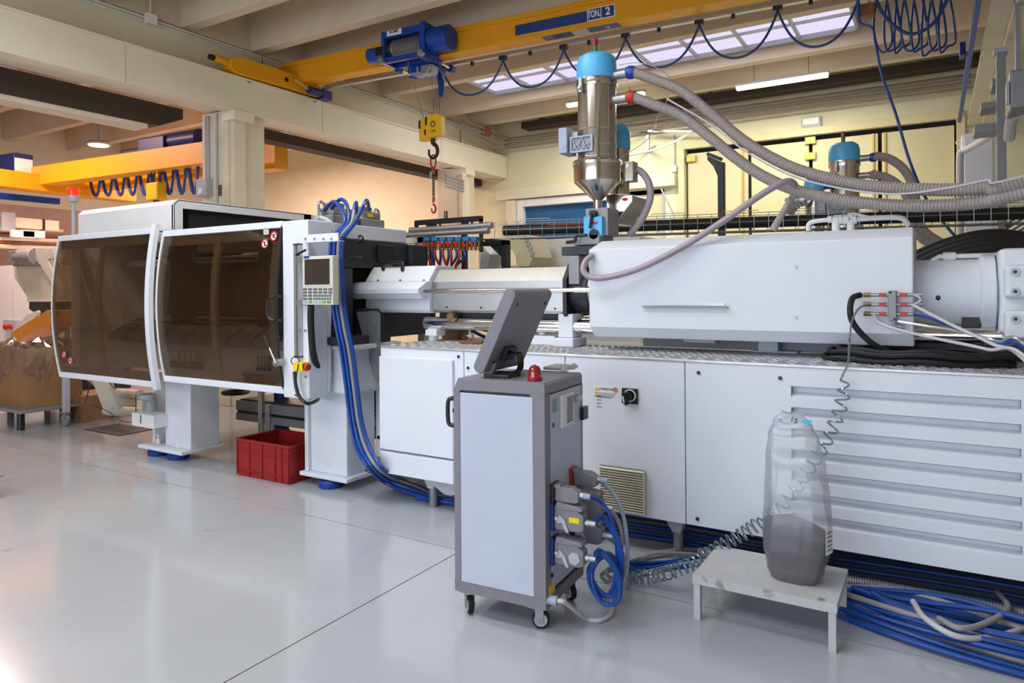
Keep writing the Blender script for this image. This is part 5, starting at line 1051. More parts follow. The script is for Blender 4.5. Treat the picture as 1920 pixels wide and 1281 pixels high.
# festoon track and flat cable
fs = thing('festoon_track', 'grey festoon track with trolleys beside the crane girder', 'track', cpt(.9, .16, 4.74))
cbox(MB(), .9, GL, .13, .19, 4.74, 4.785).obj('c_rail', M['alu'], fs); cbox(MB(), .6, GL, .32, .36, 4.80, 4.83).obj('support_rail', M['lgrey'], fs)
tu = [(830, 128), (943, 101), (1057, 79), (1173, 61), (1311, 36), (1458, 9), (1612, -18)]
low = [(885, 178), (1000, 163), (1112, 142), (1240, 126), (1385, 108), (1535, 87)]
ts = [cs(u, v, .16)[0] for u, v in tu]
for k, s_ in enumerate(ts):
    t = cbox(MB(), s_ - .05, s_ + .05, .12, .20, 4.69, 4.742).obj('trolley', M['black'], fs, bev=.005)
    if k: cbox(MB(), s_ - .5, s_ - .46, .14, .18, 4.69, 4.742).obj('stop', M['black'], fs)
for k in range(6):
    s0, s1 = ts[k], ts[k+1]; dz = 4.69 - cs(*low[k], .16)[1]
    pts = []
    for q in range(25):
        w_ = q / 24; x = 2*w_ - 1
        bulge = math.sin(math.pi*w_*2)*.05*(s1 - s0)
        pts.append(cpt(s0 + (s1 - s0)*(w_ ) - bulge*.6, .16, 4.69 - dz*(1 - abs(x)**2.1)))
    tag(MB().tube(pts, .014, 6).obj('festoon_cable', M['navy'] if 0 else M['label_b']), 'blue festoon cable loop hanging below the crane girder', 'cable', 'festoon loops of the crane')
# ================================================================ HOIST
hn = -.42
hs0, hz0 = cs(715, 110, hn - .15); hs1, hz1 = cs(795, 60, hn - .15)
ht = thing('hoist', 'blue rope hoist trolley riding on the crane girder', 'hoist', cpt((hs0 + hs1)/2, hn, 4.76))
za, zb_ = cs(755, 112, hn - .15)[1], cs(755, 52, hn - .15)[1]
f = MB()
cbox(f, hs0, hs0 + .05, hn - .15, hn + .15, za, zb_); cbox(f, hs1 - .06, hs1 + .02, hn - .17, hn + .17, za - .03, zb_ + .02)
cbox(f, hs0, hs1, hn - .15, hn - .10, zb_ - .09, zb_); cbox(f, hs0, hs1, hn + .1, hn + .15, zb_ - .09, zb_); cbox(f, hs0, hs1, hn - .15, hn - .10, za, za + .07); cbox(f, hs0, hs1, hn + .1, hn + .15, za, za + .07)
f.obj('frame', M['hoistblue'], ht, bev=.008)
zc = (za + zb_)/2
MB().cyl(cpt(hs0 + .03, hn, zc), cpt(hs1 - .03, hn, zc), .11, n=24).obj('drum_core', M['dgrey'], ht)
q = []
for k in range(22*16): a = 2*math.pi*k/16; q.append(cpt(hs0 + .12 + (hs1 - hs0 - .22)*k/(22*16), hn + .118*math.cos(a), zc + .118*math.sin(a)))
MB().tube(q, .009, 5).obj('wound_rope', M['zinc'], ht)
MB().cyl(cpt(hs1 + .02, hn, zc + .02), cpt(hs1 + .32, hn, zc + .02), .165, n=28).obj('gear_motor', M['hoistblue'], ht, bev=.015)
mo = MB().cyl(cpt(hs0 - .30, hn - .02, zc - .03), cpt(hs0, hn - .02, zc - .03), .105, n=24).obj('motor', M['hoistblue'], ht, bev=.015); cbox(MB(), hs0 - .10, hs0 + .02, hn - .16, hn - .08, zc - .10, zc + .02).obj('terminal_box', M['black'], mo, bev=.01)
cbox(MB(), hs0 + .1, hs0 + .34, hn - .156, hn - .148, zb_ - .075, zb_ - .005).obj('maker_plate', M['label_w'], ht)
text('lettering', 'ROMIS', cpt(hs0 + .22, hn - .159, zb_ - .03), .05, M['print'], ht, (R90, 0, yawc), bold=.001)
for s_ in (hs0 + .03, hs1 - .02):
    rd = MB().cyl(cpt(s_, hn - .2, za + .02), cpt(s_, hn + .55, za + .02 - .0), .022, n=12).obj('cross_rod', M['chrome'], ht)
    MB().cyl(cpt(s_, hn - .22, za + .02), cpt(s_, hn - .16, za + .02), .045, n=14).obj('rod_end', M['zinc'], rd)
    for n_ in (hn + .16, hn + .5): MB().cyl(cpt(s_, n_, za + .02), cpt(s_, n_ + .08, za + .02), .05, n=14).obj('rod_nut', M['hoistblue'], rd)
cbox(MB(), hs0 + .25, hs1 - .05, hn + .1, hn + .45, 4.56, 4.66).obj('underbeam', M['hoistblue'], ht, bev=.01)
cbox(MB(), hs0 + .5, hs0 + .68, hn + .05, hn + .2, 4.50, 4.62).obj('load_cell', M['zinc'], ht, bev=.01)
MB().hose([cpt(hs0 + .45, hn + .05, 4.6), cpt(hs0 + .5, hn, 4.47), cpt(hs0 + .6, hn, 4.45), cpt(hs0 + .66, hn + .05, 4.58)], .012, 6).obj('loop_cable', M['lightcable'], ht)
for k in range(5):
    tag(MB().hose([cpt(hs1 - .10 + .012*k, hn + .3, 4.58), cpt(hs1 - .06 + .02*k, hn + .28, 4.4), cpt(hs1 - .04 + .012*k, hn + .28, 4.22 + .02*(k % 2))], .010, 6).obj('cable_tail', M['blue']), 'short blue cable tail dangling under the hoist', 'cable', 'cable tails under the hoist')
# ropes, hook block
bc0 = at(812, 240, Y=cpt((hs0 + hs1)/2, hn + .3, 4.7).y); hz = bc0.z; D = -math.sin(YAW)*bc0.x + math.cos(YAW)*bc0.y; k = D / FOC
hb = thing('hook_block', 'yellow twin-cheek hook block with black hook below the hoist', 'hook block', bc0)
for dx, lab in ((-.15, 'rear'), (.06, 'front')):
    yy = bc0.y + (-.07 if dx > 0 else .05)
    ck = MB().prism([(bc0.x + dx - .10, hz - .155), (bc0.x + dx + .16, hz - .155), (bc0.x + dx + .16, hz + .11), (bc0.x + dx + .11, hz + .155), (bc0.x + dx - .10, hz + .155)], 'y', yy - .05, yy + .05).obj('cheek', M['hookyellow'], hb, bev=.012)
    MB().box(bc0.x + dx - .103, bc0.x + dx - .07, yy - .052, yy - .02, hz + .02, hz + .13).obj('rope_slot', M['black'], ck)
    if dx > 0:
        MB().torus((bc0.x + dx + .03, yy - .051, hz + .02), .035, .007, (0, 1, 0), 20, 6).obj('ring_mark', M['print'], ck); text('lettering', '1000', (bc0.x + dx + .03, yy - .052, hz - .075), .045, M['print'], ck)
MB().cyl((bc0.x - .12, bc0.y, hz - .05), (bc0.x + .1, bc0.y, hz - .05), .05, n=16).cyl((bc0.x, bc0.y, hz - .22), (bc0.x, bc0.y, hz - .1), .035, n=12).obj('cross_head', M['black'], hb)
hk_ = []
for q in range(15): a = math.radians(80 - q*20); hk_.append((bc0.x + .075*math.cos(a) + .0, bc0.y, hz - .32 + .095*math.sin(a)))
MB().tube([(bc0.x, bc0.y, hz - .2)] + hk_, [.026] + [.03 - .0011*q for q in range(15)], 10).obj('hook', M['black'], hb)
for q, (s_, n_) in enumerate(((hs0 + .35, hn - .05), (hs0 + .5, hn + .3), (hs0 + .62, hn + .3), (hs1 - .1, hn + .3))):
    p = cpt(s_, n_, za + .05); e = Vector((bc0.x + (-.19, -.02, .05, .17)[q], bc0.y + (.05, .05, -.07, -.07)[q], hz + .12))
    tag(MB().tube([p, e], .005, 5).obj('wire_rope', M['mgrey']), 'thin steel wire rope between hoist and hook block', 'rope', 'hoist ropes')
ch = thing('chain_sling', 'chain sling with red master link and red hook below the block', 'chain', (bc0.x, bc0.y, hz - .9))
def link(c, a, b, r, axis):
    pts = [];
    for i in range(20):
        t = 2*math.pi*i/20; x = a*math.cos(t); z = b*math.sin(t)
        pts.append(Vector(c) + (Vector((x, 0, z)) if axis == 'x' else Vector((0, x, z))))
    return MB().tube(pts, r, 6, closed=True)
cx_, cy_ = bc0.x, bc0.y
z = hz - .44
link((cx_, cy_, z - .02), .045, .09, .012, 'x').obj('master_link', M['redchain'], ch); z -= .14
link((cx_, cy_, z), .025, .04, .011, 'y').obj('coupling_link', M['redchain'], ch); z -= .055
zend = at(812, 372, Y=bc0.y).z; nl = int((z - zend) / .036); step = (z - zend)/nl
for q in range(nl): link((cx_, cy_, z - q*step), .016, .026, .0065, 'x' if q % 2 else 'y').obj('link', M['dgrey'], ch)
z = zend - .02
link((cx_, cy_, z), .02, .035, .01, 'y').obj('coupling_link', M['redchain'], ch)
hk2 = [(cx_ + .0, cy_, z - .05)] + [(cx_ + .035*math.cos(math.radians(100 - q*24)) , cy_, z - .125 + .055*math.sin(math.radians(100 - q*24))) for q in range(13)]
MB().tube(hk2, [.013]*2 + [.015]*6 + [.012]*6, 8).obj('red_hook', M['redchain'], ch)
tg = MB().box(cx_ - .055, cx_ - .02, cy_ - .012, cy_ - .006, hz - .70, hz - .60).obj('tag_plate', M['bluegrey'], ch)
# parked cable loops and the pendant at the right end
for q in range(8):
    u0 = 1648 + q*17; c = at(u0, 60, Y=8.6)
    tag(MB().tube(spline([at(u0 + 2, -30, Y=8.5 + .02*q), at(u0 - 10 + 3*(q % 3), 40, Y=8.5), at(u0 - 4, 84 + (q*7) % 18, Y=8.5), at(u0 + 10, 98 - (q*5) % 12, Y=8.5), at(u0 + 24, 78, Y=8.5 + .02*q), at(u0 + 20, 30, Y=8.5), at(u0 + 8, -30, Y=8.5 + .02*q)], 6), .012, 6).obj('parked_loop', M['label_b']), 'parked loop of blue festoon cable near the right runway', 'cable', 'parked festoon loops')
tag(MB().tube(spline([at(1636, -20, Y=8.3), at(1655, 25, Y=8.3), at(1690, 58, Y=8.3), at(1720, 62, Y=8.3), at(1755, 38, Y=8.3), at(1785, -20, Y=8.3)], 8), .018, 8).obj('festoon_cable', M['label_b']), 'wide blue cable loop crossing in front of the parked loops', 'cable')
tag(MB().hose([at(1610, 5, Y=8.2), at(1612, 42, Y=8.2), at(1635, 52, Y=8.2), at(1642, 85, Y=8.2), at(1655, 145, Y=8.2), at(1680, 215, Y=8.15), at(1705, 300, Y=8.1), at(1735, 370, Y=8.05), at(1775, 425, Y=8.0), at(1800, 452, Y=8.0)], .014, 8).obj('pendant_cable', M['blue']), 'single blue pendant cable dropping from the crane to the floor side', 'cable')
bxp = thing('festoon_end_box', 'dark end box of the crane festoon under the girder', 'box', at(1625, 18, Y=8.3)); a, b = at(1610, 8, Y=8.3), at(1640, 26, Y=8.3); MB().box(a.x, b.x, 8.3, 8.42, b.z, a.z).obj('housing', M['copper'], bxp, bev=.01); MB().box(a.x + .08, a.x + .11, 8.34, 8.38, a.z, 4.9).obj('hanger', M['zinc'], bxp)
# ================================================================ TEMPERATURE CONTROLLER TROLLEY
CA = math.radians(3.8); CC = Vector((-1.812, 3.047, 0)); CWX, CWY = .2475, .2335; CZ0, CZ1 = .112, 1.165
ex, ey = Vector((math.cos(CA), math.sin(CA), 0)), Vector((-math.sin(CA), math.cos(CA), 0))
def cab(u, v, face, off=0.0):
    """pixel on the trolley's front ('f'), right side ('s') or top ('t') face, in trolley coordinates"""
    d = Vector(ray(u, v)); o = Vector((0, 0, EYE))
    if face == 'f': n_, p0 = ey, CC - ey*(CWY + off)
    elif face == 's': n_, p0 = ex, CC + ex*(CWX + off)
    else: n_, p0 = UP, Vector((0, 0, CZ1 + off))
    p = o + d*((p0 - o).dot(n_) / d.dot(n_)) - CC
    return Vector((p.dot(ex), p.dot(ey), p.z))
def world(l): return CC + ex*l[0] + ey*l[1] + UP*l[2]
ca = thing('controller_trolley', 'grey and white controller cabinet on castors with tilted monitor and plugs', 'cabinet', CC, rz=CA)
LO = dict(local=True)
x0, x1, y0, y1 = -CWX, CWX, -CWY, CWY
# grey frame: top with chamfered edge, bottom, corner posts
m = MB(); ch_ = .045
m.prism([(x0, CZ1 - ch_ - .012), (x0 + ch_*.55, CZ1), (x1 - .012, CZ1), (x1, CZ1 - .012), (x1, CZ1 - .055), (x0, CZ1 - .055 - .004)], 'y', y0, y1)
m.box(x0, x1, y0, y1, CZ0, CZ0 + .055)
for xx in (x0, x1 - .075): m.box(xx, xx + (.035 if xx < 0 else .075), y0, y0 + .05, CZ0 + .055, CZ1 - .055)
m.box(x1 - .03, x1, y0 + .05, y0 + .06, CZ0 + .055, CZ1 - .055); m.box(x0, x0 + .03, y1 - .03, y1, CZ0 + .055, CZ1 - .055); m.box(x1 - .03, x1, y1 - .02, y1, CZ0 + .055, CZ1 - .055)
m.obj('frame', M['grey'], ca, bev=.006, **LO)
MB().box(x0 + .012, x1 - .012, y0 + .02, y1 - .006, CZ0 + .03, CZ1 - .05).obj('inner_case', M['dgrey'], ca, **LO)
a, b = cab(864, 926, 'f'), cab(1000, 926, 'f'); zt = cab(930, 741, 'f').z; zb = cab(930, 1104, 'f').z
MB().box(a.x, b.x, y0 - .002, y0 + .02, zb, zt).obj('front_panel', M['cool'], ca, bev=.003, **LO)
MB().box(x1 - .02, x1 + .001, y0 + .065, y1 - .022, CZ0 + .075, CZ1 - .062).obj('side_panel', M['cool'], ca, bev=.003, **LO)
MB().box(x0 - .001, x0 + .02, y0 + .055, y1 - .035, CZ0 + .06, CZ1 - .062).obj('side_panel', M['cool'], ca, bev=.003, **LO)
# side fittings
def sbox(name, u0, v0, u1, v1, d, mt, par=ca, bev=0, lift=0.0):
    a, b = cab(u0, (v0 + v1)/2, 's'), cab(u1, (v0 + v1)/2, 's'); z1, z0 = cab((u0 + u1)/2, v0, 's').z, cab((u0 + u1)/2, v1, 's').z
    return MB().box(x1 + lift, x1 + d, a.y, b.y, z0, z1).obj(name, mt, par, bev=bev, **LO)
sbox('display', 1036, 748, 1043, 773, .004, M['lgrey'] if 0 else mat('lcd_green', (104, 140, 120), .3))
kp = sbox('alarm_panel', 1050, 738, 1073, 798, .012, M['label_w'], bev=.004)
for q in range(12): sbox('text_line', 1059, 743 + q*4.1, 1070, 745.4 + q*4.1, .0135, M['printgrey'], kp, lift=.012)
l_ = sbox('lock', 1074, 741, 1082, 752, .03, M['zinc'], bev=.004)
sbox('door_latch', 1087, 762, 1096, 786, .022, M['black'], bev=.003)
for u, v in ((1037, 797), (1035, 1079)): c = cab(u, v, 's'); MB().cyl((x1 - .002, c.y, c.z), (x1 + .003, c.y, c.z), .012, n=14).obj('hole_plug', M['black'], ca, **LO)
ys_ = sbox('warning_label', 1029, 1096, 1040, 1113, .002, M['label_y'])
sbox('terminal_label', 1025, 1121, 1029, 1131, .002, M['label_w'])
# handle on the left
hz_ = [cab(853, v, 'f').z for v in (749, 757, 795, 803)]
hx = x0 - .055
MB().tube(spline([(x0, y0 + .05, hz_[0]), (x0 - .035, y0 + .04, hz_[0] - .004), (hx, y0 + .035, hz_[1]), (hx, y0 + .035, hz_[2]), (x0 - .035, y0 + .04, hz_[3] + .004), (x0, y0 + .05, hz_[3])], 3), .011, 8).obj('handle', M['black'], ca, **LO)
MB().cyl((x0 - .02, y0 + .03, (hz_[1] + hz_[2])/2 + .01), (x0, y0 + .03, (hz_[1] + hz_[2])/2 + .01), .012, n=12).obj('handle_lock', M['black'], ca, **LO)
# castors
def castor(x, y, rot):
    t = MB().box(x - .035, x + .035, y - .035, y + .035, CZ0 - .012, CZ0 - .001).obj('castor', M['zinc'], ca, bev=.003, **LO)
    c, s = math.cos(rot), math.sin(rot); d = Vector((c, s, 0)); n_ = Vector((-s, c, 0)); w = Vector((x, y, .043)) + d*.018
    for q in (-1, 1): MB().obox(w + n_*.02*q + UP*.022 - d*.006, d*.02, n_*.002, UP*.036).obj('fork', M['zinc'], t, **LO)
    MB().cyl(w - n_*.014, w + n_*.014, .043, n=28).obj('tyre', M['rubber'], t, bev=.005, **LO)
    MB().cyl(w - n_*.0165, w + n_*.0165, .031, n=24).obj('rim', M['lgrey'], t, **LO); MB().cyl(w - n_*.026, w + n_*.026, .008, n=10).obj('axle', M['zinc'], t, **LO)
for x, y, r_ in ((x1 - .07, y0 + .05, .35), (x0 + .05, y0 + .05, -.8), (x1 - .06, y1 - .06, -.6), (x0 + .05, y1 - .06, .4)): castor(x, y, r_)
# top fittings: beacon, steel plate, monitor
def topc(u, v): return cab(u, v, 't')
c = topc(1003, 714)
rb_ = MB().lathe([(0, 0), (.036, 0), (.037, .012), (.033, .016), (.032, .04), (.028, .058), (.018, .072), (0, .077)], (c.x, c.y, CZ1), 28).obj('red_beacon', M['reddome'], ca, **LO)
MB().lathe([(.033, .013), (.0375, .014), (.0375, .019), (.033, .02)], (c.x, c.y, CZ1), 28).obj('beacon_ring', M['red'], rb_, **LO)
c = topc(1052, 694)
pl_ = MB().box(c.x - .08, c.x + .06, c.y - .06, c.y + .10, CZ1 + .004, CZ1 + .022).obj('cover_plate', M['zinc'], ca, bev=.006, **LO)
MB().box(c.x + .03, c.x + .06, c.y - .075, c.y - .055, CZ1, CZ1 + .03).box(c.x + .05, c.x + .06, c.y + .03, c.y + .06, CZ1, CZ1 + .035).obj('clip', M['alu'], pl_, bev=.003, **LO)
# monitor: thin slab with round ends, leaning; its width runs along the trolley's depth
ml0 = -.055; my0 = y0 + .02; my1 = my0 + .425
def mon(u, v):
    d = Vector(ray(u, v)); o = Vector((0, 0, EYE)); p0 = CC + ey*my0; p = o + d*((p0 - o).dot(ey) / d.dot(ey)) - CC
    return Vector((p.dot(ex), 0, p.z))
A, B = mon(898, 689), mon(955, 552); ax_ = (B - A).normalized(); pn = Vector((ax_.z, 0, -ax_.x)); r_ = .033
prof = []
for q in range(9): a = math.pi*q/8; prof.append(A - pn*r_*math.cos(a) - ax_*r_*math.sin(a)*.9)
for q in range(9): a = math.pi*q/8; prof.append(B + pn*r_*math.cos(a) + ax_*r_*math.sin(a)*.9)
mn = MB().prism([(p.x, p.z) for p in prof], 'y', my0, my1).obj('monitor', M['grey'], ca, bev=.006, **LO)
MB().obox(((A + B)/2 - pn*(r_ + .001)) + Vector((0, (my0 + my1)/2, 0)), ax_*.14, Vector((0, .165, 0)), pn*.002).obj('screen', M['screen'], mn, **LO)
for tt in (.1, .9):
    for yy in (my0 + .06, my1 - .05): p = A.lerp(B, tt) + pn*r_ + Vector((0, yy, 0)); MB().cyl(p - pn*.003, p + pn*.004, .008, n=10).obj('screw', M['black'], mn, **LO)
p = A.lerp(B, .22) + pn*(r_ + .014) + Vector((0, my0 + .16, 0))
cb_ = MB().obox(p, ax_*.036, Vector((0, .055, 0)), pn*.015).obj('connector_box', M['black'], mn, bev=.005, **LO)
MB().box(A.x - .01, A.x + .13, my0 + .06, my0 + .2, CZ1 + .001, CZ1 + .02).obj('monitor_foot', M['black'], ca, bev=.004, **LO); MB().obox(A + pn*.03 + Vector((0, my0 + .08, -.012)), ax_*.05, Vector((0, .018, 0)), pn*.014).obj('hinge', M['grey'], mn, bev=.004, **LO)
for k in range(3):
    q0 = p + pn*.01 + Vector((0, .02*k - .02, 0)); MB().tube(spline([q0, q0 + Vector((.05, 0, .004)), q0 + Vector((.065, -.01, -.03)), Vector((A.x + .13 + .01*k, my0 + .15, CZ1 + .03)), Vector((A.x + .08, my0 + .14 - .02*k, CZ1 + .015))], 6), .006, 6).obj('monitor_cable', M['black'], mn, **LO)
# ---- plugs on the side (each lifts off)
glands = {}
def plug(key, u, v, lab, kind, by):
    c = cab(u, v, 's'); w = world((x1, c.y, c.z))
    t = thing('cable_plug', lab, 'plug', w, 'plugs on the side of the controller trolley', CA)
    L = .165 if kind != 'small' else .14; hy, hz_ = (.026, .038) if kind == 'small' else (.03, .056)
    MB().box(.001, .018, -hy - .01, hy + .01, -hz_ - .008, hz_ + .008).obj('socket_frame', by, t, bev=.002, **LO)
    MB().prism([(.018, -hz_), (.018, hz_), (L*.75, hz_*.92), (L, hz_*.4), (L, -hz_*.8), (L*.85, -hz_)], 'y', -hy, hy).obj('hood', M['grey'], t, bev=.008, **LO)
    if kind != 'small':
        MB().prism([(.02, hz_*.7), (.03, hz_*1.35), (L*.95, hz_*1.1), (L*.98, hz_*.75)], 'y', -hy - .004, hy + .004).obj('lid', M['grey'], t, bev=.006, **LO)
        lv = MB().prism([(.035, -.0), (.05, .018), (.075, -.005), (.095, -hz_ - .002), (.08, -hz_ - .002), (.06, -.016), (.035, -.022)], 'y', -hy - .008, -hy - .001).obj('lever', M['lgrey'], t, **LO); MB().cyl((.035, -hy - .012, 0), (.035, -hy, 0), .010, n=12).obj('pivot', M['zinc'], lv, **LO)
        if kind == 'label': MB().box(.095, .145, -hy - .003, -hy, -.012, .012).obj('yellow_label', M['label_y'], t, **LO)
        if kind == 'hex': MB().cyl((.122, -hy, -.012), (.122, -hy - .008, -.012), .03, n=6).obj('hex_cap', M['lgrey'], t, **LO)
    else: MB().box(.02, .05, -hy - .004, hy + .004, hz_ - .01, hz_ + .006).obj('clip', M['mgrey'], t, **LO)
    gz = 0.0 if kind == 'small' else -.012
    MB().cyl((L - .002, 0, gz), (L + .018, 0, gz), .017, n=12).obj('gland_nut', M['zinc'] if kind != 'pale' else M['bluegrey'], t, **LO); MB().cyl((L + .018, 0, gz), (L + .05, 0, gz), .015, .012, 12).obj('gland', M['bluegrey'] if kind == 'small' else M['zinc'], t, **LO)
    glands[key] = world((x1 + L + .045, c.y, c.z + gz)); return t
plug('tb', 1072, 893, 'grey plug with red socket frame, topmost on the trolley side', 'small', M['redchain'])
plug('tf', 1037, 922, 'grey plug with blue cable directly below and before the red-framed one', 'small', M['dgrey'])
plug('mb', 1073, 938, 'grey lidded plug half hidden behind the yellow-labelled plug', 'big', M['dgrey'])
plug('mf', 1037, 966, 'grey lidded plug with a yellow label', 'label', M['footblue'])
plug('lb', 1073, 990, 'grey lidded plug half hidden behind the plug with hexagonal cap', 'big', M['dgrey'])
plug('lf', 1037, 1030, 'grey lidded plug with a hexagonal blanking cap, lowest one', 'hex', M['footblue'])
# cables from the plugs: down in loops to the floor beside the trolley
def cable(key, pts, mt, r_, lab, grp, off=(0,0,0)):
    q = [glands[key] + Vector(off)] if key else []
    tag(MB().tube(spline(q + pts, 8), r_, 10).obj('plug_cable', M[mt]), lab, 'cable', grp)
bl, gl_ = 'blue plug cables of the trolley', 'grey plug cables of the trolley'
fY = 3.12
W = lambda u, v, Y=fY: at(u, v, Y=Y)
cable('tf', [W(1125, 940, 3.0), W(1143, 965, 3.02), W(1155, 1010, 3.04), W(1157, 1060, 3.06), W(1150, 1100, 3.06), W(1135, 1118, 3.06), W(1115, 1105, 3.06), W(1103, 1075, 3.05), W(1112, 1055, 3.05), W(1135, 1045, 3.08), W(1165, 1060, 3.3), at(1195, 1060, Z=.02), at(1260, 1052, Z=.02), at(1330, 1042, Z=.02)], 'blue', .0095, 'blue cable from the small plug, looping down to the floor', None)
for k in range(2):
    cable('mf', [W(1128 + 3*k, 972 - 4*k, 3.0), W(1150 + 4*k, 1000, 3.03), W(1163 + 4*k, 1045, 3.05), W(1160 + 5*k, 1090, 3.06), W(1145 + 5*k, 1118, 3.06), W(1122 + 5*k, 1110, 3.05), W(1106 + 4*k, 1082, 3.04), W(1112 + 3*k, 1055, 3.04), W(1138, 1040 - 3*k, 3.1), W(1160, 1050, 3.3), at(1200, 1066 - 10*k, Z=.03 + .012*k), at(1300, 1050, Z=.02)], 'blue', .0095, 'blue cable from the yellow-labelled plug, looping down to the floor', bl, (0, .012*k, .008*k))
for k in range(2):
    cable('lf', [W(1120 + 4*k, 1035 - 3*k, 2.98), W(1142 + 4*k, 1052, 3.0), W(1158 + 4*k, 1085, 3.02), W(1160 + 2*k, 1120, 3.03), W(1147, 1134, 3.03), W(1128, 1128, 3.03), W(1108 + 5*k, 1100, 3.03), W(1105 + 6*k, 1072, 3.04), W(1122 + 3*k, 1048, 3.06), W(1148, 1045, 3.2), at(1200, 1072 - 8*k, Z=.02), at(1290, 1060, Z=.015)], 'blue', .0105, 'blue cable from the hexagonal-capped plug, looping down to the floor', bl + ', lower', (0, .012*k, .006*k))
cable('tb', [W(1130, 906, 3.22), W(1150, 925, 3.24), W(1168, 965, 3.26), W(1176, 1020, 3.28), W(1175, 1070, 3.3), W(1165, 1098, 3.3), at(1180, 1085, Z=.02), at(1240, 1066, Z=.02), at(1330, 1050, Z=.02)], 'bluegrey', .0105, 'pale grey-blue cable from the red-framed plug', None)
cable('mb', [W(1130, 952, 3.25), W(1152, 965, 3.26), W(1166, 1000, 3.27), W(1163, 1040, 3.28), W(1155, 1075, 3.28), W(1140, 1092, 3.28), W(1130, 1075, 3.28), at(1180, 1062, Z=.02), at(1230, 1038, Z=.03), at(1330, 1040, Z=.02)], 'cablegrey', .010, 'grey cable from the plug behind the yellow-labelled one', None)
cable('lb', [W(1145, 1010, 3.25), W(1163, 1030, 3.26), W(1172, 1062, 3.28), W(1160, 1092, 3.28), W(1145, 1085, 3.28), W(1140, 1068, 3.28), at(1195, 1048, Z=.03), at(1250, 1033, Z=.03), at(1340, 1030, Z=.02)], 'cablegrey', .010, 'grey cable from the plug behind the hexagonal-capped one', None)
c = cab(1029, 1124, 's'); w_ = world((x1, c.y, c.z))
tag(MB().cyl(w_, w_ + ex*.045, .022, n=14).obj('cable_gland', M['bluegrey'], bev=.003), 'blue-grey gland at the foot of the trolley', 'gland')
tag(MB().tube(spline([w_ + ex*.04, w_ + ex*.075 + UP*.004, at(1075, 1142, Y=2.95), at(1100, 1160, Z=.012), at(1125, 1163, Z=.012), at(1144, 1153, Z=.012), at(1148, 1135, Z=.012), at(1140, 1112, Z=.012)], 8), .0105, 10).obj('supply_cable', M['lightcable']), 'pale supply cable curling on the floor from the trolley foot', 'cable')
# ================================================================ STOOL AND BAG
SX0, SX1, SY0, SY1, SZ = -1.015, -.378, 3.325, 3.775, .215
st = thing('step_stool', 'low scuffed grey metal step stool in front of the louvres', 'stool', ((SX0 + SX1)/2, (SY0 + SY1)/2, 0))
MB().box(SX0, SX1, SY0, SY1, SZ - .006, SZ).box(SX0, SX1, SY0, SY0 + .004, SZ - .04, SZ - .006).box(SX0, SX1, SY1 - .004, SY1, SZ - .04, SZ - .006).box(SX0, SX0 + .004, SY0 + .004, SY1 - .004, SZ - .04, SZ - .006).box(SX1 - .004, SX1, SY0 + .004, SY1 - .004, SZ - .04, SZ - .006).obj('top', M['stool'], st)
for x in (SX0 + .004, SX1 - .036):
    for y in (SY0 + .004, SY1 - .036): MB().box(x, x + .032, y, y + .032, 0, SZ - .006).obj('leg', M['stool'], st, bev=.002)
# bag: bellied sack with a folded, pinched top
bc_ = Vector((-.585, 3.545, SZ)); BH = .785
bgt = thing('pellet_bag', 'clear plastic bag with grey pellets standing on the step stool', 'bag', bc_)
def sack(h0, h1, shrink, rows, cols, seed):
    rnd = random.Random(seed); ph = [rnd.uniform(0, 6.28) for _ in range(8)]
    keys = [(0, .105, .085), (.06, .125, .105), (.2, .148, .125), (.3, .15, .125), (.5, .142, .105), (.7, .132, .075), (.85, .115, .05), (.93, .09, .03), (1, .045, .012)]
    def wd(t):
        for (t0, a0, b0), (t1, a1, b1) in zip(keys, keys[1:]):
            if t <= t1: f_ = (t - t0)/(t1 - t0); f_ = f_*f_*(3 - 2*f_); return a0 + (a1 - a0)*f_, b0 + (b1 - b0)*f_
        return keys[-1][1:]
    vs = []
    for j in range(rows + 1):
        t = h0 + (h1 - h0)*j/rows; a_, b_ = wd(t)
        for i in range(cols):
            th = 2*math.pi*i/cols; cs_, sn = math.cos(th), math.sin(th)
            sq = (abs(cs_)**3 + abs(sn)**3)**(-1/3)
            wr = 1 + .014*math.sin(9*th + 5*t + ph[0]) + .010*math.sin(17*th - 9*t + ph[1]) + .010*math.sin(4*th + 9*t + ph[2]) + .006*math.sin(29*th + 21*t + ph[3])
            vs.append(bc_ + Vector(((a_*sq*cs_*wr - shrink*cs_) + .012*math.sin(4*t), (b_*sq*sn*wr - shrink*sn), .002 + t*BH + .008*math.sin(3*th + ph[4])*(t > .3))))
    fs = [(j*cols + i, j*cols + (i+1) % cols, (j+1)*cols + (i+1) % cols, (j+1)*cols + i) for j in range(rows) for i in range(cols)]
    fs += [tuple(range(cols - 1, -1, -1)), tuple(rows*cols + i for i in range(cols))]
    return MB()._add(vs, fs)
sack(0, 1, 0, 64, 72, 3).obj('film', M['bag'], bgt)
pm = sack(0.004, .335, .004, 24, 60, 3)
for i, p in enumerate(pm.v):
    f_ = (p.z - bc_.z) / BH
    if f_ > .27: p.z -= max(0, (p.x - bc_.x + .05))*.28*(f_ - .2)/.13
pm.obj('pellets', M['pellet'], bgt)
tz = bc_.z + BH
c = at(1494, 797, Y=bc_.y - .03)
MB().prism([(bc_.x - .115, tz - .075), (bc_.x - .02, tz - .005), (bc_.x + .035, tz + .012), (bc_.x + .075, tz - .05), (bc_.x + .07, tz - .07), (bc_.x + .01, tz - .05)], 'y', bc_.y - .022, bc_.y - .012).obj('folded_top', M['bag'], bgt)
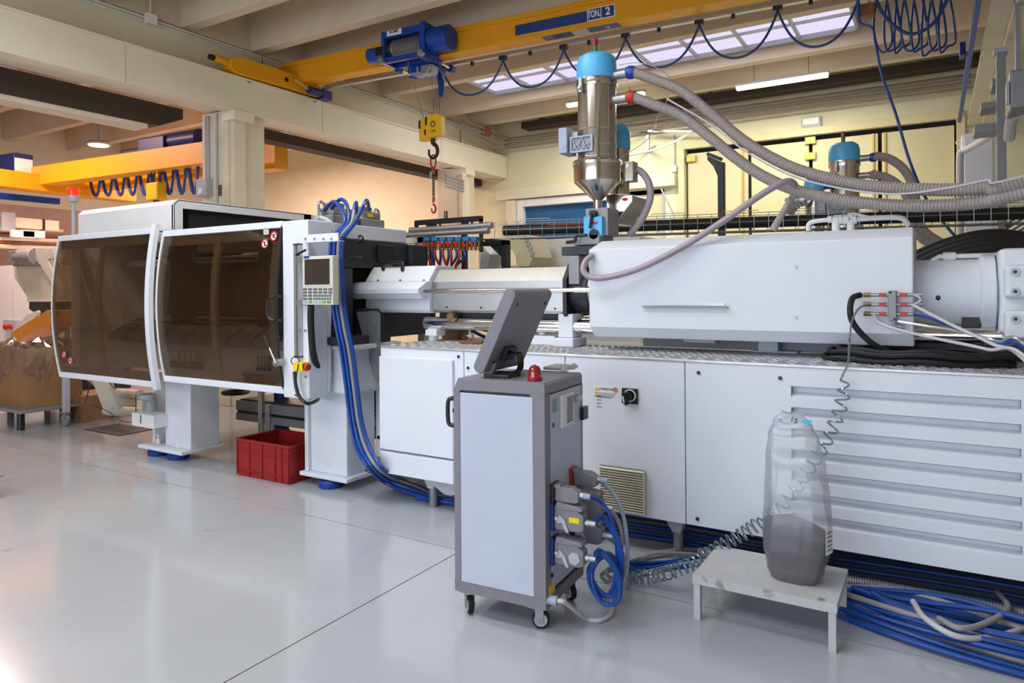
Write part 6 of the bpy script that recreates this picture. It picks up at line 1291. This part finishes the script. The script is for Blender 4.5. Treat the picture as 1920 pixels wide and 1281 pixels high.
MB().prism([(bc_.x + .035, tz - .03), (bc_.x + .085, tz - .022), (bc_.x + .07, tz - .05)], 'y', bc_.y - .028, bc_.y - .024).prism([(bc_.x - .075, tz - .028), (bc_.x - .055, tz - .03), (bc_.x - .045, tz - .045)], 'y', bc_.y - .028, bc_.y - .024).obj('blue_tie', M['sky'], bgt)
text('mark', '15', (bc_.x + .005, bc_.y - .03, tz - .03), .035, M['print'], bgt, (R90, .3, 0))
lb_ = MB().obox((bc_.x + .157, bc_.y - .047, bc_.z + .215), (.010, .030, 0), (0, 0, .06), (.0012, -.0004, 0)).obj('printed_label', M['label_w'], bgt)
for q in range(5): MB().obox((bc_.x + .1588, bc_.y - .0476, bc_.z + .255 - q*.02), (.007, .021, 0), (0, 0, .0025), (.0006, -.0002, 0)).obj('text_line', M['printgrey'], lb_)
# ================================================================ CABLES ON THE FLOOR
def floorloop(c, rx_, ry_, rot, r0, mt, z0, lab, grp, ph=0.0, wob=.03, a0=0, a1=2*math.pi, n=60):
    pts = []
    for i in range(n + 1):
        a = a0 + (a1 - a0)*i/n; x = (rx_ + wob*math.sin(2*a + ph))*math.cos(a); y = (ry_ + wob*.6*math.sin(3*a + ph))*math.sin(a)
        pts.append((c[0] + x*math.cos(rot) - y*math.sin(rot), c[1] + x*math.sin(rot) + y*math.cos(rot), z0 + .012*math.sin(3*a + ph) + .012))
    tag(MB().tube(pts, r0, 8).obj('floor_cable', M[mt]), lab, 'cable', grp)
for k in range(9):
    mt = 'blue' if k not in (2, 6) else 'cablegrey'
    floorloop((.08 + .03*(k % 3), 3.74 + .02*(k % 4)), .68 - .03*k, .2 - .013*k, -.22 + .012*k, .0135, mt, .012*k, ('blue' if mt == 'blue' else 'grey') + ' cable coiled on the floor beside the stool', ('blue' if mt == 'blue' else 'grey') + ' cables coiled beside the stool', k*1.3)
tag(MB().hose([at(1712, 1128, Z=.12), at(1735, 1160, Z=.12), at(1790, 1192, Z=.10), at(1850, 1196, Z=.08), at(1915, 1180, Z=.06), at(1960, 1150, Z=.04)], .013, 10).obj('floor_cable', M['lightcable']), 'single pale cable arching over the blue floor coil', 'cable')
tag(MB().hose([at(1760, 1160, Z=.12), at(1800, 1178, Z=.13), at(1850, 1168, Z=.12), at(1890, 1140, Z=.1), at(1870, 1110, Z=.08)], .013, 10).obj('floor_cable', M['cablegrey']), 'short grey cable bow lying on the blue floor coil', 'cable')
for k in range(5):
    y = 4.2 + .09*k; z = .018 + .014*(k % 3); mt = ('blue', 'blue', 'blue', 'cablegrey')[k % 4]
    tag(MB().hose([(-3.4, y - .05, z), (-2.9, y + .06*math.sin(k), z), (-2.2, y - .05, z), (-1.4, y + .05*math.cos(k*2), z), (-.6, y - .02, z), (.2, y + .04, z), (1.2, y, z)], .012, 8).obj('under_cable', M[mt]), ('blue' if mt == 'blue' else 'grey') + ' cable running along the floor under the machine base', 'cable', ('blue' if mt == 'blue' else 'grey') + ' cables under the base')
tag(MB().ribbed([(-1.2, 4.06, .05), (-.7, 4.03, .05), (-.1, 4.07, .05), (.6, 4.05, .05), (1.4, 4.1, .05)], .03, .012, .1, 10).obj('corrugated_hose', M['mgrey']), 'grey corrugated hose on the floor under the louvred base', 'hose')
# bundle from the valve drives down over the pillar to the floor
for k in range(8):
    mt = 'cablegrey' if k in (2, 7) else 'blue'; o = (k % 4)*7.2; yo = .028*(k // 4)
    top = [(642, 382), (655, 378), (668, 384), (684, 380)][k % 4]; src = [(608, 392), (622, 388), (668, 396), (692, 390)][k % 4]
    pts = [at(src[0], src[1] + 3, Y=4.1 + .04*(k % 4)), at((src[0] + top[0])/2, top[1] - 4, Y=4.06), at(top[0] - 4, top[1] + 8, Y=3.99), at(646 + o*.9, 418, Y=3.92 + yo), at(622 + o, 450, Y=3.88 + yo), at(620 + o, 500, Y=3.875 + yo), at(623 + o, 560, Y=3.875 + yo), at(630 + o, 610, Y=3.88 + yo), at(640 + o, 660, Y=3.90 + yo), at(648 + o, 720, Y=3.93 + yo),
           at(657 + o, 790, Y=3.95 + yo), at(668 + o*1.2, 840, Y=3.93 + yo), at(692 + o*1.2, 878, Y=3.9 + yo), at(722 + o*1.6, 905 - o*.3, Z=.07 + .02*(k % 3)), at(770 + o, 925 - 5*(k % 4), Z=.03 + .012*(k % 3)), at(815, 938 - 5*(k % 4), Z=.02 + .01*(k % 3)), at(870, 948 - 5*(k % 4), Z=.02 + .01*(k % 3)), (-2.1, 3.95 + .03*k, .02)]
    tag(MB().tube(spline(pts, 7), .0150 if mt == 'blue' else .013, 8).obj('bundle_cable', M[mt]), ('blue' if mt == 'blue' else 'grey') + ' cable in the bundle falling from the valve drives to the floor', 'cable', ('blue' if mt == 'blue' else 'grey') + ' cables of the bundle at the pillar')
for u, v, Y, w in ((640, 448, 3.87, .045), (650, 657, 3.9, .045), (664, 795, 3.95, .04), (695, 885, 3.92, .045)):
    c = at(u, v, Y=Y + .015); tag(MB().torus(c, w, .004, (0, .25 if v < 850 else .6, 1), 20, 5).obj('cable_tie', M['black']), 'black tie round the blue cable bundle', 'cable tie', 'ties of the cable bundle')
for q in ([at(590, 412, X=-4.3), at(602, 408, X=-4.28), at(620, 418, X=-4.18), at(628, 446, X=-4.12)], [at(688, 412, X=-4.3), at(668, 410, X=-4.25), at(650, 425, X=-4.15), at(643, 448, X=-4.12)]):
    tag(MB().hose(q, .017, 8).obj('drive_conduit', M['lgrey']), 'short grey conduit bending over the platen hood', 'conduit', 'conduits over the platen hood')
# ================================================================ RED CRATE
cr0 = at(441, 891, Z=0); CRX0, CRX1, CRY0, CRY1 = -5.235, -4.56, 3.945, 4.42; ch = at(438, 821, Y=3.945).z
rc = thing('red_crate', 'red plastic stacking crate between the white pillars', 'crate', ((CRX0 + CRX1)/2, (CRY0 + CRY1)/2, 0))
m = MB(); t_ = .012
m.box(CRX0 + .015, CRX1 - .015, CRY0 + .015, CRY1 - .015, 0.0, .012)
for (xa, xb, ya, yb) in ((CRX0 + .01, CRX1 - .01, CRY0 + .01, CRY0 + .016), (CRX0 + .01, CRX1 - .01, CRY1 - .016, CRY1 - .01), (CRX0 + .01, CRX0 + .016, CRY0 + .016, CRY1 - .016), (CRX1 - .016, CRX1 - .01, CRY0 + .016, CRY1 - .016)): m.box(xa, xb, ya, yb, .012, ch)
m.obj('tub', M['crate'], rc)
MB().box(CRX0, CRX1, CRY0, CRY0 + .022, ch - .022, ch).box(CRX0, CRX1, CRY1 - .022, CRY1, ch - .022, ch).box(CRX0, CRX0 + .022, CRY0 + .022, CRY1 - .022, ch - .022, ch).box(CRX1 - .022, CRX1, CRY0 + .022, CRY1 - .022, ch - .022, ch).obj('rim', M['crate'], rc, bev=.004)
for z in (.05, ch - .075, ch - .11): MB().box(CRX0 + .004, CRX1 - .004, CRY0 + .002, CRY0 + .01, z, z + .007).box(CRX1 - .01, CRX1 - .002, CRY0 + .01, CRY1 - .01, z, z + .007).obj('rib', M['crate'], rc)
for q in range(9):
    x = CRX0 + .012 + q*(CRX1 - CRX0 - .03)/8
    if q in (2, 4, 6, 7, 8, 0): MB().box(x, x + .007, CRY0, CRY0 + .01, .01, ch - .02).obj('rib', M['crate'], rc)
for q in range(4): y = CRY0 + .02 + q*.13; MB().box(CRX1 - .01, CRX1, y, y + .007, .01, ch - .02).obj('rib', M['crate'], rc)
# ================================================================ LEFT BACKGROUND
lt = thing('pallet_table', 'low dark table carrying the cardboard boxes', 'table', at(40, 805, Z=0))
t0 = at(46, 767, Z=.24)
TX0, TX1, TY0, TY1 = t0.x - 1.6, t0.x + .12, t0.y - .1, t0.y + 1.0
MB().box(TX0, TX1, TY0, TY1, .2, .24).obj('top', M['mgrey'], lt, bev=.006)
for x in (TX0 + .2, TX1 - .12):
    for y in (TY0 + .06, TY0 + .55, TY1 - .1): MB().cyl((x, y, 0), (x, y, .2), .04, n=12).obj('leg', M['black'], lt)
bxh = at(46, 655, X=t0.x - .02).z - .242
for k, (x0, x1_, y0, y1_, lab) in enumerate(((t0.x - .72, t0.x - .02, t0.y + .02, t0.y + .66, 'tall cardboard box on the low table, under the orange chute'), (t0.x - 1.5, t0.x - .76, t0.y - .02, t0.y + .9, 'tall cardboard box on the low table, next to the chute box'))):
    b = thing('cardboard_box', lab, 'box', ((x0 + x1_)/2, (y0 + y1_)/2, .242)); z1 = .242 + bxh; w = .012
    MB().box(x0, x1_, y0, y0 + w, .242, z1).box(x0, x1_, y1_ - w, y1_, .242, z1).box(x0, x0 + w, y0 + w, y1_ - w, .242, z1).box(x1_ - w, x1_, y0 + w, y1_ - w, .242, z1).box(x0 + w, x1_ - w, y0 + w, y1_ - w, .242, .26).obj('walls', M['card'], b)
    # plastic liner hanging over the rim
    m = MB(); N = 48; rows = 9; vs = []; rnd = random.Random(k + 5)
    per = []
    for i in range(N):
        f_ = i/N*4; s_ = int(f_); g_ = f_ - s_
        per.append([(x0 + (x1_ - x0)*g_, y0, 0, -1), (x1_, y0 + (y1_ - y0)*g_, 1, 0), (x1_ - (x1_ - x0)*g_, y1_, 0, 1), (x0, y1_ - (y1_ - y0)*g_, -1, 0)][s_])
    hang = [.28 + .14*math.sin(i*.55 + k) + .08*math.sin(i*1.3) for i in range(N)]
    for j in range(rows + 1):
        t = j/rows
        for i, (x, y, nx_, ny_) in enumerate(per):
            if t < .3: o = -.12 + .4*t; z = z1 + .02 + .05*math.sin(i*1.7 + k) + .04*t
            else: o = .012 + .03*abs(math.sin(i*.9 + t*3)); z = z1 + .03 - (t - .3)/.7*hang[i]
            vs.append((x + nx_*o, y + ny_*o, z + .012*math.sin(i*2.3 + t*9)))
    m._add(vs, [(j*N + i, j*N + (i+1) % N, (j+1)*N + (i+1) % N, (j+1)*N + i) for j in range(rows) for i in range(N)])
    m.obj('plastic_liner', M['film'], b)
# carton and box on the floor behind
q = at(150, 792, Z=0); tag(MB().box(q.x - .5, q.x + .05, q.y, q.y + .5, 0, .32).obj('floor_carton', M['card'], bev=.004), 'brown cardboard carton on the floor behind the trolley frame', 'box')
q = at(170, 720, Y=6.2); tag(MB().box(q.x - .6, q.x + .3, 6.2, 6.7, 0, .55).obj('dark_carton', M['brown'], bev=.004), 'dark brown carton farther back on the floor', 'box')
# sorting conveyor: hopper, motor, slope, orange chute
Yg = t0.y + 1.6
sg_ = thing('sprue_separator', 'beige separator hopper with electric motor and sloping conveyor', 'separator', at(70, 640, Y=Yg))
def poly(uv, Y, d, name, mt, par, bev=.006):
    P = [at(u, v, Y=Y) for u, v in uv]; return MB().prism([(p.x, p.z) for p in P], 'y', Y, Y + d).obj(name, mt, par, bev=bev)
poly([(26, 500), (112, 498), (112, 562), (52, 562), (50, 556), (27, 521)], Yg, .9, 'hopper', M['beige'], sg_)
poly([(50, 562), (112, 562), (112, 566), (50, 566)], Yg - .02, .94, 'hopper_rim', M['putty'], sg_)
poly([(54, 566), (112, 566), (112, 584), (70, 590), (54, 580)], Yg + .05, .8, 'outlet', M['dgrey'], sg_)
poly([(24, 492), (72, 490), (72, 500), (24, 500)], Yg - .05, .5, 'motor_plate', M['mgrey'], sg_)
a, b = at(24, 482, Y=Yg - .1), at(58, 480, Y=Yg - .1); mo = MB().cyl((a.x, Yg, a.z), (b.x, Yg, b.z - .02), .13, n=20).box(a.x - .12, a.x + .1, Yg - .12, Yg + .12, a.z - .12, a.z + .1).obj('motor', M['mgrey'], sg_, bev=.01); MB().cyl((b.x - .01, Yg - .02, b.z), (b.x + .03, Yg - .02, b.z), .135, n=20).obj('fan_cover', M['lgrey'], mo)
poly([(58, 464), (112, 466), (112, 482), (88, 486), (112, 540), (112, 556), (76, 498), (60, 484)], Yg - .05, .08, 'conveyor_side', M['putty'], sg_)
poly([(94, 462), (104, 462), (112, 480), (112, 500)], Yg - .1, .04, 'conveyor_strip', M['label_w'], sg_)
for u in (42, 62, 108): p = at(u, 640, Y=Yg + .1); MB().box(p.x - .03, p.x + .03, Yg + .6, Yg + .66, 0, at(u, 566, Y=Yg).z).obj('leg', M['lgrey'], sg_)
oc = thing('orange_chute', 'orange sheet-metal chute ending over the cardboard box', 'chute', at(60, 640, Y=Yg - .6))
poly([(20, 630), (22, 622), (88, 582), (112, 582), (112, 606), (72, 616), (34, 640), (22, 640)], Yg - .55, .45, 'trough', M['orange'], oc)
poly([(94, 584), (110, 584), (110, 591), (94, 591)], Yg - .556, .006, 'green_plate', mat('plate_green', (24, 120, 100), .5), oc, 0)
poly([(22, 622), (50, 590), (70, 582), (74, 586), (40, 622)], Yg - .05, .03, 'side_guard', M['putty'], oc)
p = at(98, 640, Y=Yg - .4); MB().box(p.x - .025, p.x + .025, Yg - .42, Yg - .37, 0, at(98, 610, Y=Yg - .4).z).obj('support', M['lgrey'], oc)
# trolley frame with castors below the guard door
tf = thing('trolley_frame', 'grey tubular trolley frame on castors below the guard door', 'trolley', at(122, 795, Z=0))
w0 = at(123, 799, Z=0); w1 = at(208, 783, Z=0)
for w in (w0, w1):
    MB().cyl((w.x, w.y - .015, .075), (w.x, w.y + .015, .075), .075, n=20).obj('castor_wheel', M['mgrey'] if w is w0 else M['rubber'], tf); MB().box(w.x - .07, w.x + .05, w.y - .03, w.y + .03, .15, .17).obj('castor_plate', M['zinc'], tf)
MB().box(w0.x - .02, w0.x + .05, w0.y - .03, w0.y + .03, .17, .74).obj('upright', M['lgrey'], tf, bev=.004)
MB().bar((w0.x, w0.y, .60), (w1.x, w1.y + .3, .66), .05, .07).obj('rail', M['lgrey'], tf, bev=.004); MB().bar((w0.x + .3, w0.y + .1, .58), (w1.x, w1.y, .25), .03, .03).obj('brace', M['lgrey'], tf)
P = [at(u, v, Y=4.5) for u, v in ((172, 712), (202, 718), (222, 768), (192, 765))]; MB().prism([(p.x, p.z) for p in P], 'y', 4.5, 4.56).obj('slope_plate', M['putty'], tf, bev=.004)
for v0, v1, Y in ((735, 740, 4.9), (750, 756, 4.9), (770, 773, 4.8)): a, b = at(200, v0, Y=Y), at(262, v1, Y=Y); MB().cyl(a, b, .06, n=12).obj('cross_tube', M['putty'], tf)
for q, r_ in (([at(168, 720, Y=4.4), at(160, 755, Y=4.4), at(142, 785, Y=4.3), at(130, 790, Y=4.3)], .006), ([at(168, 758, Y=4.4), at(200, 770, Y=4.4), at(230, 790, Y=4.3), at(252, 785, Y=4.3), at(255, 740, Y=4.3)], .005), ([at(205, 716, Y=4.4), at(215, 728, Y=4.4), at(225, 720, Y=4.4), at(215, 714, Y=4.4)], .006)):
    tag(MB().hose(q, r_, 6).obj('loose_cable', M['dgrey']), 'thin dark cable hanging below the guard door', 'cable', 'loose cables under the guard door')
# belt conveyor under the clamp
bcv = thing('belt_conveyor', 'long low aluminium belt conveyor under the clamping unit', 'conveyor', at(470, 800, Y=5.1))
a, b = at(370, 775, Y=5.1), at(640, 800, Y=5.1)
for z0, z1 in ((.30, .40), (.19, .27)): MB().box(-6.6, -4.0, 4.98, 5.04, z0, z1).obj('side_profile', M['mgrey'], bcv, bev=.004)
MB().box(-6.6, -4.0, 5.0, 5.03, .272, .298).obj('slot', M['black'], bcv); MB().box(-6.6, -4.0, 5.04, 5.6, .395, .41).obj('belt', M['dgrey'], bcv); MB().box(-6.6, -4.0, 5.6, 5.66, .19, .42).obj('side_profile', M['mgrey'], bcv)
x = at(490, 780, Y=4.96).x; MB().box(x - .03, x + .03, 4.94, 4.98, 0, .55).box(x + .08, x + .14, 4.94, 4.98, 0, .4).obj('leg', M['alu'], bcv, bev=.003); MB().box(-6.4, -6.34, 5.3, 5.36, 0, .39).obj('leg', M['alu'], bcv)
tag(MB().torus((at(435, 755, Y=5.2).x, 5.25, .43), .14, .02, (0, 0, 1), 24, 8).obj('hose_ring', M['rubber']), 'ring of black hose lying on the belt conveyor', 'hose')
MB().box(-5.9, -5.1, 5.0, 5.08, .52, .76).obj('apron_plate', M['putty'], cu, bev=.004); MB().box(-5.05, -4.5, 4.6, 5.2, .45, .78).obj('pump_housing', M['dgrey'], cu, bev=.01)
# floor drain
q = at(222, 806, Z=0); dr_ = thing('floor_drain', 'dark floor drain grating behind the left pillar', 'grating', (q.x, q.y, .001))
MB().box(q.x - .36, q.x + .36, q.y - .2, q.y + .2, .001, .006).obj('frame', M['brown'], dr_)
for k in range(9): x = q.x - .32 + k*.08; MB().box(x - .012, x + .012, q.y - .18, q.y + .18, .006, .010).obj('grate_bar', M['mgrey'], dr_)
# pale block standing in for a lit wall area; wall clutter at far left
wp = thing('lit_wall_block', 'large pale block put in for the lit wall behind the separator hopper', 'cabinet', at(20, 640, Y=6.2)); a, b = at(-60, 500, Y=6.2), at(54, 592, Y=6.2)
MB().box(a.x, b.x, 6.2, 7.4, 0, at(20, 498, Y=6.2).z).obj('body', M['whitew'], wp, bev=.01); MB().box(at(24, 550, Y=6.2).x, at(24, 550, Y=6.2).x + .012, 6.195, 6.2, .9, 1.7).obj('door_gap', M['lgrey'], wp)
rs = MB().box(at(8, 612, Y=6.15).x, at(32, 612, Y=6.15).x, 6.13, 6.2, at(20, 620, Y=6.15).z, at(20, 600, Y=6.15).z).obj('socket_panel', M['lgrey'], wp, bev=.004)
for u in (13, 22): c = at(u, 613, Y=6.13); MB().cyl((c.x, 6.13, c.z), (c.x, 6.08, c.z), .045, n=16).obj('red_socket', M['red'], rs)
for k, v in enumerate((427, 438, 446, 452, 460)):
    a, b = at(-40, v, X=-15.5), at(118, v + 6, X=-15.5); tag(MB().tube([a, b], .045 if k else .03, 8).obj('wall_pipe', M['copper'] if k % 2 else M['concrete']), 'horizontal service pipe on the far left wall', 'pipe', 'service pipes on the far left wall')
bl_ = thing('wall_trunking', 'long beige trunking with end box above the far pipes', 'trunking', at(60, 420, X=-15.3)); a, b = at(0, 415, X=-15.3), at(108, 424, X=-15.3); MB().bar(a, b, .12, .2).obj('trunking', M['concrete'], bl_); MB().bar(a, a.lerp(b, .22), .16, .36).obj('end_box', M['lgrey'], bl_); c = a.lerp(b, .7); MB().bar(c, c + (b - a)*.04, .14, .22).obj('dark_band', M['black'], bl_)
for u in (42, 62): p = at(u, 442, X=-15.2); tag(MB().box(p.x - .05, p.x + .05, p.y - .2, p.y + .2, p.z - .04, p.z + .1).obj('pipe_bracket', M['label_w'], bev=.01), 'small white pipe bracket on the far service pipes', 'bracket', 'white pipe brackets')
dw = struct(MB().box(-17.6, -17.4, 4.0, 11.5, 0, 3.55).obj('wall_partition', mat('brown_partition', (150, 124, 112), .8)), 'brownish partition at the far side of the left bay')
# ---- crane of the left bay
LZ = 3.70; L0 = at(58, 348, Z=LZ); L1 = at(360, 309, Z=LZ); ld = (L1 - L0).normalized(); ln_ = Vector((-ld.y, ld.x, 0))
def lpt(s, n_, z): return L0 + ld*s + ln_*n_ + UP*z
def lbox(m, s0, s1, n0, n1, z0, z1): return m.obox((lpt(s0, n0, z0) + lpt(s1, n1, z1))/2, ld*(s1 - s0)/2, ln_*(n1 - n0)/2, UP*(z1 - z0)/2)
gh = at(360, 268, Y=L1.y).z - LZ - .25
LL = (-9.55 - L0.x)/ld.x
lc = thing('bay_crane', 'yellow double bridge crane crossing the left bay', 'crane', L0)
lbox(MB(), -.1, LL, 0, .3, .0, gh + .25).obj('girder', M['yellow'], lc, bev=.01); lbox(MB(), .2, LL, .9, 1.2, .0, .42).obj('girder', M['yellow'], lc, bev=.01); lbox(MB(), -.1, .3, -.8, 2.0, -.12, .2).obj('end_carriage', M['yellow'], lc, bev=.01)
bb = thing('crane_box', 'blue electrical box on the end of the left bay crane', 'box', lpt(-.3, -.1, .05)); lbox(MB(), -.6, .0, -.3, .05, .05, .6).obj('housing', M['navy'], bb, bev=.015); lbox(MB(), -.02, .01, -.29, .03, .2, .5).obj('notice', M['label_w'], bb)
h2_ = thing('bay_hoist', 'dark blue hoist standing on the left bay crane', 'hoist', lpt(3.2, -.3, gh + .25)); s0 = 2.6
MB().cyl(lpt(3.6, .35, gh + .42), lpt(4.4, .35, gh + .42), .16, n=16).obj('motor', M['navy'], h2_); lbox(MB(), 3.0, 3.7, .15, .5, gh + .26, gh + .52).obj('gearbox', M['navy'], h2_, bev=.03); MB().cyl(lpt(2.3, .35, gh + .34), lpt(3.0, .35, gh + .34), .08, n=12).obj('drum', M['dgrey'], h2_)
c = at(294, 358, Y=lpt(3.2, .16, 0).y); hb2 = thing('bay_hook_block', 'yellow hook block hanging from the left bay crane', 'hook block', c); MB().box(c.x - .18, c.x + .16, c.y - .1, c.y + .1, c.z - .17, c.z + .14).obj('cheek', M['hookyellow'], hb2, bev=.03); MB().cyl((c.x, c.y, c.z - .32), (c.x, c.y, c.z - .17), .06, n=10).obj('hook_shank', M['dgrey'], hb2)
for dx in (-.17, -.06, .06, .15): tag(MB().tube([(c.x + dx, c.y, c.z + .14), (c.x + dx, c.y, LZ + .01)], .010, 5).obj('wire_rope', M['dgrey']), 'thin rope carrying the left bay hook block', 'rope', 'ropes of the left bay crane')
for k in range(9):
    u = 168 + k*23
    p0, p1 = at(u, 347 - k*4, Y=L0.y + .5), at(u + 20, 343 - k*4, Y=L0.y + .5); lo = at(u + 12, 368 - k*.6, Y=L0.y + .5)
    for j in range(2):
        tag(MB().tube(spline([p0 + Vector((.03*j, 0, .1)), p0.lerp(lo, .6) + Vector((-.02 + .03*j, 0, -.02)), lo + Vector((.04*j, 0, .03*j)), p1.lerp(lo, .6) + Vector((.02, 0, -.02)), p1 + Vector((.03*j, 0, .1))], 5), .022, 6).obj('bay_festoon', M['label_b']), 'dark blue festoon loop under the left bay crane', 'cable', 'festoon loops of the left bay crane')
q0 = at(0, 368, X=-15.8); q1 = at(110, 378, X=-15.8); tag(MB().bar(q0 - Vector((0, 1.5, 0)), q1, .12, .12).obj('bay_conductor_rail', M['hoistblue']), 'blue conductor rail below the left bay crane', 'rail')
lp2 = thing('bay_lamp', 'round ceiling lamp between the ribs of the left bay', 'light', at(185, 272, Z=4.95)); c = at(185, 272, Z=4.95); MB().lathe([(0, 0), (.24, 0), (.26, .03), (.2, .08), (0, .1)], c, 24).obj('reflector', M['lgrey'], lp2); MB().cyl((c.x, c.y, c.z - .02), (c.x, c.y, c.z), .2, n=24).obj('lens', M['tube'], lp2); MB().cyl((c.x, c.y, c.z + .08), (c.x, c.y, 5.72), .015, n=6).obj('hanger', M['zinc'], lp2)
# conduits on the roof girder
gcd = thing('girder_conduit', 'thin conduit with a white junction box along the roof girder', 'conduit', (-8.58, 3.5, 5.05))
for z in (5.06, 5.10): MB().tube([(-8.585, -4, z), (-8.585, 13.3, z)], .012, 6).obj('tube', M['whitew'], gcd)
c = at(281, 36, X=-8.58); MB().box(-8.598, -8.52, c.y - .07, c.y + .07, c.z - .07, c.z + .06).obj('junction_box', M['label_w'], gcd, bev=.008); MB().tube([(-8.57, c.y, c.z), (-8.57, c.y, 5.7)], .014, 6).obj('tube', M['whitew'], gcd)
# grey box at the left edge of the floor
q = at(8, 935, Z=.0); q.x -= .3; q.y -= .3; tag(MB().box(q.x - .2, q.x + .28, q.y - .1, q.y + .28, 0, .17).box(q.x - .22, q.x + .3, q.y - .12, q.y + .3, .17, .19).obj('grey_bin', M['mgrey'], bev=.01), 'low grey plastic bin on the open floor at the left', 'bin')
# marks on the end column of the second bay: cable bracket
cbk = thing('cable_bracket', 'steel bracket with bundled cables on the far column', 'bracket', at(858, 340, X=-8.48)); c = at(852, 330, X=-8.25)
for k in range(4): MB().bar((c.x, c.y - .3, c.z - .03 - .07*k), (c.x + .05, c.y + .25, c.z - .08 - .07*k), .03, .04).obj('arm', M['mgrey'], cbk)
for k in range(3): MB().tube([(c.x + .03, c.y + .25 + .05*k, c.z + .1), (c.x + .03, c.y + .25 + .05*k, 1.0)], .02, 6).obj('conduit', M['concrete'], cbk)

# battens of the left bay lamps, then unseen ones added to warm the upper hall
for x, y, lab in ((-13.2, 10.4, 'long batten lamp over the back of the left bay'), (-13.2, 5.0, 'long batten lamp over the front of the left bay')):
    t = thing('bay_batten', lab, 'light', (x, y, 5.02)); MB().box(x - 1.25, x + 1.25, y - .2, y + .2, 5.02, 5.1).obj('housing', M['lgrey'], t, bev=.01); MB().box(x - .01, x + .01, y - .01, y + .01, 5.1, 5.72).obj('hanger', M['zinc'], t)
for y, lab in ((2.9, 'added unseen fluorescent batten above the aisle in front of the machine'), (-.9, 'added unseen fluorescent batten above the aisle behind the camera')):
    t = thing('fluorescent_light', lab, 'light', (-4.2, y, 5.0)); MB().box(-5.4, -3.0, y - .06, y + .06, 5.02, 5.07).obj('housing', M['lgrey'], t, bev=.01); MB().prism([(y - .065, 5.02), (y - .05, 4.96), (y + .05, 4.96), (y + .065, 5.02)], 'x', -5.38, -3.02).obj('diffuser', M['tube'], t, bev=.01)
    for x in (-5.1, -3.3): MB().cyl((x, y, 5.07), (x, y, 5.72), .008, n=6).obj('hanger', M['zinc'], t)
    area('lamp_light', (-4.2, y, 4.93), (0, 0, 0), 2.3, .1, 60, (1, .93, .76))
